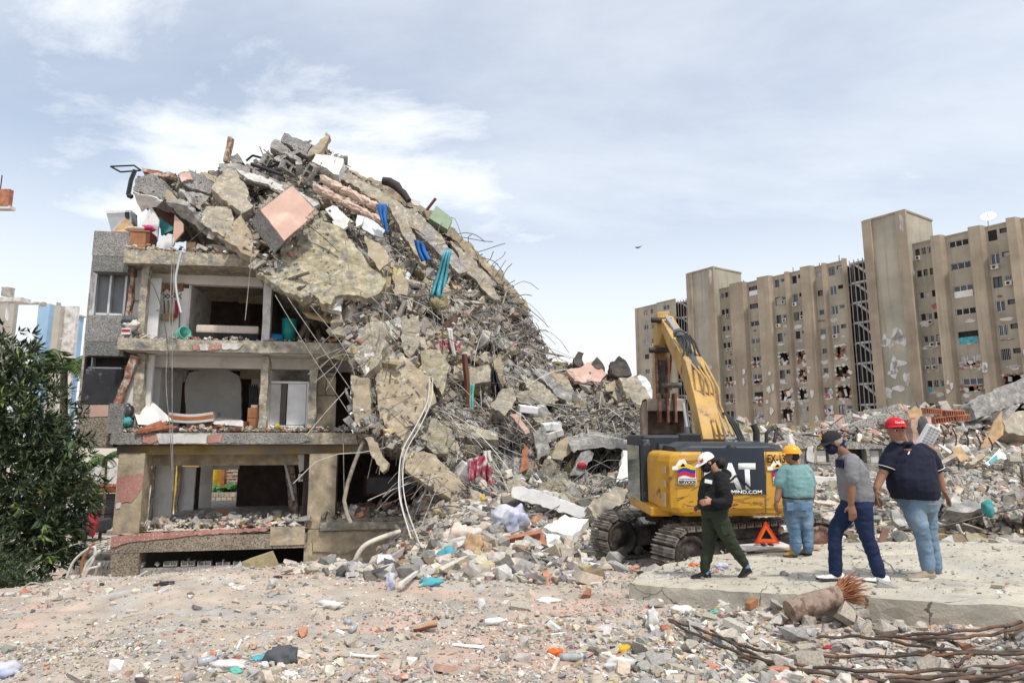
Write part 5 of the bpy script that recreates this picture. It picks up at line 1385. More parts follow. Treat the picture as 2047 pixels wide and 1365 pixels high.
for k in range(4):
 s=(-.19+.1*k)
 pts=[E1+side_v*(s+.1)+upb*.3+Vector((0,.4,.25)),E1+side_v*(s+.1)+upb*.32,bpath[1]+side_v*(s+.12+.02*k)+upb*.32+Vector((0,0,.35-.1*k)),bpath[1]+side_v*(s+.18)+upb*.31+Vector((0,0,.22-.1*k)),bpath[1]+side_v*(s+.2)+upb*.28+Vector((0,0,-.25)),A+side_v*(s+.22)+upb*.32]
 MB().tube(pts,.026,7).build('hydraulic_pipe',M['boom_yellow'],boom)
for k in range(5):
 s=-.2+.1*k;c_=E1.lerp(T1,.12)+upb*.3
 pts=[c_+side_v*s,c_+side_v*(s*.6)+upb*.14+Vector((0,.2,.25)),c_+side_v*(s*.4)+upb*.12+Vector((0,.5,.5)),E1.lerp(T1,.5)+upb*.3+side_v*(s*.8)]
 MB().tube(pts,.022,6).build('hydraulic_hose',M['black_metal'],boom)
for k in range(3):
 p0=A.lerp(E1,.28)+side_v*.3+upb*.2
 MB().tube([p0+Vector((.02*k,0,.1)),p0+Vector((.14+.05*k,-.1,-.15)),p0+Vector((.25+.04*k,-.25,-.5)),p0+Vector((.22+.05*k,-.4,-.8))],.028,6).build('hydraulic_hose',M['black_metal'],boom)
C0,C1,C2=wpt(1395,742,14.3),wpt(1357,668,16.0),wpt(1333,634,16.8)
cyl=MB().cyl(C0,C1,.115,16).build('stick_cylinder',M['cyl_grey'],boom)
MB().cyl(C1,C2,.065,14).build('piston_rod',M['chrome'],cyl);MB().cyl(C1-(C1-C0).normalized()*.08,C1+(C1-C0).normalized()*.06,.14,16).build('gland',M['cyl_grey'],cyl)
for s in (-.32,.34):
 a_,c_=A+side_v*s+Vector((0,.3,-.2)),A.lerp(E1,.62)+side_v*s+Vector((0,.1,-.1));m_=a_.lerp(c_,.5)
 lc=MB().cyl(a_,m_,.085,12).build('lift_cylinder',M['cyl_grey'],exc);MB().cyl(m_,c_,.05,12).build('piston_rod',M['chrome'],lc)
S0,S1=wpt(1326,640,17.1),wpt(1322,812,17.7)
stick=MB().prism([S0+Vector((-.16,0,.22)),S0+Vector((.16,-.05,.25)),S0+Vector((.2,-.1,-.9)),S1+Vector((.17,-.1,-.05)),S1+Vector((-.17,0,-.05)),S0+Vector((-.22,0,-.9))],(0,.42,0)).build('stick',M['boom_yellow'],exc,bevel=.02)
for px0,py0,px1,py1,m_,r_ in ((1312,690,1316,800,'rust_steel',.06),(1334,690,1334,800,'rust_steel',.07),(1324,720,1326,835,'dark_steel',.09)):
 MB().tube([wpt(px0,py0,17.0),wpt(px1,py1,17.2)],r_,4,smooth=False).build('bucket_link',M[m_],stick)
for px0,py0 in ((1322,640),(1318,700),(1342,770),(1326,806)):
 c_=wpt(px0,py0,17.0);MB().cyl(c_+Vector((-.27,0,0)),c_+Vector((.27,0,0)),.075,12).build('pin',M['dark_steel'],stick)
bk_l,bk_r=wpt(1287,840,17.3),wpt(1362,840,17.3);W2=(bk_r-bk_l).x
prof=[(0,.55),(.1,.62),(.55,.6),(.9,.38),(1.0,.05),(.92,-.3),(.6,-.5),(.15,-.55)]
o0=wpt(1287,845,17.15)
bkt=MB()
pin_=[(y*.92+.03,z*.92) for y,z in prof]
for i in range(len(prof)-1):  # shell
 (y0,z0),(y1,z1)=prof[i],prof[i+1];(u0,w0),(u1,w1)=pin_[i],pin_[i+1]
 bkt.prism([o0+Vector((0,y0-.45,z0)),o0+Vector((0,y1-.45,z1)),o0+Vector((0,u1-.45,w1)),o0+Vector((0,u0-.45,w0))],(W2,0,0))
bko=bkt.build('bucket',M['bucket_steel'],exc)
for x in (0.0,W2-.03):MB().prism([o0+Vector((x,y-.45,z)) for y,z in prof],(.03,0,0)).build('side_plate',M['bucket_steel'],bko)
for k in range(5):MB().prism([o0+Vector((W2*(k+.3)/5,-.5,-.5)),o0+Vector((W2*(k+.3)/5,-.3,-.5)),o0+Vector((W2*(k+.3)/5,-.42,-.72))],(.1,0,0)).build('tooth',M['dark_steel'],bko)
for x in (.28,.48,.68):MB().bx(o0.x+W2*x,o0.x+W2*x+.06,o0.y-.62,o0.y-.3,o0.z+.0,o0.z+.75).build('bucket_ear',M['rust_steel'],bko)
MB().bx(o0.x,o0.x+W2,o0.y-.47,o0.y-.4,o0.z+.3,o0.z+.58).build('bucket_lip',M['bucket_steel'],bko)
# undercarriage
TA=R(24);ta=Vector((math.cos(TA),math.sin(TA),0));tn=Vector((-math.sin(TA),math.cos(TA),0))
tl,tr_,tw=3.75,.38,.56
MB().cyl((-.12,1.25,.3),(-.12,1.25,zb+.12),.62,24).build('turntable',M['dark_steel'],exc)
near0=Vector((2.62,10.75,0))-Vector((EO.x,EO.y,0))
shoe=MB().box((0,0,0),(.155,tw,.035)).box((-.06,0,.035),(.018,tw,.045)).box((.0,0,.03),(.016,tw,.035)).box((.06,0,.035),(.018,tw,.045)).mesh('track_shoe');shoe.materials.append(M['track_steel'])
for side in (0,1):
 org=near0+tn*(2.0*side)
 tk=empty('track',(0,0,0),0,exc)
 tk.location=org+Vector((0,0,-.34));tk.rotation_euler=(0,0,TA)
 Ls=tl-2*tr_;per=2*Ls+2*math.pi*tr_;ns=46
 for i in range(ns):
  s=per*i/ns
  if s<Ls:x,z,an=tr_+s,2*tr_,0
  elif s<Ls+math.pi*tr_:
   q=(s-Ls)/tr_;x,z,an=tr_+Ls+tr_*math.sin(q),tr_+tr_*math.cos(q),q
  elif s<2*Ls+math.pi*tr_:x,z,an=tr_+Ls-(s-Ls-math.pi*tr_),0,math.pi
  else :
   q=(s-2*Ls-math.pi*tr_)/tr_;x,z,an=tr_-tr_*math.sin(q),tr_-tr_*math.cos(q),math.pi+q
  o=bpy.data.objects.new('track_shoe',shoe);C.objects.link(o);o.parent=tk;o.location=(x,.28,z+.02);o.rotation_euler=(0,an,0)
 MB().bx(.35,tl-.35,.1,.46,.2,.56).build('track_frame',M['dark_steel'],tk,bevel=.03)
 for x,nm in ((tr_,'idler_wheel'),(tl-tr_,'drive_sprocket')):
  w=MB().lathe([(0,-.02),(.1,-.03),(.12,.0),(.24,.0),(.27,-.03),(.33,-.03),(.33,.4),(0,.4)],(x,.07,tr_),24,(0,1,0)).build(nm,M['dark_steel'] if nm=='idler_wheel' else M['rust_steel'],tk)
  if nm=='drive_sprocket' or side==0:
   for q in range(12):
    an=q*math.pi/6;MB().box((x+.29*math.cos(an),.06,tr_+.29*math.sin(an)),(.05,.05,.05),Matrix.Rotation(-an,3,'Y')).build('sprocket_bolt',M['dark_steel'],w)
 for k in range(6):MB().cyl((.75+.44*k,.04,.13),(.75+.44*k,.5,.13),.1,12).build('track_roller',M['dark_steel'],tk)
 for k in range(2):MB().cyl((1.3+1.1*k,.04,.68),(1.3+1.1*k,.5,.68),.07,12).build('carrier_roller',M['rust_steel'],tk)
cc=near0+ta*(tl/2)+tn*1.25
MB().box((cc.x,cc.y,.22),(1.1,2.1,.34),Matrix.Rotation(TA,3,'Z')).build('car_body',M['dark_steel'],exc,bevel=.05)

# ------------------------------------------------------------------ damaged tall apartment block on the right
AO=Vector((35.4,106.0,-1.0));AANG=math.atan2(-.839,.544)
AU=Vector((math.cos(AANG),math.sin(AANG),0));AN=Vector((-math.sin(AANG),math.cos(AANG),0))  # along the front; away from us
apt=empty('damaged_apartment_tower',AO,AANG);tag(apt,'tall damaged beige apartment block with broken walls behind the excavator','building')
def s_at(px,py=640,v=0.0):
 a,b=ray(px,py)
 # (a*Y, Y) = AO + AU*s + AN*v
 x0,y0=AO.x+AN.x*v,AO.y+AN.y*v
 return (a*y0-x0)/(AU.x-a*AU.y)
def z_at(px,py,v=0.0):
 s=s_at(px,py,v);Y=AO.y+AU.y*s+AN.y*v
 return EZ+ray(px,py)[1]*Y-AO.z
ROOF=z_at(1840,487);SH=2.83;NST=10
M['apt_wall']=mat('apt_wall',(.375,.325,.255),var=.18,scale=.25,col2=(.36,.325,.25),c2=(.48,.62),c2scale=.12,col3=(.31,.275,.215),c3=(.56,.7),c3scale=.5,bump=.25,bscale=3,bdist=.03,streak=.5)
M['apt_pillar']=mat('apt_pillar',(.335,.275,.205),var=.18,scale=.25,col2=(.32,.26,.19),c2=(.5,.64),c2scale=.15,bump=.25,bscale=3,bdist=.03,streak=.45)
M['apt_tower']=mat('apt_tower_wall',(.37,.335,.265),var=.16,scale=.2,col2=(.34,.32,.26),c2=(.48,.62),c2scale=.12,bump=.2,bscale=3,streak=.4)
M['apt_side']=mat('apt_side',(.45,.37,.24),var=.12,scale=.3,bump=.2)
M['apt_plaster']=mat('apt_plaster',(.60,.58,.55),var=.12,scale=.8,col2=(.45,.43,.40),c2=(.5,.6),c2scale=.7,bump=.3)
M['apt_brick']=mat('apt_brick',(.33,.14,.09),var=.35,scale=2.5,col2=(.22,.17,.14),c2=(.5,.58),c2scale=1.5,bump=.6,bscale=6)
M['louver']=mat('louver',(.30,.29,.28),var=.15,scale=.6,bump=.1)
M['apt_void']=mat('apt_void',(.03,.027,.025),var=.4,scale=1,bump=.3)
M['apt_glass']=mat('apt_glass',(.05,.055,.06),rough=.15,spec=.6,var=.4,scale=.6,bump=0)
M['apt_curtain']=mat('apt_curtain',(.42,.41,.39),var=.25,scale=1.5,bump=.1)
ra=random.Random(5)
def cells(b,s0,s1,z0,z1,v0,v1,holes):
 """wall with rectangular openings"""
 xs=sorted({s0,s1,*[h[0] for h in holes],*[h[1] for h in holes]});zs=sorted({z0,z1,*[h[2] for h in holes],*[h[3] for h in holes]})
 for k in range(len(zs)-1):
  run=None
  for i in range(len(xs)-1):
   cx,cz=(xs[i]+xs[i+1])/2,(zs[k]+zs[k+1])/2
   hole=any(h[0]<cx<h[1] and h[2]<cz<h[3] for h in holes)
   if not hole and run is None:run=xs[i]
   if run is not None and (hole or i==len(xs)-2):
    e=xs[i] if hole else xs[i+1]
    b.bx(run,e,v0,v1,zs[k],zs[k+1]);run=None
def window(s0,s1,z0,z1,v,broken=False):
 r=ra.random()
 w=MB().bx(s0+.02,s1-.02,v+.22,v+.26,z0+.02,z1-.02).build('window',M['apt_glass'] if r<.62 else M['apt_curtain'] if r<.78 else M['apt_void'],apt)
 f=MB()
 for a,c in ((s0,s0+.06),(s1-.06,s1)):f.bx(a,c,v+.14,v+.21,z0,z1)
 f.bx(s0+.06,s1-.06,v+.14,v+.21,z0,z0+.06);f.bx(s0+.06,s1-.06,v+.14,v+.21,z1-.06,z1)
 n=int((s1-s0)/.9)
 for q in range(1,n+1):x=s0+(s1-s0)*q/(n+1);f.bx(x-.03,x+.03,v+.14,v+.21,z0+.06,z1-.06)
 f.build('window_frame',M['alu'] if ra.random()<.5 else M['dark_and_shade'],w)
 if ra.random()<.3:
  g=MB()
  for q in range(int((s1-s0)/.18)):g.bx(s0+.09+.18*q,s0+.11+.18*q,v+.02,v+.05,z0,z1)
  g.build('window_grille',M['alu'] if ra.random()<.5 else M['dark_and_shade'],w)
def apatch(pts,m,v,th=.05,name='plaster_patch'):
 """irregular patch on the front; pts in (s, z)"""
 b=MB().prism([(s,v-th,z) for s,z in pts],(0,th-.004,0));return b.build(name,M[m],apt)
def blob(s,z,w,h,m,v,seed,name='plaster_patch',th=.05,n=11):
 r=random.Random(seed);return apatch([(s+w*math.cos(6.283*k/n)*r.uniform(.5,1.1),z+h*math.sin(6.283*k/n)*r.uniform(.5,1.1)) for k in range(n)],m,v,th,name)
# bays from left (far) to right (near): kind, pixel range measured at mid height
BAYS=[('small',1274,1318),('small2',1318,1354),('louver',1354,1392),('tower',1390,1441),('win3',1441,1467),('pillar',1467,1497),('strip',1497,1523),('pillar',1523,1550),('pair',1550,1575),('thin',1575,1585),('pair',1585,1611),('pillar',1611,1636),
('single',1636,1651),('thin',1651,1661),('pair',1661,1692),('thin',1692,1702),('louver',1702,1757),('tower',1755,1838),('win3',1838,1879),('pillar',1879,1906),('strip',1906,1957),('pillar',1957,1990),('pair',1990,2036),('pillar',2036,2064),('end',2064,2150)]
for bi,(kind,p0,p1) in enumerate(BAYS):
 s0,s1=s_at(p0),s_at(p1);w=s1-s0
 if kind=='tower':
  zt_=z_at((p0+p1)/2,543 if p0<1500 else 432)
  MB().bx(s0,s1,-1.3,6,-6,zt_).build('lift_tower',M['apt_tower'],apt)
  MB().bx(s0-.25,s0+.9,-1.7,-1.28,-6,zt_+.12).build('tower_fin',M['apt_pillar'],apt)
  MB().bx(s1-1.0,s1+.25,-1.7,-1.28,-6,zt_+.12).build('tower_fin',M['apt_pillar'],apt)
  MB().bx(s0-.1,s1+.1,-1.45,6.1,zt_+.005,zt_+.25).build('parapet',M['apt_pillar'],apt)
  for q in range(16):blob(ra.uniform(s0+1.2,s1-1.2),ra.uniform(6,ROOF*.62),ra.uniform(.3,1.3),ra.uniform(.3,1.4),'apt_plaster',-1.3,300+bi*20+q)
  if p0>1500:
   h=MB().bx(s0+1.2,s1-1.3,-1.33,-1.31,6.4,9.2).build('opening_shade',M['apt_void'],apt)  # near-black plate on the solid wall stands for shade in an opening
   MB().bx(s0+1.2,s1-1.3,-1.5,-1.32,5.7,6.3).build('broken_ledge',M['apt_plaster'],apt)
   for q in range(12):MB().bx(s0+1.3+q*(w-2.7)/12,s0+1.42+q*(w-2.7)/12,-1.36,-1.34,6.5,9.1).build('slat',M['grey_concrete'],h)
  blob(s1-.3,zt_-1.6,.35,1.5,'apt_plaster',-1.7,77+bi)
  continue
 if kind=='pillar' or kind=='thin':
  pr=-1.1 if kind=='pillar' else -.6
  b=MB().prism([(s0,0,-6),(s0+.25,pr,-6),(s1-.25,pr*.75,-6),(s1,.0,-6)],(0,0,ROOF+6.35)).build('pillar',M['apt_pillar'],apt)
  for q in range(5):blob(ra.uniform(s0+.4,s1-.4),ra.uniform(3,ROOF*.55),ra.uniform(.12,.4),ra.uniform(.2,.8),'apt_plaster',pr*.8-.12,500+bi*9+q,th=.12)
  continue
 if kind=='louver':
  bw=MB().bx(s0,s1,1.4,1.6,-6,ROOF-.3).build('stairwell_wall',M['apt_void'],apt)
  for k in range(NST+1):
   z=ROOF-.3-k*SH
   MB().bx(s0,s1,.5,1.38,z-.28,z).build('stair_landing',M['apt_plaster'],apt)
   MB().prism([(s0+.5,.6,z-.3),(s0+.9,.6,z-.3),(s1-.2,.6,z-SH+.1),(s1-.7,.6,z-SH+.1)],(0,.5,0)).build('stair_flight',M['apt_plaster'],apt)
  n=int(w/.55)
  for q in range(n):x=s0+(q+.5)*w/n;MB().bx(x-.05,x+.05,.0,.1,-6,ROOF-.1).build('louver_slat',M['louver'],apt)
  continue
  # window bays
 holes=[];wins=[]
 for k in range(NST):
  zc=ROOF-1.05-k*SH
  low=k>=NST-6
  if kind=='win3':ws=[(.1,.33),(.42,.64),(.74,.93)];hh=.42
  elif kind=='strip':ws=[(.12,.92)];hh=.40
  elif kind=='single':ws=[(.15,.85)];hh=.42
  elif kind=='pair':ws=[(.08,.5),(.62,.95)];hh=.62
  elif kind=='small':ws=[(.3,.5),(.62,.74)];hh=.45
  elif kind=='small2':ws=[(.35,.7)];hh=.42
  else :ws=[]
  for j,(a,c) in enumerate(ws):
   z0_,z1_=zc-hh,zc+hh
   if kind=='pair' and j==1:z0_=zc+.05
   if kind=='pair' and j==0:z1_=zc+hh+.05
   holes.append((s0+w*a,s0+w*c,z0_,z1_));wins.append(holes[-1])
  if low and kind in ('pair','strip','win3','single') and ra.random()<(.7 if k>NST-5 else .3):  # walls knocked out on the lower storeys
   a=ra.uniform(.05,.2);c=ra.uniform(.75,.97)
   hz0,hz1=zc-1.25,zc+.5
   if kind in ('strip','win3'):hz1=zc-.55;hz0=zc-1.15
   h_=(s0+w*a,s0+w*c,hz0,hz1)
   wins=[q for q in wins if not (q[2]<hz1 and q[3]>hz0)]
   holes=[q for q in holes if not (q[2]<hz1 and q[3]>hz0)]
   holes.append(h_)
   # rubbish hanging in the hole
   for q in range(ra.randint(2,5)):
    x=ra.uniform(h_[0],h_[1]);z=ra.uniform(h_[2],h_[3]-.2);m=ra.choice(['apt_brick','apt_plaster','white_plaster','apt_pillar','dark_and_shade','blue_plastic' if ra.random()<.25 else 'wood'])
    MB().box((x,ra.uniform(.0,.5),z),(ra.uniform(.2,.7),ra.uniform(.1,.3),ra.uniform(.25,1.1)),Matrix.Rotation(ra.uniform(-.5,.5),3,'Y')).build('broken_piece',M[m],apt)
   n=13;cs,cz,ww,hv=(h_[0]+h_[1])/2,(h_[2]+h_[3])/2,(h_[1]-h_[0])/2,(h_[3]-h_[2])/2
   for q in range(n):
    an=6.283*q/n;x=cs+max(-1,min(1,1.5*math.cos(an)))*ww;z=cz+max(-1,min(1,1.5*math.sin(an)))*hv
    blob(x,z,ra.uniform(.15,.42),ra.uniform(.12,.35),ra.choice(['apt_plaster','apt_plaster','apt_brick']),0,900+bi*200+k*20+q,'broken_edge',.08,7)
  if k>=NST-8:
   for q in range(2 if low else 1):blob(ra.uniform(s0+.4,s1-.4),zc-ra.uniform(.8,1.7),ra.uniform(.25,.9),ra.uniform(.12,.5),ra.choice(['apt_plaster','apt_plaster','apt_brick','apt_plaster']),0,700+bi*40+k*3+q)
 b=MB();v0=-.5 if kind=='small2' else 0
 cells(b,s0,s1,-6,ROOF,v0,v0+.3,holes)
 b.build('wall_bay',M['apt_wall'] if kind!='end' else M['apt_side'],apt)
 MB().bx(s0,s1,v0-.06,v0+.34,ROOF+.003,ROOF+.22).build('parapet',M['apt_pillar'],apt)
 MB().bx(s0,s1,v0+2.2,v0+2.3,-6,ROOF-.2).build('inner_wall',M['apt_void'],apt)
 for h in wins:
  window(*h,v0)
  if ra.random()<.13:
   u=MB().bx(h[0]+.05,min(h[0]+.8,h[1]),v0-.35,v0-.01,h[2]-.62,h[2]-.12).build('cooling_unit',M['apt_plaster'],apt);MB().lathe([(0,0),(.18,0),(.18,.02),(0,.02)],(h[0]+.35,v0-.36,h[2]-.37),10,(0,-1,0)).build('fan_grille',M['dark_and_shade'],u)
  elif ra.random()<.09:MB().bx(h[0]+.1,h[1]-.1,v0-.06,v0-.02,h[2]-.7,h[2]+.1).build('laundry',M[ra.choice(['blue_cloth','red_pink','white_plaster','aqua_cloth','grey_cloth'])],apt)
 for k in range(NST+1):MB().bx(s0,s1,v0+.32,v0+2.18,ROOF-.25-k*SH-.2,ROOF-.25-k*SH).build('floor_plate',M['apt_plaster'],apt)
sA,sB=s_at(1274),s_at(2150)
MB().bx(sA,sB,2.5,12,-6,ROOF-.1).build('block_core',M['apt_wall'],apt)
MB().bx(sA-.3,sA+.003,-.3,12,-6,ROOF+.2).build('end_wall',M['apt_pillar'],apt)
# roof-top dish and small posts
e=empty('satellite_dish',AO+AU*s_at(1990)+Vector((0,0,ROOF+.2))+AN*1.0);tag(e,'white satellite dish on the roof of the tall damaged block','satellite dish')
MB().cyl((0,0,0),(0,0,1.0),.06,8).build('mast',M['alu'],e)
MB().lathe([(0,.0),(.5,.1),(.85,.3),(.83,.33),(.48,.14),(0,.04)],(0,-.1,1.2),18,(-.5,-.6,.6),caps=False).build('dish',M['white_paint'],e)
MB().tube([(0,-.1,1.2),(-.4,-.5,1.7)],.03,5).build('feed_arm',M['alu'],e)
for k,px in enumerate((1683,1588,1487,1642)):
 o=MB().cyl((0,0,0),(0,0,1.0-.15*k),.05,6).build('roof_post',M['dark_and_shade']);o.location=AO+AU*s_at(px)+Vector((0,0,ROOF+.2))+AN*.5
 tag(o,'thin dark post on the roof of the tall damaged block','roof post','posts on the roof of the tall damaged block')

# ------------------------------------------------------------------ left background
def foliage_mat(name,rough=.45):
 m=mat(name,(.05,.1,.03),tint=True,var=.2,scale=2.5,rough=rough,spec=.45,bump=0,coord='World')
 b=m.node_tree.nodes['Principled BSDF']
 b.inputs['Subsurface Weight'].default_value=.0
 return m
M['leaf']=foliage_mat('leaf');M['bark']=mat('bark',(.16,.12,.085),var=.3,scale=6,bump=.8,bscale=14,bdist=.03)
def leaf_mesh(name,base,axis_,side_,L,W,col):
 """leaves: base points, unit axes, unit sideways vectors -> folded, bent blades"""
 n=len(base);nrm=np.cross(axis_,side_)
 L=L[:,None];W=W[:,None]
 mid=base+axis_*L*.5-nrm*L*.05;tip=base+axis_*L*.97-nrm*L*.22
 Vt=np.stack([base,mid+side_*W+nrm*W*.35,mid,mid-side_*W+nrm*W*.35,tip],1).reshape(-1,3)
 f=np.array([(0,1,2),(0,2,3),(1,4,2),(2,4,3)])
 T=(f[None]+(np.arange(n)*5)[:,None,None]).reshape(-1,3)
 return np_mesh(name,Vt,T,np.repeat(col,5,0))
def unit(a):return a/(np.linalg.norm(a,axis=-1,keepdims=True)+1e-9)
def rosettes(cent,outd,per,Lm,Wm,cols,droop_=.5):
 n=len(cent);k=per
 c=np.repeat(cent,k,0);o=np.repeat(outd,k,0);N=n*k
 ax=unit(o*.8+nr.normal(0,.75,(N,3))+np.array([0,0,-droop_]))
 sd=unit(np.cross(ax,nr.normal(0,.4,(N,3))+np.array([0,0,1.0])))
 L=Lm*nr.uniform(.7,1.2,N);W=Wm*nr.uniform(.8,1.2,N)
 col=np.repeat(cols,k,0)*(1+nr.normal(0,.15,(N,1)))
 return leaf_mesh('crown',c+ax*.02,ax,sd,L,W,np.clip(col,.006,.5))
def crown_pts(blobs,n,shell=.55):
 w=np.array([b[3]*b[4]*b[5] for b in blobs])**.67;ids=nr.choice(len(blobs),n,p=w/w.sum())
 B=np.array(blobs)[ids]
 d=unit(nr.normal(size=(n,3)));r=1-(1-shell)*nr.random(n)**1.5
 r=r*(1+.22*(vn(d[:,0]*3+ids*7,d[:,2]*3+d[:,1]*2)-.5)*2)
 return B[:,:3]+d*B[:,3:6]*r[:,None],d
def tree(name,label,base,blobs,n,per,L,W,pal,trunk_r,kind='tree',limbs=7,droop_=.5):
 e=empty(name,base);tag(e,label,kind)
 pts,d=crown_pts(blobs,n)
 pal=np.array(pal);cols=pal[nr.choice(len(pal),len(pts),p=np.array([.42,.38,.14,.06])[:len(pal)]/np.array([.42,.38,.14,.06])[:len(pal)].sum())]
 me=rosettes(pts-np.array(base),d,per,L,W,cols,droop_)
 link('crown',me,M['leaf'],e)
 b=MB();base=Vector(base)
 top=Vector(blobs[0][:3])-base
 b.tube([Vector((0,0,-.2)),top*.25+Vector((.1,0,0)),top*.55,top],[trunk_r*1.2,trunk_r,trunk_r*.8,trunk_r*.4],10)
 for k in range(limbs):
  q=blobs[k%len(blobs)];tgt=Vector(q[:3])-base+Vector((rnd.uniform(-.5,.5)*q[3],rnd.uniform(-.5,.5)*q[4],rnd.uniform(-.2,.5)*q[5]))
  s=top*rnd.uniform(.2,.5);b.tube([s,s.lerp(tgt,.5)+Vector((0,0,-.2)),tgt],[trunk_r*.5,trunk_r*.3,trunk_r*.1],7)
 b.build('trunk',M['bark'],e)
 return e
MANGO=[(.032,.048,.02),(.055,.078,.035),(.085,.12,.05),(.16,.23,.06)]
blobs=[(-13.4,16.2,4.0,2.6,2.0,2.4),(-12.0,15.6,3.0,1.9,1.6,1.7),(-12.9,16.2,5.6,1.25,1.5,1.4),(-13.8,16,6.2,1.6,1.5,1.3),(-11.8,15.6,4.3,.9,1.2,1.2),(-11.6,15.3,1.9,1.4,1.3,1.0),(-10.9,15.6,3.2,.9,1,1.1),(-14.5,15.5,2.6,2,1.6,1.8),(-13.0,15.2,1.4,1.7,1.3,.9)]
tree('mango_tree','large dark green mango tree left of the ruined block',(-13.2,16.2,gz(-13.2,16.2)),blobs,3100,9,.28,.034,MANGO,.28)
tree('dark_shrub','dark scrubby bush below the mango tree in the bottom left',(-10.6,12.6,gz(-10.6,12.6)),[(-10.6,12.8,1.9,1.1,.9,.9),(-9.6,12.6,1.6,.7,.7,.6),(-11.6,12.6,2.0,1.2,.9,1.0)],1300,7,.12,.016,[(.03,.05,.02),(.05,.075,.03),(.08,.10,.04)],.05,'shrub',9,.2)
for k,(a,b_,c_) in enumerate([((30,1205),(60,1165),(112,1178)),((35,1210),(75,1172),(128,1186)),((60,1207),(100,1180),(150,1172))]):
 cable('fallen_branch',['pale curved branch under the dark bush','second curved branch under the dark bush','straight dry branch right of the dark bush'][k],[a,b_,c_],10.6,.014,'wood_grey','branch')
for k,(pts,m) in enumerate([([(162,1172),(172,1130),(200,1100),(190,1108)],'pvc'),([(133,1155),(150,1118),(188,1092),(183,1125),(150,1160)],'wire_white'),([(163,1165),(165,1120),(188,1085)],'wood'),([(164,1176),(175,1140),(196,1132),(198,1124)],'pvc'),([(188,1160),(194,1134)],'wood_grey')]):
 cable('bent_pipe',['bent pale pipe standing left of the basement pier','looped white conduit left of the basement pier','rusty rod slanting beside the looped conduit','short pale pipe with an elbow by the pier','small wooden stake by the bent pipes'][k],pts,13.2,.03 if m!='wire_white' else .026,m,'pipe' if k!=4 else 'stake')
# palms
def palm(name,label,base,top,tr,nf,FL,col,seed,droop_=1.0,LL=.55):
 r=random.Random(seed);e=empty(name,base);tag(e,label,'palm tree');base=Vector(base);top=Vector(top)-base
 MB().tube([Vector((0,0,-.3)),top*.5+Vector((.1,0,0)),top],[tr*1.3,tr,tr*.8],8).build('trunk',M['bark'],e)
 for k in range(nf):
  az=2*math.pi*k/nf+r.uniform(-.3,.3);elv=r.uniform(-.1,1.1);pts=[]
  d=Vector((math.cos(az)*math.cos(elv),math.sin(az)*math.cos(elv),math.sin(elv)))
  for q in range(12):
   t=q/11;pts.append(top+d*(FL*t)+Vector((0,0,-droop_*FL*.55*t*t)))
  bs,ax,sd=[],[],[]
  for q in range(1,12):
   tg=(pts[q]-pts[q-1]).normalized();lat=tg.cross(Vector((0,0,1))).normalized()
   for s in (-1,1):
    for u in range(3):
     p=pts[q-1].lerp(pts[q],u/3);bs.append(p);a_=(lat*s+tg*.55+Vector((0,0,-.45-.2*r.random()))).normalized();ax.append(a_);sd.append(a_.cross(Vector((0,0,1))).cross(a_).normalized()*.2+tg)
  n=len(bs);bs=np.array([v[:] for v in bs]);ax=unit(np.array([v[:] for v in ax]));sd=unit(np.array([v[:] for v in sd]))
  Ls=LL*nr.uniform(.8,1.1,n)*(1-.5*np.abs(np.linspace(-.6,1,n)))
  c3=np.array(col)[None]*nr.uniform(.7,1.3,(n,1))
  fr=link('frond',leaf_mesh('frond',bs,ax,sd,Ls,np.full(n,.03*LL/.55),c3),M['leaf'],e)
  MB().tube(pts,[.03*(1-.07*q) for q in range(12)],5).build('frond_rib',M['green_rib'],fr)
M['green_rib']=mat('green_rib',(.14,.17,.05),var=.2,bump=.1)
palm('coconut_palm','coconut palm between the mango tree and the blue building',(-17.4,25.5,-.5),P(128,735,25.5),.16,15,2.4,(.07,.12,.03),3,1.1,.7)
palm('young_palm','small thin palm behind the left column',(*P(200,1055,36.0)[:2],-1.3),P(213,915,36.0),.07,11,1.2,(.06,.14,.035),5,1.1,.45)
palm('young_palm','thin leaning palm beside the mango tree',(*P(172,1055,37.0)[:2],-1.3),P(180,925,37.0),.06,9,1.0,(.06,.13,.035),6,1.1,.4)
# blue apartment building far left
def wbox(name,px0,py0,px1,py1,Y,depth,m,parent,o,bevel=0):
 a,b=P(px0,py1,Y)-o,P(px1,py0,Y)-o
 return MB().bx(a.x,b.x,a.y,a.y+depth,a.z,b.z).build(name,M[m],parent,bevel)
M['blue_wall']=mat('blue_wall',(.30,.46,.62),var=.1,scale=.4,col2=(.36,.50,.64),c2scale=.3,c2=(.5,.62),col3=(.48,.36,.26),c3=(.66,.72),c3scale=.5,bump=.1)
M['tan_tower']=mat('tan_tower',(.42,.39,.33),var=.12,scale=.5,bump=.2)
o=P(90,800,60);o.z=-1.5
bb=empty('blue_building',o);tag(bb,'pale blue apartment building behind the mango tree','building')
wbox('wall',28,607,100,1060,61,3,'blue_wall',bb,o);tw_=wbox('tower',75,611,109,1060,58,.5,'tan_tower',bb,o);wbox('tower_side',109.2,612,123,1060,58.6,.4,'dirty_white',bb,o)
wbox('wall',112,632,160,1060,62,.6,'blue_wall',bb,o);wbox('parapet',112,629,160.5,632,61.8,.9,'tan_tower',bb,o)
wbox('balcony_roof',-60,594,42,602,57,1.2,'dirty_white',bb,o);wbox('parapet',28,603.5,78,607,60.8,.6,'dirty_white',bb,o);wbox('balcony_wall',-60,604,30,1060,62.2,.5,'tan_tower',bb,o);wbox('balcony_post',11,602,14,640,57.3,.3,'white_paint',bb,o)
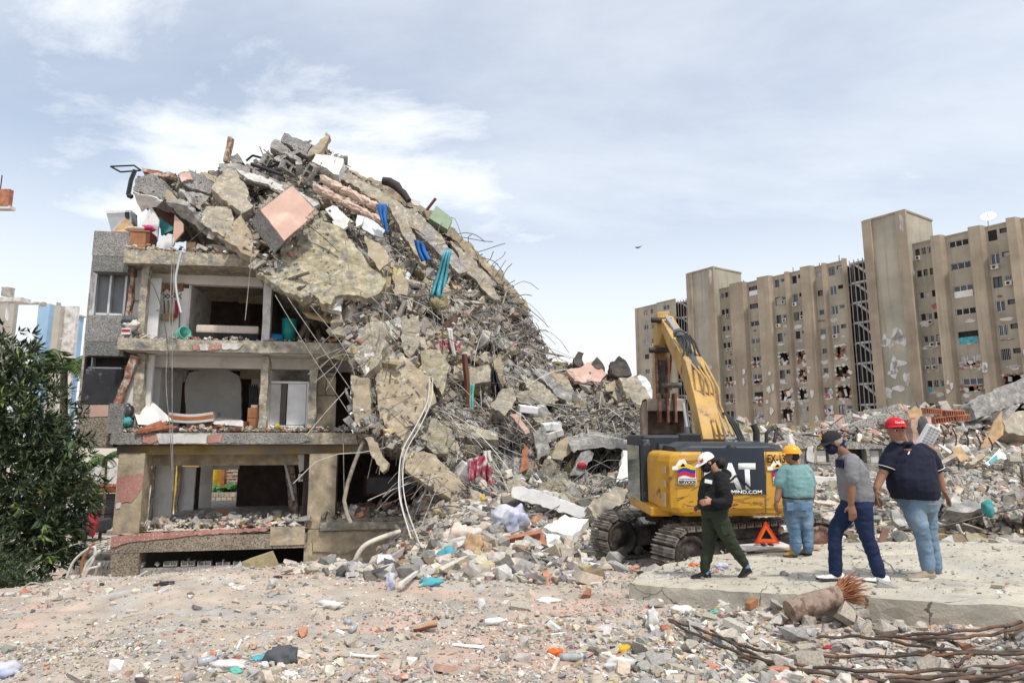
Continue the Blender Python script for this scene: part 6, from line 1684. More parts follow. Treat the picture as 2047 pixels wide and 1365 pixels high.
for y in (618,655,692):
 w=wbox('window',111,y,119,y+20,58.5,.09,'glass',bb,o);wbox('window_sill',110,y+20.3,120,y+22.5,58.3,.3,'white_paint',w,Vector(o))
for k,px in enumerate((78,83,112)):wbox('roof_vent',px,605-2*k%3,px+3,611,58.5,.5,'tan_tower',bb,o)
MB().lathe([(0,0),(.5,0),(.5,.7),(.55,.75),(.3,.9),(0,.9)],P(15,592,58)-o,14).build('water_tank',M['dirty_white'],bb)
# corner of an orange building top left
o=P(0,410,24);o.z=0
ob=empty('orange_building',o);tag(ob,'corner of an orange brick balcony at the far left edge','building')
wbox('balcony_parapet',-360,378,20,411,24,.2,'terracotta',ob,o);wbox('balcony_parapet',18,381,22.5,415,24.22,.12,'terracotta',ob,o);wbox('balcony_floor',-360,411,20,417,24.02,.3,'dirty_white',ob,o)
wbox('wall',-520,200,-190,1160,26.5,2,'terracotta',ob,o);wbox('railing',0,350,3,378,24.1,.05,'black_metal',ob,o)
# street wall, gate, pavement
o=P(200,1055,40);o.z=-1.4
sw=empty('street_wall',o);tag(sw,'grey street wall with red tiled coping behind the left column','wall')
wbox('wall',60,930,300,968,44,.3,'dirty_white',sw,o);wbox('tile_coping',60,968.5,262,985,40.3,.6,'terracotta',sw,o);wbox('wall',60,930,174,1062,40.6,.3,'dirty_white',sw,o)
for k in range(16):wbox('coping_tile',150+k*7,967,156+k*7,972,40.05,.24,'terracotta',sw,o)
gt=empty('metal_gate',o);tag(gt,'black barred metal gate below the red tiled coping','gate')
for k in range(17):wbox('gate_bar',177+k*4.2,986,178.6+k*4.2,1053,40.25,.05,'black_metal',gt,o)
for y in (986,992,1024,1052):wbox('gate_rail',176,y,247,y+2.0,40.2,.04,'black_metal',gt,o)
M['paver']=speckle('paver',[(.46,.42,.35),(.52,.48,.40),(.55,.51,.44)],scale=6,bump=.2)
pv=MB();hole=MB();
q0=[]
def gpt(px,Y):
 x=ray(px,1090)[0]*Y;return Vector((x,Y,gz(x,Y)+.04))
rows=np.linspace(26.5,37.5,14)
for j in range(13):
 for i in range(10):
  a_,b_=140+15*i,140+15*(i+1)
  c_=[gpt(a_+.8,rows[j]+.05),gpt(b_-.8,rows[j]+.05),gpt(b_-.8,rows[j+1]-.05),gpt(a_+.8,rows[j+1]-.05)]
  pv.prism([v+Vector((0,0,.06)) for v in c_],(0,0,-.1))
pvo=tag(link('pavement',pv.mesh('pavement'),M['paver']),kind='structure')
for j in range(12):
 for i in range(10):
  p=gpt(147+15*i+(7 if j%2 else 0),rows[j]+.42);hole.box((p.x,p.y,p.z+.062),(.16,.34,.006))
ho=hole.build('paver_opening',M['dark_and_shade'],pvo);ho['kind']='stuff'
kb=MB().bx(P(140,1115,26.2).x,P(250,1115,26.2).x,26.0,26.3,-.35,.02).build('kerb',M['concrete']);tag(kb,kind='structure')
# grassy bare soil strip between pavement and heap
nG=2600
gxx=nr.uniform(-18.5,-12.2,nG);gyy=nr.uniform(19.5,26,nG);k=fbm(gxx,gyy)>.45
gb=np.stack([gxx,gyy,ground(gxx,gyy)],1)[k];n=len(gb)
ga=unit(nr.normal(0,.35,(n,3))+np.array([0,0,1.]));gs=unit(np.cross(ga,nr.normal(size=(n,3))))
tag(link('grass',leaf_mesh('grass',gb,ga,gs,nr.uniform(.06,.2,n),np.full(n,.012),np.array([(.09,.13,.03)])*nr.uniform(.6,1.4,(n,1))),M['leaf']),'sparse low grass on bare soil left of the basement pier','grass',kind='stuff')
# things seen through the ground-floor window
o=P(450,1020,34);o.z=-1.0
bh=empty('brick_house',o);tag(bh,'red brick house with yellow wall seen through the ruined ground floor','building')
wbox('wall',452,915,482,990,36,4,'brick',bh,o);wbox('wall',432,900,451.6,990,36.4,4,'terracotta',bh,o);wbox('yellow_wall',338,900,431,1020,35.5,3,'yellow_cloth',bh,o);wbox('white_trim',474,900,480,990,35.8,.2,'white_paint',bh,o)
for y in range(920,988,7):wbox('brick_course',452.3,y,481.7,y+.9,35.975,.02,'dirty_white',bh,o)
bw=empty('block_wall',o);tag(bw,'pale concrete block wall seen through the ruined ground floor','wall')
for j in range(6):
 for i in range(9):
  x=404+i*11+(5 if j%2 else 0);wbox('block',x+.3,984+j*9+.4,x+10.7,992.6+j*9,33,.2,'tan_plaster' if (i+j)%3 else 'concrete',bw,o)
for k,(px,py) in enumerate([(440,985),(462,984),(415,985)]):
 palm('garden_palm',['low bushy palm left in front of the brick house','low bushy palm right in front of the brick house','low palm before the yellow wall'][k],P(px,1015,34.5),P(px,py,34.5),.08,12,1.3,(.05,.17,.05),20+k,.9,.5)
o=P(296,1040,38);ow=empty('white_house_wall',(o.x,o.y,-1.4));tag(ow,'white house wall with window grille seen through the left gap','wall');wbox('wall',262,900,330,1060,39,.4,'white_plaster',ow,Vector((o.x,o.y,-1.4)))
for k in range(8):wbox('grille_bar',288+2.2*k,942,289+2.2*k,968,38.9,.05,'black_metal',ow,Vector((o.x,o.y,-1.4)))
# parked car half hidden by the tree
o=P(168,1062,34);o.z=gz(o.x,34)
pc=empty('parked_car',o);tag(pc,'dark pickup with red tail light half hidden behind the mango tree','car')
MB().cham((-1.3,.9,.75),(3.4,1.7,.62),.12).build('body',M['black_paint'],pc);MB().cham((-1.9,.9,1.3),(1.9,1.5,.6),.18).build('cabin',M['cab_glass'],pc)
MB().cham((.39,.3,.9),(.06,.2,.3),.02).build('tail_light',M['red_cloth'],pc)
for x in (-.2,-2.4):
 ty=MB().lathe([(.2,-.1),(.34,-.1),(.36,0),(.34,.1),(.2,.1)],(x,.02,.36),18,(0,1,0)).build('wheel',M['black_metal'],pc);MB().lathe([(0,-.08),(.2,-.08),(.2,.08),(0,.08)],(x,.0,.36),14,(0,1,0)).build('rim',M['alu'],ty)
tag(lumpy('red_figure',P(185,1045,33.8),.42,'red_cloth',71,(.6,.6,1.6)),'red lump standing for a person behind the dark pickup','sack')  # plain lump stands for a person in a red shirt

# ------------------------------------------------------------------ low ruin and rubble on the right
def rbox(name,px0,py0,px1,py1,Y,depth,m,parent,o,rough=None):
 a,b=P(px0,py1,Y)-o,P(px1,py0,Y)-o
 q=MB().bx(a.x,b.x,a.y,a.y+depth,a.z,b.z)
 if rough:
  _rs[0]+=1;return link(name,rough_mesh(name,q.v,q.f,rough[0],rough[1],_rs[0],2.0),M[m],parent)
 return q.build(name,M[m],parent)
LY=19.5
o=P(1700,955,LY)
lw=empty('low_ruined_wall',o);tag(lw,'low grey pebble-dash wall with small windows behind the men','wall')
M['pebble_tan']=speckle('pebble_tan',[(.14,.13,.11),(.27,.255,.23),(.36,.34,.31),(.46,.43,.39)],scale=30)
def rpoly(name,pts,Y,th,m,parent,o,rough=(.4,.025)):
 q=MB().prism([P(x,y,Y)-o for x,y in pts],(0,th,0));_rs[0]+=1
 return link(name,rough_mesh(name,q.v,q.f,rough[0],rough[1],_rs[0],2.0),M[m],parent)
top=[(1566,872),(1600,868),(1640,862),(1676,858),(1720,842),(1772,826),(1778,812),(1798,808),(1812,826),(1822,836)]
rpoly('upper_wall',jag(top,10,2,3)[:-1]+[(1822,897),(1566,897)],LY,.3,'pebble_tan',lw,o)
rpoly('lower_wall',[(1566,927),(1822,924),(1822,975),(1566,975)],LY,.3,'pebble_tan',lw,o)
for x0,x1 in ((1566,1598),(1616,1630),(1659,1690),(1734,1738),(1766,1822)):rbox('pier',x0,897.3,x1,926.7,LY+.002,.29,'pebble_tan',lw,o)
w=rbox('window',1630,897.3,1659,926.5,LY+.2,.04,'grey_concrete',lw,o);rbox('window_frame',1629,895.5,1632,926.7,LY-.02,.2,'wood_grey',w,o);rbox('window_frame',1632,924,1659,926.8,LY-.02,.2,'wood_grey',w,o);rbox('broken_board',1634,900,1650,923,LY+.1,.05,'dirty_white',w,o)
rbox('window',1690,897.3,1734,926.5,LY+.3,.04,'void_shade',lw,o);w=rbox('window',1738,897.3,1766,926.5,LY+.2,.04,'glass_dusty',lw,o);rbox('window_frame',1760,897,1763,926.8,LY+.1,.08,'wood_grey',w,o);rbox('board',1741,900,1756,924,LY+.12,.03,'dirty_white',w,o)
for k in range(6):rbox('vent_slat',1599+k*3,896,1600.6+k*3,927,LY+.05,.1,'grey_concrete',lw,o)
rbox('vent_backing',1598,897.3,1616,926.5,LY+.2,.05,'void_shade',lw,o)
rpoly('plaster_patch',jag([(1614,892),(1626,890),(1628,925),(1614,922)],6,2,8),LY-.02,.03,'dirty_white',lw,o)
kw=rbox('white_kerb',1612,953,1830,978,17.8,.35,'white_plaster',None,Vector((0,0,0)),rough=(.5,.02));tag(kw,'low white plastered kerb in front of the grey wall','kerb')
slab('pink_wall_piece','pinkish wall remnant right of the red capped man',[(1822,838),(1862,836),(1866,870),(1866,935),(1826,930)],'pink',19.9,0,0,.3,cat='wall piece')
slab('tan_board','salmon board on top of the wall remnant',[(1812,820),(1828,812),(1848,822),(1840,838),(1816,838)],'wood_pale',20.2,0,-.5,.1,rough=None,cat='board')
slab('fallen_roof_slab','large pale roof slab tilted up at the right edge',[(1940,806),(1990,782),(2060,752),(2140,722),(2140,760),(2060,796),(2000,822),(1952,838)],'grey_concrete',22.0,.5,-.5,.5,rough=(.5,.04),cat='roof slab')
slab('fallen_roof_slab','second pale slab lying under the tilted roof slab',[(2003,842),(2030,825),(2100,800),(2140,790),(2140,850),(2060,872),(2010,862)],'concrete',20.2,.4,-.8,.5,rough=(.5,.04),cat='roof slab')
slab('slab_soffit','white flat soffit below the tilted roof slab',[(1948,838),(2040,806),(2010,850),(1970,870)],'dirty_white',21.9,.2,.4,.2,cat='soffit')
slab('tan_board','tall tan board leaning below the tilted roof slab',[(1956,902),(1985,850),(2004,822),(2006,868),(1962,906)],'wood_pale',19.6,.3,-.4,.05,rough=(.5,.01),cat='board')
ac=empty('air_conditioner',P(1856,872,17.6));ac.rotation_euler=(.15,.5,-.25);tag(ac,'white air conditioner unit behind the red capped man','air conditioner')
MB().cham((0,0,0),(.32,.3,.62),.03).build('casing',M['white_paint'],ac)
for k in range(7):MB().box((0,-.157,-.24+.08*k),(.27,.012,.012)).build('grille_bar',M['grey_concrete'],ac)
for k in range(3):MB().box((-.09+.09*k,-.153,0),(.01,.008,.54)).build('grille_bar',M['grey_concrete'],ac)
slab('orange_board','orange brown board lying on the right rubble',[(1901,897),(1921,890),(1936,917),(1921,923)],'wood_pale',16.2,.2,-1.0,.03,rough=None,j=None,cat='board')
slab('brown_plank','brown plank left of the orange brown board',[(1880,921),(1908,904),(1912,912),(1884,928)],'wood_grey',16.0,.2,-1.0,.1,rough=None,j=None,cat='plank')
slab('white_plank','short white plank standing behind the brown plank',[(1875,888),(1879,887),(1904,902),(1900,906)],'white_paint',16.6,.2,-.6,.05,rough=None,j=None,cat='plank')
slab('tan_block','tan slab chunk below the orange board',[(1935,922),(1965,903),(1970,912),(1942,928)],'tan_plaster',16.0,.2,-1.2,.2,cat='slab')
wsn=slab('printed_bag','white sheet with blue print on the right rubble',[(1968,925),(1998,897),(2019,915),(1990,918),(1976,931)],'white_paint',15.8,.2,-1.4,.04,rough=(.3,.02),cat='bag')
bp_=sub_slab('blue_print','',[(1976,922),(1992,908),(1995,915),(1981,926)],'aqua_cloth',parent=wsn,Y0=15.74,gx=.2,gy=-1.4,th=.005,rough=None,j=None)
slab('hollow_block','pale hollow concrete block at the right edge',[(2016,905),(2040,900),(2043,920),(2018,922)],'concrete',15.8,.1,-.6,.25,cat='concrete block')
slab('boulder','long grey concrete boulder behind the red capped man',[(1893,1018),(1905,1004),(1935,998),(1968,1006),(1972,1018),(1930,1024)],'grey_concrete',12.9,.1,-.8,.3,rough=(.15,.05),cat='concrete chunk')
slab('concrete_disc','rounded grey slab lying behind the walking men',[(1782,1018),(1795,1018),(1808,1035),(1812,1050),(1800,1052),(1786,1040)],'grey_concrete',12.4,.1,-1.0,.08,rough=(.2,.015),cat='slab')
slab('red_board','dark red board standing at the slab edge',[(1765,1053),(1779,1057),(1771,1083),(1757,1082)],'wood_dark',11.5,0,-.5,.05,rough=None,j=None,cat='board')
slab('tan_stone','flat tan stone at the far edge of the fallen slab',[(1930,1062),(1960,1068),(2006,1084),(1945,1086),(1932,1076)],'rough_tan',11.6,.1,-1.0,.2,rough=(.15,.03),cat='stone')
tag(lumpy('teal_bag',P(1975,1016,12.6),.14,'teal_cloth',81,(.7,.7,1.2)),'teal crumpled bag on the right rubble','bag')
tag(lumpy('white_sack',P(1920,900,17.0),.2,'dirty_white',83,(1.2,.7,.7)),'white sack beside the brown plank','sack')
tag(lumpy('dark_cloth',P(1846,856,19.4),.3,'grey_cloth',84,(.6,.3,1.1)),'dark cloth hanging on the pinkish wall remnant','cloth')
# heaped debris on and behind the low wall
def zone_scatter(name,label,n,poly,Yf,smed,sig,smin,smax,weights,kindw=(.35,.4,.15,.1)):
 px,py=heap_pick(n,poly);n=len(px)
 s=np.clip(np.exp(nr.normal(math.log(smed),sig,n)),smin,smax)
 kk=nr.choice(4,n,p=kindw);lo=np.array([0,8,16,20])[kk];hi=np.array([8,16,20,23])[kk];kinds=lo+(nr.random(n)*(hi-lo)).astype(int)
 size=np.stack([s,s*nr.uniform(.55,1,n),s*nr.uniform(.5,1,n)],1);size[kinds>=20]*=2
 o=link(name,scatter_mesh(name,kinds,Pn(px,py,Yf(px,py)),face_rot(n,(0,-.4,.9),.6),size,pal_pick(n,weights,.15)),M['rubble'])
 return tag(o,label,'rubble',kind='stuff')
def ridge(name,label,poly,Yf,back=2.2):
 """rough mass under a debris bank"""
 x0,x1=min(p[0] for p in poly),max(p[0] for p in poly);y0,y1=min(p[1] for p in poly),max(p[1] for p in poly)
 X_,Y_=np.meshgrid(np.arange(x0,x1,9),np.arange(y0,y1,6));inn=inside(X_,Y_,poly)
 d_=Yf(X_,Y_)+.25+.5*(fbm(X_*.05,Y_*.05)-.5);A_=Pn(X_,Y_,d_);B_=A_.copy();B_[...,1]+=back
 n0=X_.size;ix=np.arange(n0).reshape(X_.shape);ok=inn[:-1,:-1]&inn[:-1,1:]&inn[1:,:-1]&inn[1:,1:]
 a,b,c,d=ix[:-1,:-1][ok],ix[:-1,1:][ok],ix[1:,1:][ok],ix[1:,:-1][ok]
 t=np.concatenate([np.stack([a,d,c],1),np.stack([a,c,b],1)]);ed={}
 for q in t:
  for i in range(3):
   e=(int(q[i]),int(q[(i+1)%3]))
   if (e[1],e[0]) in ed:del ed[(e[1],e[0])]
   else :ed[e]=1
 sd_=[w for u,v in ed for w in ((v,u,u+n0),(v,u+n0,v+n0))]
 VV=np.concatenate([A_.reshape(-1,3),B_.reshape(-1,3)]);TT=np.concatenate([t,t[:,::-1]+n0,np.array(sd_)])
 us=np.unique(TT);rm=np.full(len(VV),-1);rm[us]=np.arange(len(us))
 return tag(link(name,np_mesh(name,VV[us],rm[TT]),M['core']),label,'rubble',kind='stuff')
bank1=[(1430,882),(1470,858),(1560,862),(1640,850),(1700,838),(1770,820),(1810,812),(1880,812),(1950,818),(2080,850),(2080,985),(1850,985),(1836,886),(1640,885)]
yf1=lambda x,y:21.5-(np.asarray(y,float)-860)*.028
ridge('debris_bank','bank of dark debris behind the low grey wall',bank1,yf1,3)
zone_scatter('bank_rubble','broken bricks and boards heaped behind the low grey wall',2600,bank1,lambda x,y:yf1(x,y)-.1,.09,.6,.03,.4,(3,3,3,1.4,1.8,1.6,1,.8,1.0,1,2,1.4))
bank2=[(1860,925),(1900,900),(1960,905),(2080,890),(2080,1035),(1940,1035),(1860,1000)]
yf2=lambda x,y:17.5-(np.asarray(y,float)-900)*.032
ridge('debris_bank','bank of grey debris at the right edge',bank2,yf2,2)
zone_scatter('bank_rubble','small grey rubble sloping down at the right edge',2600,bank2,lambda x,y:yf2(x,y)-.1,.07,.5,.03,.26,W_PILE)
bank3=[(1410,900),(1440,860),(1480,845),(1580,862),(1580,940),(1420,940)]
ridge('debris_bank','debris seen between boom and hard-hatted man',bank3,lambda x,y:20.0-(np.asarray(y,float)-850)*.02,2)
zone_scatter('bank_rubble','pale debris behind the excavator boom',900,bank3,lambda x,y:19.8-(np.asarray(y,float)-850)*.02,.12,.5,.05,.35,W_PILE)
slab('tan_slab','long tan slab slanting down right of the boom',[(1432,850),(1440,832),(1500,858),(1530,872),(1500,880)],'rough_tan',19.4,.2,-.6,.2,cat='slab')
slab('orange_tile','small orange plastic piece beside the boom',[(1420,795),(1432,786),(1436,805),(1426,812)],'terracotta',19.8,0,-.4,.1,rough=None,cat='plastic piece')
for k,(x0,y0,w_,h_) in enumerate([(1845,822,34,10),(1885,826,40,9),(1905,835,30,8),(1862,838,46,8),(1800,842,26,8)]):
 q=MB();L_,H_=w_/1279*20,.2
 q.bx(-L_/2,L_/2,-.12,.12,-H_/2,-H_/2+.03);q.bx(-L_/2,L_/2,-.12,.12,H_/2-.03,H_/2)
 for i in range(9):x=-L_/2+(L_-.03)*i/8;q.bx(x,x+.025,-.118,.118,-H_/2+.03,H_/2-.03)
 q=q.build('hollow_brick_slab',M['terracotta']);q.location=P(x0+w_/2,y0,20.2);q.rotation_euler=(.1,.05-.06*k,.1);tag(q,'strip of red hollow bricks on the debris bank','brickwork','hollow brick strips on the debris bank')
for k in range(5):
 x=1880+24*k
 cable('hanging_wire','dark bent bar sticking out of the right debris',[(x,850+6*k),(x+8,872+5*k),(x+2,905)],18.0-.1*k,.02,'rebar','bar','bent bars in the right debris')
cable('black_cable','long black cable lying across the right rubble',[(1800,1058),(1880,1052),(1960,1032),(2060,1010)],[12.2,12.4,12.6,12.9],.016,'wire_dark')
cable('white_pipe','bent white pipe lying at the far slab edge',[(1914,1048),(1920,1062),(1926,1068),(1934,1064)],11.9,.03,'pvc','pipe')
cable('white_pipe','pale stick lying right of the bent white pipe',[(1925,1046),(1962,1058)],11.9,.022,'wood_grey','stick')
for k in range(8):
 q=MB().box((0,0,0),(.38,.2,.2)).build('paving_block',M['ochre'] if k%3==0 else M['concrete']);x=1890+24*k;p=P(x,1076,11.9);q.location=(p.x,p.y,p.z-.02);q.rotation_euler=(0,0,.02*k);tag(q,'brown concrete block in the kerb row behind the fallen slab','concrete block','kerb row behind the fallen slab')

# ------------------------------------------------------------------ fallen slab in the foreground
M['slab_top']=mat('slab_top',(.50,.455,.365),var=.12,scale=1.2,col2=(.44,.41,.35),c2=(.48,.62),c2scale=.9,col3=(.33,.30,.26),c3=(.58,.68),c3scale=3.2,bump=.8,bscale=22,bdist=.02)
edge=EDGE+[(1560,1090),(1440,1094),(1395,1098),(1330,1124),(1290,1146)]
W=SLAB_W
_m=M['slab_top'];_b=_m.node_tree.nodes['Principled BSDF'];_l=_m.node_tree.links  # hairline cracks
_t=ND(_m,'ShaderNodeTexCoord');_n=ND(_m,'ShaderNodeTexNoise',Scale=2.5,Detail=6.0);_l.new(_t.outputs['Object'],_n.inputs['Vector'])
_a=ND(_m,'ShaderNodeVectorMath',operation='MULTIPLY_ADD');_a.inputs[1].default_value=(.5,.5,.5);_l.new(_n.outputs['Color'],_a.inputs[0]);_l.new(_t.outputs['Object'],_a.inputs[2])
_v=ND(_m,'ShaderNodeTexVoronoi',feature='DISTANCE_TO_EDGE',Scale=.62);_l.new(_a.outputs[0],_v.inputs['Vector'])
_c=ND(_m,'ShaderNodeMath',operation='LESS_THAN');_c.inputs[1].default_value=.0045;_l.new(_v.outputs['Distance'],_c.inputs[0])
_x=ND(_m,'ShaderNodeMix',data_type='RGBA');_x.inputs['B'].default_value=(.16,.14,.12,1);_l.new(_c.outputs[0],_x.inputs['Factor']);_l.new(_b.inputs['Base Color'].links[0].from_socket,_x.inputs['A']);_l.new(_x.outputs['Result'],_b.inputs['Base Color'])
cen=on_slab(1640,1140)
b=MB().prism([w-cen for w in W],(0,0,-.24))
me=rough_mesh('fallen_slab',b.v,b.f,.16,.028,5,2.6,6)
fs=link('fallen_slab',me,M['slab_top']);fs.location=cen
tag(fs,'broad flat pale concrete slab the four people stand on','concrete slab')
# grit on the slab
n=1500;px_,py_=nr.uniform(1290,2060,n),1088+100*nr.random(n)**1.2
pos=np.array([on_slab(x,y)[:] for x,y in zip(px_,py_)]);inn=inside(px_,py_,edge);pos=pos[inn];n=len(pos)
s_=np.clip(np.exp(nr.normal(math.log(.009),.6,n)),.004,.05);pos[:,2]+=s_*.3+.006
tag(link('slab_grit',scatter_mesh('slab_grit',nr.integers(0,20,n),pos,rotz_tilt(n,.3),np.stack([s_,s_*.8,s_*.6],1),pal_pick(n,W_GROUND)*.8),M['pebbles']),'scattered grit and crumbs on the fallen slab','grit',kind='stuff')
n=260;px_,py_=nr.normal(1400,45,n),nr.normal(1140,11,n);pos=np.array([on_slab(x,y)[:] for x,y in zip(px_,py_)]);inn=inside(px_,py_,edge);pos=pos[inn];n=len(pos);s_=np.clip(np.exp(nr.normal(math.log(.018),.5,n)),.008,.06);pos[:,2]+=s_*.4
tag(link('slab_crumbs',scatter_mesh('slab_crumbs',nr.integers(0,23,n),pos,rotz_tilt(n,.4),np.stack([s_,s_*.8,s_*.6],1),pal_pick(n,W_GROUND)),M['pebbles']),'small crumbled debris around the woman on the slab','grit',kind='stuff')

# ------------------------------------------------------------------ people
M['skin_a']=mat('skin_a',(.36,.19,.125),rough=.55,var=.08,scale=9,bump=.1,bscale=60,bdist=.002)
M['skin_b']=mat('skin_b',(.25,.125,.08),rough=.55,var=.08,scale=9,bump=.1,bscale=60,bdist=.002)
M['skin_c']=mat('skin_c',(.27,.135,.088),rough=.55,var=.1,scale=9,bump=.1,bscale=60,bdist=.002)
def cloth(n,c,c2=None,v=.12):
 M[n]=mat(n,c,rough=.9,var=v,scale=5,bump=.6,bscale=6,bdist=.03,col2=c2,c2scale=3.5,c2=(.5,.68));return n
cloth('black_hoodie',(.012,.012,.013));cloth('olive_trousers',(.028,.036,.022));cloth('teal_shirt',(.16,.29,.295),(.2,.33,.33));cloth('pale_jeans',(.115,.20,.31),(.2,.28,.37),.2);cloth('grey_shirt',(.19,.19,.2),(.22,.22,.23));cloth('navy_jeans',(.011,.022,.062),(.016,.03,.08));cloth('navy_polo',(.012,.014,.03));cloth('light_jeans',(.17,.25,.34),(.24,.27,.29),.2);cloth('navy_mask',(.012,.016,.045))
M['white_cap']=mat('white_cap',(.75,.74,.72),var=.06,bump=.1);M['red_cap']=mat('red_cap',(.52,.015,.025),var=.08,bump=.15);M['black_cap']=mat('black_cap',(.018,.018,.022),var=.15,bump=.2);M['helmet']=mat('helmet',(.80,.36,.012),rough=.3,var=.04,bump=0,spec=.5)
M['hair']=mat('hair',(.014,.011,.01),rough=.5,var=.2,bump=.5,bscale=80);M['grey_hair']=mat('grey_hair',(.30,.29,.28),rough=.7,var=.2,bump=.6,bscale=80);M['boot']=mat('boot',(.36,.22,.085),var=.2,scale=9,bump=.3,dust=.3);M['beige_shoe']=mat('beige_shoe',(.33,.26,.19),var=.15,bump=.3);M['black_shoe']=mat('black_shoe',(.015,.015,.016),var=.2,bump=.3);M['sole_dark']=mat('sole_dark',(.05,.045,.04),var=.2,bump=.2);M['sole_white']=mat('sole_white',(.6,.58,.54),var=.1,bump=.1);M['eye_white']=mat('eye_white',(.7,.68,.65),rough=.2,var=.02,bump=0);M['lip']=mat('lip',(.24,.10,.08),var=.05,bump=0);M['leather']=mat('leather',(.03,.022,.018),rough=.5,var=.2);M['blue_sock']=mat('blue_sock',(.12,.25,.45),var=.1)
def vec(a):return Vector(a)
def oval(mb,c,L,F,U,rl,rf,ru,n=14,m=9):
 """ellipsoid with given axes"""
 rings=[]
 for i in range(m):
  t=math.pi*(i+.02)/(m-1+.04);z,r=-math.cos(t),math.sin(t)
  rings.append([c+U*(ru*z)+L*(rl*r*math.cos(2*math.pi*k/n))+F*(rf*r*math.sin(2*math.pi*k/n)) for k in range(n)])
 return mb.loft(rings)
def trunk(mb,secs,n=18):
 """torso from sections (centre, lateral axis, half width, forward axis, half depth)"""
 return mb.loft([[c+L*(w*math.copysign(abs(math.cos(a))**.85,math.cos(a)))+F*(d*math.copysign(abs(math.sin(a))**.9,math.sin(a))) for a in (2*math.pi*k/n for k in range(n))] for c,L,w,F,d in secs])
def limb(mb,pts,rs,n=12):
 mb.tube(pts,list(rs),n)
 for p,r in zip(pts,rs):oval(mb,p,Vector((1,0,0)),Vector((0,1,0)),Vector((0,0,1)),r*.99,r*.99,r*.99,10,7)
 return mb
def smooth_path(k,n=4):
 out=[]
 for i in range(len(k)-1):
  p0,p1,p2,p3=k[max(i-1,0)],k[i],k[i+1],k[min(i+2,len(k)-1)]
  for q in range(n):
   t=q/n;out.append(.5*((2*p1)+(p2-p0)*t+(2*p0-5*p1+4*p2-p3)*t*t+(3*p1-p0-3*p2+p3)*t**3))
 return out+[k[-1]]
def slimb(mb,pts,rs,n=12,sub=4,fold=0.0):
 sp=smooth_path(pts,sub);m_=len(sp)
 rr=[float(np.interp(i/(m_-1)*(len(rs)-1),range(len(rs)),rs))*(1+fold*(.35+.65*i/m_)*(math.sin(i*2.3+len(pts))+math.sin(i*1.1+2))) for i in range(m_)]
 mb.tube(sp,rr,n)
 for p,r in ((pts[0],rs[0]),(pts[-1],rs[-1])):oval(mb,p,Vector((1,0,0)),Vector((0,1,0)),Vector((0,0,1)),r*.99,r*.99,r*.99,10,7)
def fuse(mb,name,voxel,m,parent,wrinkle=0.0,wf=9.0,seed=0,smooth=2):
 """weld overlapping shapes into one continuous skin"""
 t=bpy.data.objects.new('tmp',mb.mesh('tmp'));C.objects.link(t)
 r=t.modifiers.new('r','REMESH');r.mode='VOXEL';r.voxel_size=voxel
 s=t.modifiers.new('s','SMOOTH');s.factor=.5;s.iterations=smooth
 me=bpy.data.meshes.new_from_object(t.evaluated_get(bpy.context.evaluated_depsgraph_get()));bpy.data.objects.remove(t)
 me.name=name
 if wrinkle:
  n=len(me.vertices);co=np.zeros(n*3,np.float32);me.vertices.foreach_get('co',co);co=co.reshape(-1,3)
  no=np.zeros(n*3,np.float32);me.vertices.foreach_get('normal',no);no=no.reshape(-1,3)
  off=Vector((seed*5.3,seed*2.1,0))
  d=np.array([mnoise.noise(Vector((c[0]*wf*.8,c[1]*wf*.8,c[2]*wf*1.7))+off)+.5*mnoise.noise(Vector((c[0]*wf*2,c[1]*wf*2,c[2]*wf*3.2))+off) for c in co.tolist()])
  co=co+no*(wrinkle*np.sign(d)*np.abs(d)**.8)[:,None];me.vertices.foreach_set('co',co.ravel())
 me.polygons.foreach_set('use_smooth',np.ones(len(me.polygons),bool));me.materials.clear();me.update()
 return link(name,me,M[m],parent)
def hand(mb,wrist,d,thumb,palm,curl=.5,s=1.0):
 """palm, four bent fingers and a thumb; d along the hand, thumb the thumb's side, palm the palm's facing"""
 d=d.normalized();thumb=(thumb-d*thumb.dot(d)).normalized();palm=d.cross(thumb)*(1 if d.cross(thumb).dot(palm)>0 else -1)
 mb.loft([[wrist+d*(t*s)+thumb*(w*s*math.cos(a))+palm*(h*s*math.sin(a)) for a in (2*math.pi*k/10 for k in range(10))] for t,w,h in ((-.03,.026,.020),(0,.028,.02),(.03,.038,.018),(.07,.043,.016),(.092,.040,.014),(.1,.03,.01))])
 for k,(o,l) in enumerate(((.030,.072),(.010,.082),(-.011,.076),(-.031,.060))):
  p0=wrist+d*(.08*s)+thumb*(o*s);dirs=d+thumb*(o*1.2)
  a1,a2,a3=curl*.5,curl*1.1,curl*1.6
  p1=p0+(dirs*math.cos(a1)+palm*math.sin(a1))*(l*s*.55);p2=p1+(dirs*math.cos(a2)+palm*math.sin(a2))*(l*s*.38);p3=p2+(dirs*math.cos(a3)+palm*math.sin(a3))*(l*s*.27)
  mb.tube([p0,p1,p2,p3],[.0095*s,.0092*s,.0085*s,.007*s],8)
 t0=wrist+d*(.022*s)+thumb*(.026*s);t1=t0+(d*.6+thumb*.75+palm*.25).normalized()*(.04*s);t2=t1+(d*.9+thumb*.3+palm*.3).normalized()*(.032*s)
 mb.tube([t0,t1,t2],[.013*s,.011*s,.0085*s],8)
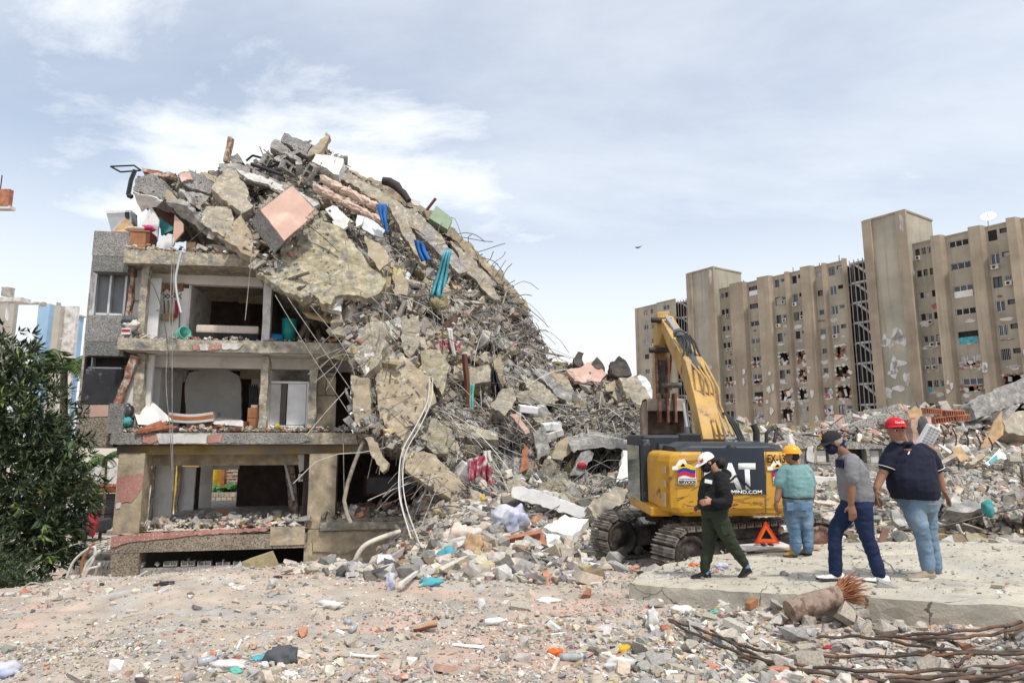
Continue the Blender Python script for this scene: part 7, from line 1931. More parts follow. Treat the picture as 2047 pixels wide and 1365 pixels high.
def head(mb,c,F,U,s=1.0,jaw=0.0):
 """skull, jaw, nose, brow and ears around a centre"""
 L=F.cross(U).normalized()
 oval(mb,c+U*.03*s-F*.012*s,L,F,U,.076*s,.098*s,.098*s,18,12)
 oval(mb,c-U*.042*s+F*.022*s,L,F,U,(.062+jaw)*s,(.072+jaw)*s,(.078+jaw*.6)*s,16,10)
 oval(mb,c-U*.097*s+F*.052*s,L,F,U,.028*s,.026*s,.02*s)
 mb.tube([c+U*.018*s+F*.083*s,c-U*.008*s+F*.098*s,c-U*.030*s+F*.112*s,c-U*.040*s+F*.098*s],[.009*s,.012*s,.016*s,.012*s],8)
 for q in (-1,1):
  oval(mb,c+L*(.016*q*s)-U*.034*s+F*.095*s,L,F,U,.011*s,.013*s,.010*s,8,6)
  oval(mb,c+L*(.079*q*s)-U*.008*s-F*.005*s,L,F,U,.010*s,.022*s,.032*s,10,7)
  mb.tube([c+L*(.012*q*s)+U*.032*s+F*.083*s,c+L*(.034*q*s)+U*.036*s+F*.078*s,c+L*(.055*q*s)+U*.028*s+F*.06*s],[.010*s,.011*s,.009*s],6)
  oval(mb,c+L*(.040*q*s)-U*.028*s+F*.063*s,L,F,U,.022*s,.022*s,.02*s,8,6)
def face_bits(par,c,F,U,s=1.0,hairm='hair',beard=None):
 L=F.cross(U).normalized()
 for q in (-1,1):
  b=MB();oval(b,c+L*(.031*q*s)+U*.012*s+F*.072*s,L,F,U,.015*s,.013*s,.010*s,10,7);e=b.build('eye',M['eye_white'],par)
  b=MB();oval(b,c+L*(.031*q*s)+U*.012*s+F*.081*s,L,F,U,.009*s,.007*s,.009*s,8,6);b.build('iris',M['hair'],e)
  MB().tube([c+L*(.014*q*s)+U*.036*s+F*.093*s,c+L*(.036*q*s)+U*.041*s+F*.088*s,c+L*(.054*q*s)+U*.034*s+F*.07*s],[.007*s,.009*s,.005*s],6).build('eyebrow',M[hairm],par)
 MB().tube([c-L*.026*s-U*.062*s+F*.081*s,c-U*.060*s+F*.092*s,c+L*.026*s-U*.062*s+F*.081*s],[.004*s,.007*s,.004*s],6).build('mouth',M['lip'],par)
 if beard:
  b=MB();oval(b,c-U*.098*s+F*.058*s,L,F,U,.036*s,.032*s,.026*s);b.tube([c-L*.034*s-U*.066*s+F*.074*s,c-L*.02*s-U*.05*s+F*.092*s,c-U*.048*s+F*.099*s,c+L*.02*s-U*.05*s+F*.092*s,c+L*.034*s-U*.066*s+F*.074*s],.007*s,6)
  for q in (-1,1):b.tube([c+L*(.034*q*s)-U*.064*s+F*.074*s,c+L*(.038*q*s)-U*.085*s+F*.066*s,c+L*(.026*q*s)-U*.104*s+F*.062*s],.011*s,7)
  fuse(b,'beard',.005,beard,par)
def cap(par,c,F,U,m,s=1.0,brim=.085,brim_m=None,name='cap',tilt=0.0):
 F=(F-U*tilt).normalized();U=(U-F*U.dot(F)).normalized();L=F.cross(U).normalized();b=MB();n=22;rings=[]
 for i in range(8):
  t=i/7*math.pi/2;r=math.cos(t)**.8 if i<7 else .02;z=math.sin(t)
  rings.append([c+U*((.028+.098*z)*s)-F*.010*s+L*(.090*s*r*math.cos(a))+F*(.112*s*r*math.sin(a)) for a in (2*math.pi*k/n for k in range(n))])
 o=b.loft(rings).build(name,M[m],par)
 if brim:
  br=MB();top,bot=[],[]
  for k in range(13):
   a=math.pi*(.06+.88*k/12);x,y=math.cos(a),math.sin(a)
   inn_=c+U*.034*s-F*.010*s+L*(.088*s*x)+F*(.108*s*y);out=inn_+F*(brim*s*y**.7)-U*(.022*s*y+.012*s*abs(x))
   top.append(inn_);bot.append(out)
  vs_=[p+U*.003 for p in top]+[p+U*.003 for p in bot]+[p-U*.003 for p in top]+[p-U*.003 for p in bot];f=[]
  for k in range(12):f+=[(k,k+1,14+k,13+k),(26+k+1,26+k,39+k,40+k),(13+k,14+k,40+k,39+k),(k+1,k,26+k,27+k)]
  br.add(vs_,f,True).build('brim',M[brim_m or m],o)
  MB().lathe([(0,0),(.008,.0),(.006,.006),(0,.008)],c+U*(.126*s)-F*.01*s,8,U).build('button',M[m],o)
 return o
def shoe(par,heel,toe,U,um,sm,h=.085,w=.046,name='shoe'):
 d=(toe-heel);L_=d.length;d.normalize();S=d.cross(U).normalized();U=S.cross(d).normalized();rings,sole=[],[]
 for t,ww,hh in ((0,.5,.75),(.03,.8,.95),(.15,.88,1.0),(.35,.8,.95),(.5,.86,.74),(.68,1.05,.56),(.85,1.0,.46),(.96,.7,.36),(1.0,.35,.25)):
  c=heel+d*(L_*t)
  rings.append([c+S*(w*ww*math.cos(a))+U*(.024+max(0,math.sin(a))*(h*hh-.024)+min(0,math.sin(a))*.006) for a in (2*math.pi*k/14 for k in range(14))])
  sole.append([c+S*(w*ww*1.08*q)+U*z for q,z in ((-1,.0),(1,.0),(1,.026),(-1,.026))])
 o=MB().loft(rings).build(name,M[um],par);MB().loft(sole,smooth=False).build('sole',M[sm],o,bevel=.004)
 for k in range(4):
  c=heel+d*(L_*(.46+.07*k))+U*(h*(.80-.09*k));MB().tube([c-S*.022,c+U*.006,c+S*.022],.003,5).build('lace',M['sole_white'] if sm!='sole_dark' else M['leather'],o)
 return o
def band(par,pts,r,m,name):return MB().tube(pts,r,8).build(name,M[m],par)
UP=Vector((0,0,1));XL=Vector((-1,0,0));YA=Vector((0,1,0))
def ring_at(c,L,w,F,d,n=24):return [c+L*(w*math.cos(2*math.pi*k/n))+F*(d*math.sin(2*math.pi*k/n)) for k in range(n+1)]

# --- woman in black hoodie, walking left with bowed head
Y=8.0;J=lambda x,y,d=0:P(x,y,Y+d)
pe=empty('person',on_slab(1432,1150));tag(pe,'person in black hoodie, olive trousers and white cap walking left past the excavator','person')
PO=pe.matrix_world.copy()
def rel(o):  # children are built in world coordinates
 o.matrix_parent_inverse=Matrix.Translation(-Vector(o.parent.location)) if o.parent is not None and o.parent.type=='EMPTY' else Matrix.Identity(4)
def settle(e):
 for ch in e.children:ch.matrix_parent_inverse=Matrix.Translation(-Vector(e.location))
hF=Vector((-.88,-.12,-.42)).normalized();hU=Vector((-.42,0,.9)).normalized();hU=(hU-hF*hU.dot(hF)).normalized()
hc=J(1413,924)
sk=MB();head(sk,hc,hF,hU,.93);slimb(sk,[hc-hU*.05-hF*.04,J(1432,945),J(1434,960)],[.05,.052,.06])
trunk(sk,[(J(1430,1015),YA,.13,XL,.1),(J(1432,985),YA,.12,XL,.09),(J(1434,955),YA,.12,XL,.08),(J(1434,945),YA,.05,XL,.05)])
for pts in ([J(1420,1018,.08),J(1418,1085,.08),J(1409,1138,.08)],[J(1436,1018,-.08),J(1460,1083,-.08),J(1491,1128,-.08)]):slimb(sk,pts,[.07,.045,.035])
slimb(sk,[J(1437,958,-.16),J(1450,1003,-.2),J(1424,1002,-.24)],[.045,.036,.026]);hand(sk,J(1424,1001,-.24),Vector((-1,-.1,-.12)),Vector((0,.3,1)),Vector((0,1,-.2)),.8,.95)
slimb(sk,[J(1430,958,.16),J(1424,1000,.2),J(1404,1010,.18)],[.045,.036,.026]);hand(sk,J(1406,1010,.18),Vector((-1,0,-.3)),Vector((0,-.3,1)),Vector((0,-1,0)),.8,.95)
fuse(sk,'body',.0065,'skin_a',pe)
g=MB();trunk(g,[(J(1426,1019),YA,.175,XL,.165),(J(1426,1008),YA,.19,XL,.185),(J(1428,985),YA,.185,XL,.19),(J(1429,965),YA,.185,XL,.175),(J(1434,950),YA,.17,XL,.13),(J(1436,944),YA,.09,XL,.085)])
slimb(g,[J(1440,955,-.15),J(1447,978,-.2),J(1453,1002,-.22),J(1441,1005,-.24),J(1428,1003,-.25)],[.085,.08,.075,.065,.05]);slimb(g,[J(1428,955,.15),J(1424,985,.2),J(1420,1002,.2),J(1410,1008,.19)],[.085,.075,.065,.05])
slimb(g,[J(1448,940,-.06),J(1452,948,0),J(1448,940,.06)],[.035,.06,.035])
ho_=fuse(g,'hoodie',.011,'black_hoodie',pe,.010,9,1)
g=MB();trunk(g,[(J(1430,1034),YA,.14,XL,.15),(J(1428,1020),YA,.165,XL,.165),(J(1428,1008),YA,.16,XL,.155)])
slimb(g,[J(1420,1026,.085),J(1419,1060,.085),J(1418,1086,.085),J(1411,1120,.08),J(1408,1140,.08)],[.11,.095,.078,.068,.05],16,8,.035);slimb(g,[J(1436,1026,-.085),J(1450,1062,-.085),J(1462,1085,-.085),J(1479,1112,-.08),J(1489,1127,-.08)],[.112,.097,.078,.066,.05],16,8,.035)
tro=fuse(g,'trousers',.011,'olive_trousers',pe,.008,10,2);MB().cham(tuple(J(1450,1059,-.18)),(.09,.02,.11),.01,Matrix.Rotation(-.3,3,'Y')).build('cargo_pocket',M['olive_trousers'],tro)
cp_=cap(pe,hc,hF,hU,'white_cap',.96,.09)
fl_c=hc+hF*.093+hU*.055
for k,m_ in enumerate(('flag_yellow','flag_blue','flag_red')):
 Ls=hF.cross(hU);p=hc+hU*(.078-.016*k)+hF*(.07+.006*k)-Ls*.066
 o=MB().box((0,0,0),(.045,.006,.016),Matrix((hF,-Ls,hU)).transposed()).build('flag_patch',M[m_],cp_);o.location=p
g=MB();oval(g,hc-hU*.045+hF*.035,YA,hF,hU,.072,.072,.068,16,10);fuse(g,'face_mask',.006,'black_hoodie',pe)
g=MB();oval(g,hc+hU*.02-hF*.03,YA,hF,hU,.084,.09,.085,16,10);oval(g,J(1441,926),YA,XL,UP,.055,.06,.07);fuse(g,'hair',.007,'hair',pe,.004,25,3)
MB().box(tuple(J(1416,962,-.17)),(.085,.018,.045),Matrix.Rotation(.2,3,'Y')).build('chest_print',M['white_cap'],ho_)
shoe(pe,J(1421,1156,.08),J(1382,1156,.08),UP,'black_shoe','sole_dark',.1,.047);shoe(pe,J(1503,1141,-.08),J(1478,1158,-.08),Vector((.5,0,.8)),'black_shoe','sole_dark',.1,.047)
band(pe,[J(1412,1138,.08),J(1413,1147,.08)],.04,'blue_sock','sock');band(pe,[J(1489,1126,-.08),J(1494,1134,-.08)],.04,'blue_sock','sock')
settle(pe)

# --- hard-hatted man seen from behind
Y=9.75;pe=empty('person',on_slab(1597,1107));tag(pe,'person in teal shirt, pale jeans and orange hard hat seen from behind','person')
hF=Vector((-.8,.55,.0)).normalized();hU=UP;hc=J(1583,911);bL=Vector((.94,.34,0));bF=Vector((-.34,.94,0))
sk=MB();head(sk,hc,hF,hU,.98,.008);slimb(sk,[hc-hU*.05,J(1588,928),J(1590,940)],[.06,.066,.07])
trunk(sk,[(J(1594,1005),bL,.16,bF,.13),(J(1594,970),bL,.17,bF,.13),(J(1592,945),bL,.17,bF,.1),(J(1590,934),bL,.07,bF,.06)])
for pts in ([J(1582,1005),J(1588,1055),J(1590,1096)],[J(1608,1005),J(1614,1055),J(1615,1094)]):slimb(sk,pts,[.09,.06,.045])
slimb(sk,[J(1566,943),J(1558,978),J(1553,1000,-.05)],[.06,.055,.038]);hand(sk,J(1552,1002,-.05),Vector((-.12,-.05,-1)),Vector((-.3,.9,0)),Vector((1,.3,0)),.5)
slimb(sk,[J(1618,945),J(1623,978,.06),J(1622,1000,.12)],[.06,.052,.036]);hand(sk,J(1622,1002,.12),Vector((0,.1,-1)),Vector((0,1,0)),Vector((-1,0,0)),.5)
fuse(sk,'body',.0068,'skin_b',pe)
g=MB();trunk(g,[(J(1594,998),bL,.212,bF,.185),(J(1594,988),bL,.235,bF,.205),(J(1594,970),bL,.238,bF,.205),(J(1593,952),bL,.235,bF,.175),(J(1591,938),bL,.20,bF,.13),(J(1590,929),bL,.085,bF,.08)])
slimb(g,[J(1572,938),J(1564,950),J(1559,966)],[.09,.09,.088]);slimb(g,[J(1610,939),J(1617,952,.02),J(1621,968,.04)],[.09,.085,.08])
fuse(g,'shirt',.011,'teal_shirt',pe,.006,10,4)
g=MB();trunk(g,[(J(1595,1030),bL,.17,bF,.15),(J(1595,1012),bL,.215,bF,.19),(J(1594,996),bL,.215,bF,.185),(J(1594,992),bL,.21,bF,.18)])
slimb(g,[J(1582,1018),J(1586,1045),J(1588,1062),J(1591,1085),J(1591,1098)],[.122,.105,.085,.08,.074],16,8,.035);slimb(g,[J(1607,1018),J(1611,1045),J(1614,1062),J(1615,1082),J(1615,1096)],[.122,.105,.084,.078,.074],16,8,.035)
jn=fuse(g,'jeans',.011,'pale_jeans',pe,.007,11,5)
band(pe,ring_at(J(1594,993.5),bL,.218,bF,.19),.016,'leather','belt')
for x,y in ((1580,1012),(1608,1012)):MB().cham(tuple(J(x,y,-.192)),(.105,.012,.115),.005).build('back_pocket',M['pale_jeans'],jn)
hh=MB();L_=hF.cross(hU);rings=[]
for i in range(9):
 t=i/8*math.pi/2;r=max(.03,math.cos(t));z=math.sin(t);rings.append([hc+hU*(.04+.125*z)+L_*(.112*r*math.cos(a))+hF*(.135*r*math.sin(a)) for a in (2*math.pi*k/26 for k in range(26))])
hat=hh.loft(rings).build('hard_hat',M['helmet'],pe)
MB().loft([[hc+hU*(.04+dz)+L_*(r1*math.cos(a))+hF*(r2*math.sin(a)+(.03 if math.sin(a)>.5 else 0)) for a in (2*math.pi*k/26 for k in range(26))] for dz,r1,r2 in ((.006,.112,.135),(.002,.128,.152),(-.006,.128,.152),(-.004,.108,.13))],caps=False).build('brim',M['helmet'],hat)
MB().tube([hc+hU*.05-hF*.13,hc+hU*.13-hF*.085,hc+hU*.166,hc+hU*.13+hF*.085,hc+hU*.05+hF*.13],.012,8).build('ridge',M['helmet'],hat)
g=MB();oval(g,hc-hU*.005-hF*.03,L_,hF,hU,.080,.082,.075,16,10);fuse(g,'hair',.007,'hair',pe,.003,25,6)
for heel,toe,nm in ((J(1594,1112),J(1566,1112,.1),1),(J(1619,1109),J(1600,1109,.24),2)):
 bt=shoe(pe,heel,toe,UP,'boot','sole_dark',.12,.056,'boot');an=heel+(toe-heel)*.22;MB().tube([an+UP*.05,an+UP*.12,an+UP*.17],[.058,.056,.06],12).build('boot_shaft',M['boot'],bt)
settle(pe)

# --- masked man in grey shirt, leaning forward
Y=7.13;pe=empty('person',on_slab(1705,1155));tag(pe,'person in grey shirt, navy face mask and black cap walking left','person')
hF=Vector((-.9,-.1,-.34)).normalized();hU=Vector((-.34,0,.94));hU=(hU-hF*hU.dot(hF)).normalized();hc=J(1663,885);tF=Vector((-.97,0,-.15)).normalized()
sk=MB();head(sk,hc,hF,hU,1.0);slimb(sk,[hc-hU*.05-hF*.04,J(1683,902),J(1694,914)],[.055,.056,.066])
trunk(sk,[(J(1712,1000),YA,.14,tF,.11),(J(1708,960),YA,.14,tF,.1),(J(1700,925),YA,.14,tF,.09),(J(1694,912),YA,.06,tF,.06)])
for pts in ([J(1698,1005,.08),J(1672,1056,.09),J(1669,1138,.09)],[J(1720,1005,-.08),J(1728,1062,-.09),J(1756,1142,-.09)]):slimb(sk,pts,[.05,.04,.035])
slimb(sk,[J(1702,926,-.18),J(1702,972,-.24),J(1701,1006,-.22)],[.052,.044,.031]);hand(sk,J(1701,1008,-.22),Vector((.12,0,-1)),Vector((-1,.1,0)),Vector((0,1,0)),.45,1.05)
slimb(sk,[J(1704,926,.18),J(1728,962,.24),J(1742,984,.24)],[.05,.042,.03]);hand(sk,J(1743,986,.24),Vector((.6,0,-1)),Vector((-1,0,-.3)),Vector((0,-1,0)),.5)
fuse(sk,'body',.0065,'skin_c',pe)
g=MB();trunk(g,[(J(1713,1001),YA,.18,XL,.155),(J(1712,990),YA,.19,XL,.165),(J(1707,965),YA,.19,XL,.155),(J(1702,940),YA,.19,XL,.145),(J(1697,921),YA,.17,XL,.115),(J(1692,908),YA,.075,XL,.075)])
slimb(g,[J(1703,920,-.16),J(1703,938,-.22),J(1702,957,-.24)],[.08,.075,.074]);slimb(g,[J(1703,920,.16),J(1713,940,.22),J(1722,954,.24)],[.08,.074,.07])
sh_=fuse(g,'shirt',.010,'grey_shirt',pe,.006,10,7)
MB().cham(tuple(J(1679,926,-.09)),(.03,.16,.09),.02).build('shirt_print',M['navy_mask'],sh_)
g=MB();trunk(g,[(J(1712,1020),YA,.15,XL,.13),(J(1713,1005),YA,.175,XL,.16),(J(1714,994),YA,.175,XL,.15)])
slimb(g,[J(1701,1012,.085),J(1684,1038,.09),J(1671,1060,.09),J(1669,1100,.09),J(1671,1142,.09)],[.115,.095,.075,.07,.068],16,8,.035);slimb(g,[J(1722,1012,-.085),J(1726,1040,-.09),J(1731,1066,-.09),J(1745,1105,-.09),J(1757,1145,-.09)],[.115,.098,.078,.07,.068],16,8,.035)
fuse(g,'jeans',.011,'navy_jeans',pe,.006,11,8)
cp_=cap(pe,hc,hF,hU,'black_cap',1.04,.09,'black_cap');MB().tube([hc+hF*.155+hU*.02-YA*.06,hc+hF*.19+hU*.01,hc+hF*.155+hU*.02+YA*.06],[.006,.012,.006],6,flat=.4).build('yellow_braid',M['flag_yellow'],cp_)
MB().lathe([(0,0),(.02,0),(.018,.004),(0,.005)],hc+hF*.10+hU*.09,12,hF).build('cap_badge',M['flag_yellow'],cp_)
g=MB();oval(g,hc-hU*.048+hF*.032,YA,hF,hU,.078,.078,.072,16,10);slimb(g,[hc-hU*.03-hF*.03,J(1684,894)],[.06,.045]);slimb(g,[J(1680,886,-.04),J(1686,882),J(1680,886,.04)],[.02,.026,.02]);fuse(g,'face_mask',.006,'navy_mask',pe,.004,14,9)
g=MB();oval(g,hc+hU*.008-hF*.034,YA,hF,hU,.089,.086,.074,16,10);fuse(g,'hair',.007,'grey_hair',pe,.004,30,10)
for q in (-1,1):
 g=MB();oval(g,hc+YA*(.086*q)-hU*.006-hF*.004,YA,hF,hU,.012,.024,.034);g.build('ear',M['skin_c'],pe)
shoe(pe,J(1687,1160,.09),J(1632,1158,.09),Vector((.12,0,1)),'white_cap','sole_dark',.09,.05);shoe(pe,J(1776,1167,-.09),J(1725,1163,-.12),UP,'white_cap','sole_dark',.09,.05)
settle(pe)

# --- man in red cap, turning to look at us
Y=7.16;pe=empty('person',on_slab(1848,1150));tag(pe,'heavy person in navy polo shirt, jeans and red cap looking at us','person')
hF=Vector((-.16,-.98,-.05)).normalized();hU=UP-hF*UP.dot(hF);hU.normalize();hc=J(1792,862);bF=Vector((-.55,-.83,0)).normalized();bL=Vector((.83,-.55,0)).normalized()
sk=MB();head(sk,hc,hF,hU,1.06,.012);slimb(sk,[hc-hU*.05,J(1802,884,.04),J(1807,893,.07)],[.072,.072,.06])
trunk(sk,[(J(1834,1004,.09),bL,.13,bF,.1),(J(1825,960,.07),bL,.17,bF,.12),(J(1818,920,.07),bL,.16,bF,.1),(J(1810,897),bL,.07,bF,.07)])
for pts in ([J(1828,1005,.02),J(1843,1066,.0),J(1853,1132,0)],[J(1850,1005,.12),J(1858,1066,.14),J(1870,1130,.16)]):slimb(sk,pts,[.09,.06,.045])
slimb(sk,[J(1784,905,.0),J(1764,948,.02),J(1752,976,-.02)],[.06,.05,.035]);hand(sk,J(1751,978,-.02),Vector((-.3,-.1,-1)),Vector((.3,-1,0)),Vector((1,.2,0)),.6,1.08)
slimb(sk,[J(1856,898,.14),J(1874,945,.16),J(1884,978,.14)],[.06,.052,.036]);hand(sk,J(1885,980,.14),Vector((.45,-.1,-1)),Vector((-.2,-1,.2)),Vector((-1,0,-.2)),.35,1.08)
bd=fuse(sk,'body',.0065,'skin_c',pe)
g=MB();trunk(g,[(J(1830,996,.06),bL,.232,bF,.215),(J(1826,978,.05),bL,.255,bF,.26),(J(1822,955,.05),bL,.255,bF,.265),(J(1820,930,.06),bL,.245,bF,.225),(J(1818,908,.06),bL,.235,bF,.17),(J(1814,894,.06),bL,.16,bF,.11),(J(1808,886,.06),bL,.085,bF,.085)])
slimb(g,[J(1790,898,.02),J(1780,912,.02),J(1772,930,.02)],[.09,.088,.086]);slimb(g,[J(1842,900,.12),J(1858,912,.14),J(1869,934,.16)],[.09,.09,.088])
sh_=fuse(g,'polo_shirt',.011,'navy_polo',pe,.006,9,11)
nk=J(1803,886,.03);col_=ring_at(nk,bL,.092,bF,.088,16)
MB().tube(col_,.02,7).build('collar',M['navy_polo'],sh_);MB().tube([p+UP*.017 for p in col_[8:14]],.005,5).build('collar_piping',M['white_cap'],sh_)
for c_,d_ in ((J(1770.5,934,.02),Vector((-.35,0,-1))),(J(1871,938,.16),Vector((.4,0,-1)))):
 d_.normalize();a_=d_.orthogonal().normalized();b_=d_.cross(a_);MB().tube([c_+a_*(.09*math.cos(2*math.pi*k/16))+b_*(.09*math.sin(2*math.pi*k/16)) for k in range(17)],.004,5).build('sleeve_piping',M['white_cap'],sh_)
MB().tube([J(1815,908,-.125),J(1817,905,-.125),J(1818,902,-.12)],[.006,.009,.005],6).build('chest_emblem',M['white_cap'],sh_)
g=MB();trunk(g,[(J(1838,1022,.06),bL,.17,bF,.16),(J(1836,1004,.06),bL,.215,bF,.2),(J(1833,984,.06),bL,.215,bF,.2)])
slimb(g,[J(1826,1014,.0),J(1834,1042,-.02),J(1843,1066,-.02),J(1850,1100,-.01),J(1855,1135,.0)],[.118,.1,.08,.076,.07],16,8,.035);slimb(g,[J(1850,1014,.14),J(1855,1042,.14),J(1859,1066,.14),J(1865,1100,.15),J(1871,1133,.16)],[.118,.098,.078,.073,.068],16,8,.035)
fuse(g,'jeans',.011,'light_jeans',pe,.007,11,12)
face_bits(pe,hc,hF,hU,1.06,'hair','grey_hair')
cp_=cap(pe,hc+hU*.016-hF*.006,hF,hU,'red_cap',1.12,.07,'red_cap',tilt=-.16)
Lh=hF.cross(hU).normalized()
cu=bpy.data.curves.new('lettering','FONT');cu.body='Coca-Cola';cu.shear=.35;cu.offset=.0006;cu.size=.036;cu.align_x='CENTER';cu.resolution_u=3
t_=bpy.data.objects.new('lettering',cu);C.objects.link(t_);me=bpy.data.meshes.new_from_object(t_.evaluated_get(bpy.context.evaluated_depsgraph_get()));bpy.data.objects.remove(t_)
vs_=[]
for v in me.vertices:
 x,z=v.co.x*.62,v.co.y*.95;a=x/.1;vs_.append(hc+hU*(.092+z)-Lh*(.104*math.sin(a))+hF*(.120*math.cos(a)-.5*max(0,z+.012)-.004))
for v,p in zip(me.vertices,vs_):v.co=p
me.materials.clear();lt=link('lettering',me,M['white_cap'],cp_);so=lt.modifiers.new('s','SOLIDIFY');so.thickness=.002;so.offset=0
g=MB();oval(g,hc+hU*.0-hF*.035,Lh,hF,hU,.086,.082,.07,16,10);fuse(g,'hair',.007,'grey_hair',pe,.003,30,13)
shoe(pe,J(1868,1157,.0),J(1815,1159,-.06),UP,'beige_shoe','sole_white',.1,.052);shoe(pe,J(1880,1150,.2),J(1838,1150,.16),UP,'beige_shoe','sole_white',.1,.052)
settle(pe)

# --- seated figure far left by the gate (small in view)
Y=37.0;pe=empty('person',P(203,1064,Y));tag(pe,'person in dark clothes sitting by the black gate far behind','person')
g=MB();oval(g,J(202,1041),Vector((1,0,0)),YA,UP,.1,.11,.13);slimb(g,[J(202,1045),J(201,1056)],[.12,.17]);slimb(g,[J(203,1056),J(211,1053,-.3),J(210,1064,-.35)],[.09,.08,.06]);slimb(g,[J(200,1056),J(205,1054,-.4),J(204,1064,-.4)],[.09,.08,.06]);slimb(g,[J(205,1047,-.1),J(211,1051,-.3),J(212,1055,-.35)],[.06,.05,.04]);slimb(g,[J(199,1047,-.1),J(198,1052,-.3),J(204,1054,-.4)],[.06,.05,.04]);fuse(g,'body',.03,'skin_b',pe)
g=MB();slimb(g,[J(202,1045.5),J(201,1056)],[.15,.2]);slimb(g,[J(203,1056),J(211,1053,-.3),J(210,1063,-.35)],[.11,.1,.08]);slimb(g,[J(200,1056),J(205,1054,-.4),J(204,1063,-.4)],[.11,.1,.08]);fuse(g,'clothes',.03,'black_hoodie',pe)
settle(pe)
st_=MB();p=P(201,1064,Y);st_.bx(p.x-.2,p.x+.2,p.y-.2,p.y+.2,p.z+.28,p.z+.33)
for a_ in (-.16,.16):
 for b_ in (-.16,.16):st_.bx(p.x+a_-.02,p.x+a_+.02,p.y+b_-.02,p.y+b_+.02,p.z-.05,p.z+.28)
tag(st_.build('stool',M['white_paint']),'small white stool under the sitting person by the gate','stool')

# ------------------------------------------------------------------ props on the slab
M['tri_red']=mat('tri_red',(.62,.045,.02),rough=.35,var=.06,bump=0);M['tri_orange']=mat('tri_orange',(.75,.13,.02),rough=.4,var=.06,bump=0)
for k,(bx_,by_,sx_,sy_,dz,rz_,lb) in enumerate([(4.0,10.55,.8,.42,.085,.1,'white board under the warning triangle'),(4.3,10.5,1.0,.4,.05,-.08,'pale plywood board lying under the white board')]):
 o=MB().box((0,0,0),(sx_,sy_,.02)).build('board',M['dirty_white'] if k==0 else M['wood_pale']);o.location=(bx_,by_,slab_z(bx_,by_)+dz);o.rotation_euler=(.02,-.05,rz_);tag(o,lb,'board')
 if k:continue
 o=MB().box((0,0,0),(.3,.25,.05)).build('support_block',M['concrete']);o.location=(4.1,10.5,slab_z(4.1,10.5)+.025);tag(o,'flat block supporting the boards under the triangle','concrete block')
tp=Vector((4.06,10.55,slab_z(4.06,10.55)+.125));wt=empty('warning_triangle',tp);tag(wt,'red and orange warning triangle standing on boards by the excavator','warning triangle')
def tri(r0,r1,y0,y1):
 hx,hz_=.205,.345
 def T_(s):cx,cz=0,hz_*.36;return [Vector((cx+(x-cx)*s,0,cz+(z-cz)*s)) for x,z in ((-hx,0),(hx,0),(0,hz_))]
 A_,B_=T_(r0),T_(r1);b=MB()
 for i in range(3):
  j=(i+1)%3;b.prism([A_[i]+Vector((0,y0,0)),A_[j]+Vector((0,y0,0)),B_[j]+Vector((0,y0,0)),B_[i]+Vector((0,y0,0))],(0,y1-y0,0))
 return b
tri(1.0,.78,-.012,.012).build('reflector_frame',M['tri_red'],wt,bevel=.003);tri(.775,.46,-.008,.008).build('fluorescent_frame',M['tri_orange'],wt)
for s in (-1,1):MB().box((.06*s,0,-.012),(.05,.14,.02)).build('foot',M['black_metal'],wt)
tag(lumpy('stone',on_slab(1568,1152)+Vector((0,0,.03)),.05,'grey_concrete',91,(1,1,.7),1,.6),'small grey stone lying alone on the slab','stone')
tag(lumpy('orange_rag',on_slab(1388,1131)+Vector((0,0,.015)),.06,'tri_orange',92,(1.2,.7,.35),2,.6),'small orange rag lying left of the walking woman','rag')
tag(lumpy('plastic_bag',on_slab(1442,1136)+Vector((0,0,.03)),.075,'blue_white',93,(1.2,.8,.6),2,.6),'crumpled clear plastic bag behind the walking woman','bag')
o=MB().tube([on_slab(x,y)+Vector((0,0,.012)) for x,y in ((1710,1092),(1730,1105),(1760,1118),(1780,1130),(1790,1145),(1815,1152))],.004,5).build('thin_wire',M['wire_dark']);tag(o,'thin dark wire curling across the slab between the men','wire')
tag(lumpy('leaf_sprig',on_slab(1712,1118)+Vector((0,0,.012)),.035,'black_bag',94,(1.1,.7,.3),1,.8),'small dark sprig of leaves on the slab','sprig')

# ------------------------------------------------------------------ foreground props
def gp(px,py,lift=0.0):
 p=on_ground(px,py);return p+Vector((0,0,lift))
# palm log with a frayed end
a_,b_=P(1578,1222,6.2),P(1692,1186,6.3)
lg=empty('palm_log',a_);tag(lg,'broken palm log with a frayed reddish end leaning on the slab','log')
M['palm_bark']=mat('palm_bark',(.30,.22,.17),var=.25,scale=9,col2=(.14,.09,.07),c2=(.5,.62),c2scale=8,bump=.8,bscale=30,bdist=.012);M['fibre']=mat('fibre',(.30,.115,.055),var=.3,scale=12,bump=.4)
lp=[Vector((0,0,0)),(b_-a_)*.35+Vector((0,0,.01)),(b_-a_)*.7,(b_-a_)*.95]
MB().tube(lp,[.10,.10,.098,.09],16).build('log',M['palm_bark'],lg)
dl=(b_-a_).normalized();fb=MB();r2=random.Random(3)
for k in range(210):
 an,rr=r2.uniform(0,6.28),.095*math.sqrt(r2.random());ol=Vector((0,math.cos(an)*rr,math.sin(an)*rr));p0=(b_-a_)*.86+ol
 d_=(dl+ol*r2.uniform(1,11)+Vector((r2.gauss(0,.12),r2.gauss(0,.2),r2.gauss(0,.2)))).normalized();L_=r2.uniform(.08,.3);fb.tube([p0,p0+d_*L_*.6,p0+d_*L_+Vector((0,0,-.02))],[.0065,.005,.002],4)
fb.build('frayed_fibres',M['fibre'],lg)['kind']='stuff'
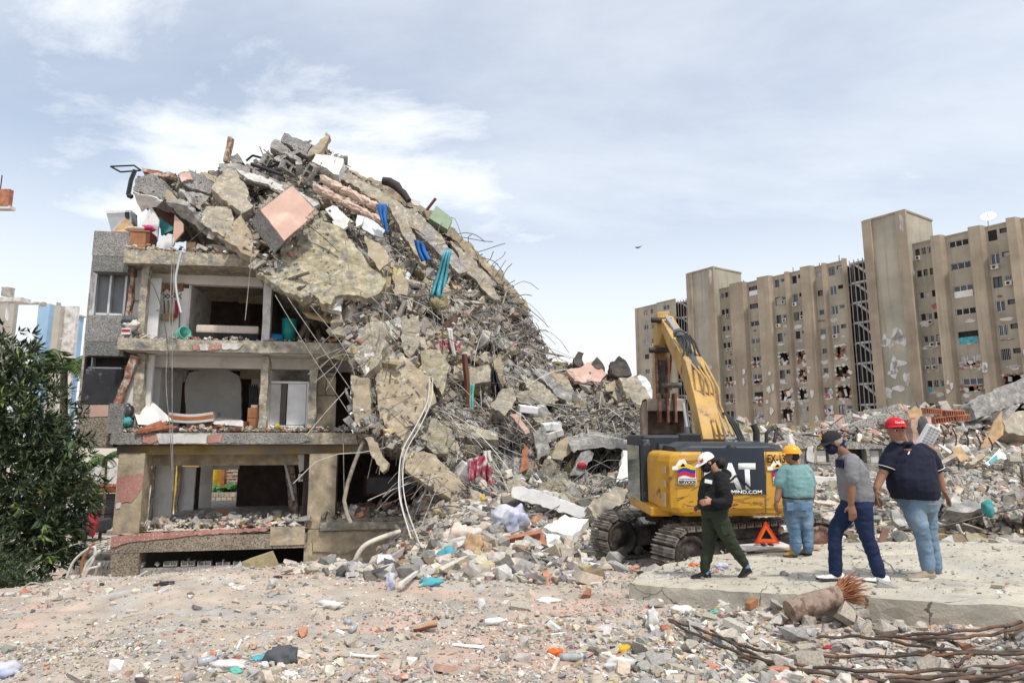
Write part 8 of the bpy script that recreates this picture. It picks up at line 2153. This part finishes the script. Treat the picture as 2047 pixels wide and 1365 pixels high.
def big(px,py,s,k,colk,label,lift=.0,flat=1.0,rot=None,sc=None):
 p=gp(px,py);o=bpy.data.objects.new('concrete_chunk',proto_mesh(k,colk));C.objects.link(o);o.location=p+Vector((0,0,s*.28*flat+lift));o.scale=sc or (s,s*.8,s*.7*flat);o.rotation_euler=rot or (rnd.uniform(-.3,.3),rnd.uniform(-.3,.3),rnd.uniform(0,6));tag(o,label,'concrete chunk')
big(1585,1277,.20,2,'grey','big flat grey concrete chunk below the palm log',.02,.75)
big(1715,1245,.21,5,'pale','largest pale chunk right of the palm log',.05,.9)
big(1690,1255,.15,11,'concrete','tan wedge slab leaning on the largest pale chunk',.08,1.5,(.9,.2,.3))
big(1815,1208,.20,17,'grey','long grey chunk tilted against the slab edge',.06,.7,(.1,.35,-.3),(.26,.09,.07))
big(1312,1215,.12,3,'pale','round pinkish tan stone near the slab corner',.02,.9)
big(1345,1222,.07,1,'grey','small slate grey stone beside the round one',.01)
big(1550,1225,.12,6,'grey','grey lump with a hole left of the palm log',.05)
big(1560,1200,.09,4,'grey','small grey lump against the slab edge left of the log',.05)
big(1590,1250,.09,0,'pale','small pale lump in front of the palm log',.02)
big(2010,1225,.2,7,'grey','grey layered chunk at the right edge',.06,.7)
big(1980,1245,.12,4,'concrete','tan chunk at the right edge under the bars',.03)
big(1900,1290,.16,10,'grey','flat grey plate among the bars',.03,.8)
big(1470,1262,.11,19,'pale','pale squarish chunk left of the flat grey chunk',.02)
big(1390,1275,.11,16,'grey','grey squarish chunk near the bar ends',.03)
big(1840,1320,.13,1,'pale','pale rounded chunk below the bars',.02)
big(1230,1285,.06,16,'concrete','small brown block in the middle of the track',.01)
big(1032,1266,.06,17,'concrete','brown square lump in the middle foreground',.01)
big(700,1290,.10,5,'concrete','tan stone in the left foreground',.01)
big(600,1310,.09,2,'grey','grey stone behind the torn black shoe',.01)
big(1235,1140,.24,0,'grey','large grey boulder under the excavator track',.03,.7)
big(1300,1150,.30,6,'grey','round grey boulder at the corner of the fallen slab',.02,.6)
big(1048,1150,.17,9,'grey','flat upright grey plate in front of the channel',.08,1.2,(1.1,.1,.2))
# reinforcing bars lying over the foreground right
zo=lambda x,y:(1240+x*.3942,1080+y*.3942)
bars=[([(245,400),(430,460),(640,540),(900,580),(1300,585),(1700,575),(2100,558)],'uppermost long rusty bar sweeping across the lower right'),([(250,410),(480,520),(700,600),(1000,640),(1400,665),(1800,645),(2100,620)],'second long rusty bar sweeping across the lower right'),([(460,455),(600,540),(800,625),(1100,680),(1500,695),(1800,670),(2100,636)],'third long rusty bar crossing the second one'),
([(600,590),(900,655),(1250,702),(1600,715),(2100,650)],'lowest long rusty bar at the bottom right'),([(1000,490),(1250,490),(1550,540),(1750,560),(2100,577)],'rusty bar starting below the palm log'),([(1290,490),(1600,470),(1900,440),(2100,395)],'upper short rusty bar rising to the right edge'),([(1350,492),(1700,492),(1950,462),(2100,405)],'lower short rusty bar rising to the right edge'),
([(1400,577),(1550,562),(1640,532)],'short stub of rusty bar between the long ones'),([(1700,640),(1760,590),(1800,570)],'small rusty stirrup bar on the long bars'),([(1100,690),(1500,722),(1900,705),(2100,690)],'rusty bar at the very bottom right corner')]
for pts,lb in bars:
 px3=[zo(*q) for q in pts];W=[]
 for x,y in px3:
  g_=on_ground(min(x,2046),min(y,1362)).y*.94;W.append(P(x,y,g_))
 W=smooth_path(W,6);W=[p+Vector((0,0,.008*math.sin(i*1.7))) for i,p in enumerate(W)]
 tag(MB().tube(W,.0125,7).build('reinforcing_bar',M['rebar']),lb,'reinforcing bar')
o=MB().tube([P(*zo(1950,505),5.3),P(*zo(1955,440),5.4),P(*zo(1965,425),5.42),P(*zo(1975,440),5.42)],.010,6).build('bar_hook',M['rebar']);tag(o,'short hooked bar standing up at the right edge','bar hook')
# timber and litter
def stick(name,label,a,b,w,h,m,lift=.03,cat=None):
 p,q=gp(*a,lift),gp(*b,lift);c=(p+q)/2;d=(q-p);r_=d.to_track_quat('X','Z').to_matrix()
 o=MB().cham((0,0,0),(d.length,w,h),.006,r_).build(name,M[m]);o.location=c;tag(o,label,cat or name.replace('_',' '))
stick('timber_offcut','pale timber offcut lying by the slab edge',(1402,1212),(1448,1186),.05,.07,'wood_pale',.05)
stick('timber_offcut','reddish timber chip near the slab corner',(1330,1200),(1345,1182),.03,.03,'terracotta',.05)
stick('timber_offcut','reddish timber block left of the palm log',(1495,1222),(1525,1202),.06,.07,'wood',.05)
stick('dark_plank','dark weathered plank at the bottom right',(1288,1316),(1398,1356),.07,.025,'wood_grey',.03,'plank')
stick('pale_stick','thin pale stick standing among the rubble',(1333,1300),(1338,1268),.015,.02,'wood_pale',.05,'stick')
stick('white_strip','white plaster strip in the left foreground',(705,1312),(752,1316),.035,.015,'white_paint',.015,'strip')
stick('white_strip','white strip in the centre background rubble',(1000,1160),(1040,1125),.06,.03,'white_paint',.12,'strip')
stick('pipe_piece','short grey pipe in front of the excavator track',(1168,1092),(1190,1132),.07,.07,'grey_concrete',.08,'pipe')
stick('pipe_piece','short pale pipe at the bottom centre',(1104,1348),(1116,1322),.03,.03,'pvc',.02,'pipe')
stick('white_pipe','curved white pipe end behind the dirt mound',(800,1185),(856,1140),.05,.05,'wire_white',.1,'pipe')
stick('white_strip','white plank end near the bar ends',(1292,1240),(1306,1270),.04,.02,'white_paint',.05,'strip')
stick('white_strip','long white plaster strip below the flat chunk',(1360,1292),(1388,1312),.03,.015,'white_paint',.04,'strip')
M['clear_plastic']=mat('clear_plastic',(.62,.66,.68),rough=.12,var=.08,bump=.1,spec=.6,trans=.55)
def bottle(label,px,py,az,L=.17,r=.03,capm='blue_plastic',m='clear_plastic'):
 e=empty('plastic_bottle',gp(px,py,r*1.3));e.rotation_euler=(0,R(86),az);tag(e,label,'bottle')
 MB().lathe([(0,-L/2),(r,-L/2),(r,-L*.1),(r*.93,-L*.05),(r,0),(r,L*.22),(r*.4,L*.42),(r*.38,L*.5),(0,L*.5)],(0,0,0),14).build('bottle_body',M[m],e);MB().lathe([(0,L*.5),(r*.46,L*.5),(r*.46,L*.58),(0,L*.58)],(0,0,0),12).build('cap',M[capm],e)
bottle('white plastic bottle lying in the centre foreground',990,1249,.1,.2,.03,'white_paint','white_paint');bottle('clear bottle with blue cap in the left foreground',414,1330,.6,.13);bottle('clear bottle on the dirt mound foot',707,1262,1.4,.14,.028,'white_paint');bottle('crushed clear bottle with blue cap in the right foreground',1143,1322,-.25,.2);bottle('upright leaning clear bottle beside the red block',694,1248,2.3,.12,.026,'green_plastic')
bottle('clear bottle with white cap at the right slab end',2044,1192,.2,.16,.032,'white_paint')
for k,(px,py,r_,m_,lb,sq,cat) in enumerate([(1365,1225,.10,'white_plaster','white crumpled plastic bag near the slab corner',(1.4,.7,.5),'bag'),(1455,1215,.09,'dirty_white','white torn plastic tub below the slab edge',(1.2,.6,.7),'plastic tub'),(1305,1255,.10,'dirty_white','torn white paper standing by the bar ends',(.6,.4,1.2),'paper'),(1330,1265,.06,'terracotta','red brick lump behind the bar ends',(1,.9,.8),'brick lump'),
(560,1328,.11,'grey_cloth','torn grey black boot in the left foreground',(1.0,.7,.8),'boot'),(527,1318,.075,'aqua_cloth','blue foil packet beside the torn boot',(1.1,.7,.35),'packet'),(1110,1308,.06,'tri_orange','orange plastic shard in the centre foreground',(1,.6,.6),'plastic shard'),(1563,1335,.07,'blue_white','crushed blue white bottle below the bars',(1.2,.6,.5),'bottle'),(1430,1225,.05,'green_plastic','small green plastic scrap by the white bag',(1.2,.7,.4),'plastic scrap'),
(1665,1298,.06,'red_cloth','small red cloth among the bars',(1.3,.6,.35),'cloth'),(470,1345,.05,'green_plastic','bright green scrap at the bottom left',(1,.7,.5),'plastic scrap'),(12,1352,.09,'blue_white','crumpled clear cup at the bottom left corner',(1,.8,.7),'cup'),(455,1338,.12,'dirty_white','white torn sheet left of the torn boot',(1.3,.6,.35),'sheet'),(660,1215,.10,'dirty_white','white dusty bag at the mound foot',(1.5,.6,.5),'bag'),
(1240,1332,.09,'dirty_white','pale torn paper at the bottom right',(1.3,.7,.5),'paper'),(1248,1305,.06,'yellow_cloth','yellow foam piece at the bottom right',(1.1,.7,.7),'foam piece'),(1225,1305,.045,'black_bag','small black round lid in the right foreground',(1,1,.8),'lid'),(780,1178,.10,'blue_white','crumpled bottle at the edge of the mound',(.6,.6,1.2),'bottle'),(860,1170,.12,'aqua_cloth','blue plastic scrap behind the mound',(1.2,.6,.6),'plastic scrap'),
(330,1170,.09,'black_bag','black plastic scrap on the mound crest',(1.4,.7,.35),'plastic scrap'),(555,1155,.05,'black_bag','small black scrap on the right mound crest',(1.5,.6,.4),'plastic scrap'),(1095,1205,.10,'white_plaster','white plaster heap in the centre',(1.6,.7,.4),'plaster'),(1320,1205,.05,'dirty_white','pale cloth scrap by the round stone',(1,.7,.6),'cloth scrap')]):
 tag(lumpy(lb.split(' in ')[0].split(' near ')[0].split()[-1] if False else cat.replace(' ','_'),gp(px,py,r_*sq[2]*.6),r_,m_,120+k,sq,2,.55),lb,cat)
# old shoe in the middle
sp=gp(850,1262,.01);e=empty('old_shoe',sp);tag(e,'worn tan high-heeled shoe lying in the middle foreground','shoe')
M['tan_leather']=mat('tan_leather',(.42,.27,.17),var=.15,bump=.2)
s_=shoe(e,sp+Vector((.11,.03,.03)),sp+Vector((-.12,-.02,.0)),UP,'tan_leather','wood_dark',.07,.036);MB().tube([sp+Vector((.06,.02,.08)),sp+Vector((.1,.03,.12)),sp+Vector((.13,.04,.09))],.012,7).build('strap',M['wood_dark'],e);settle(e)
# bird
bp2=P(1276,495,60);bi=MB();bi.tube([bp2+Vector((-.25,0,-.03)),bp2,bp2+Vector((.22,0,.05))],[.03,.08,.03],6)
bd_=bi.build('bird',M['black_metal']);tag(bd_,'small dark bird flying right of the collapsed heap','bird')
for s in (-1,1):MB().prism([bp2+Vector((-.06,0,.02)),bp2+Vector((.1,0,.02)),bp2+Vector((.1+.32*s,-.1,.12+.08*s)),bp2+Vector((-.02+.4*s,-.1,.08+.1*s))],(0,.01,.01)).build('wing',M['black_metal'],bd_)
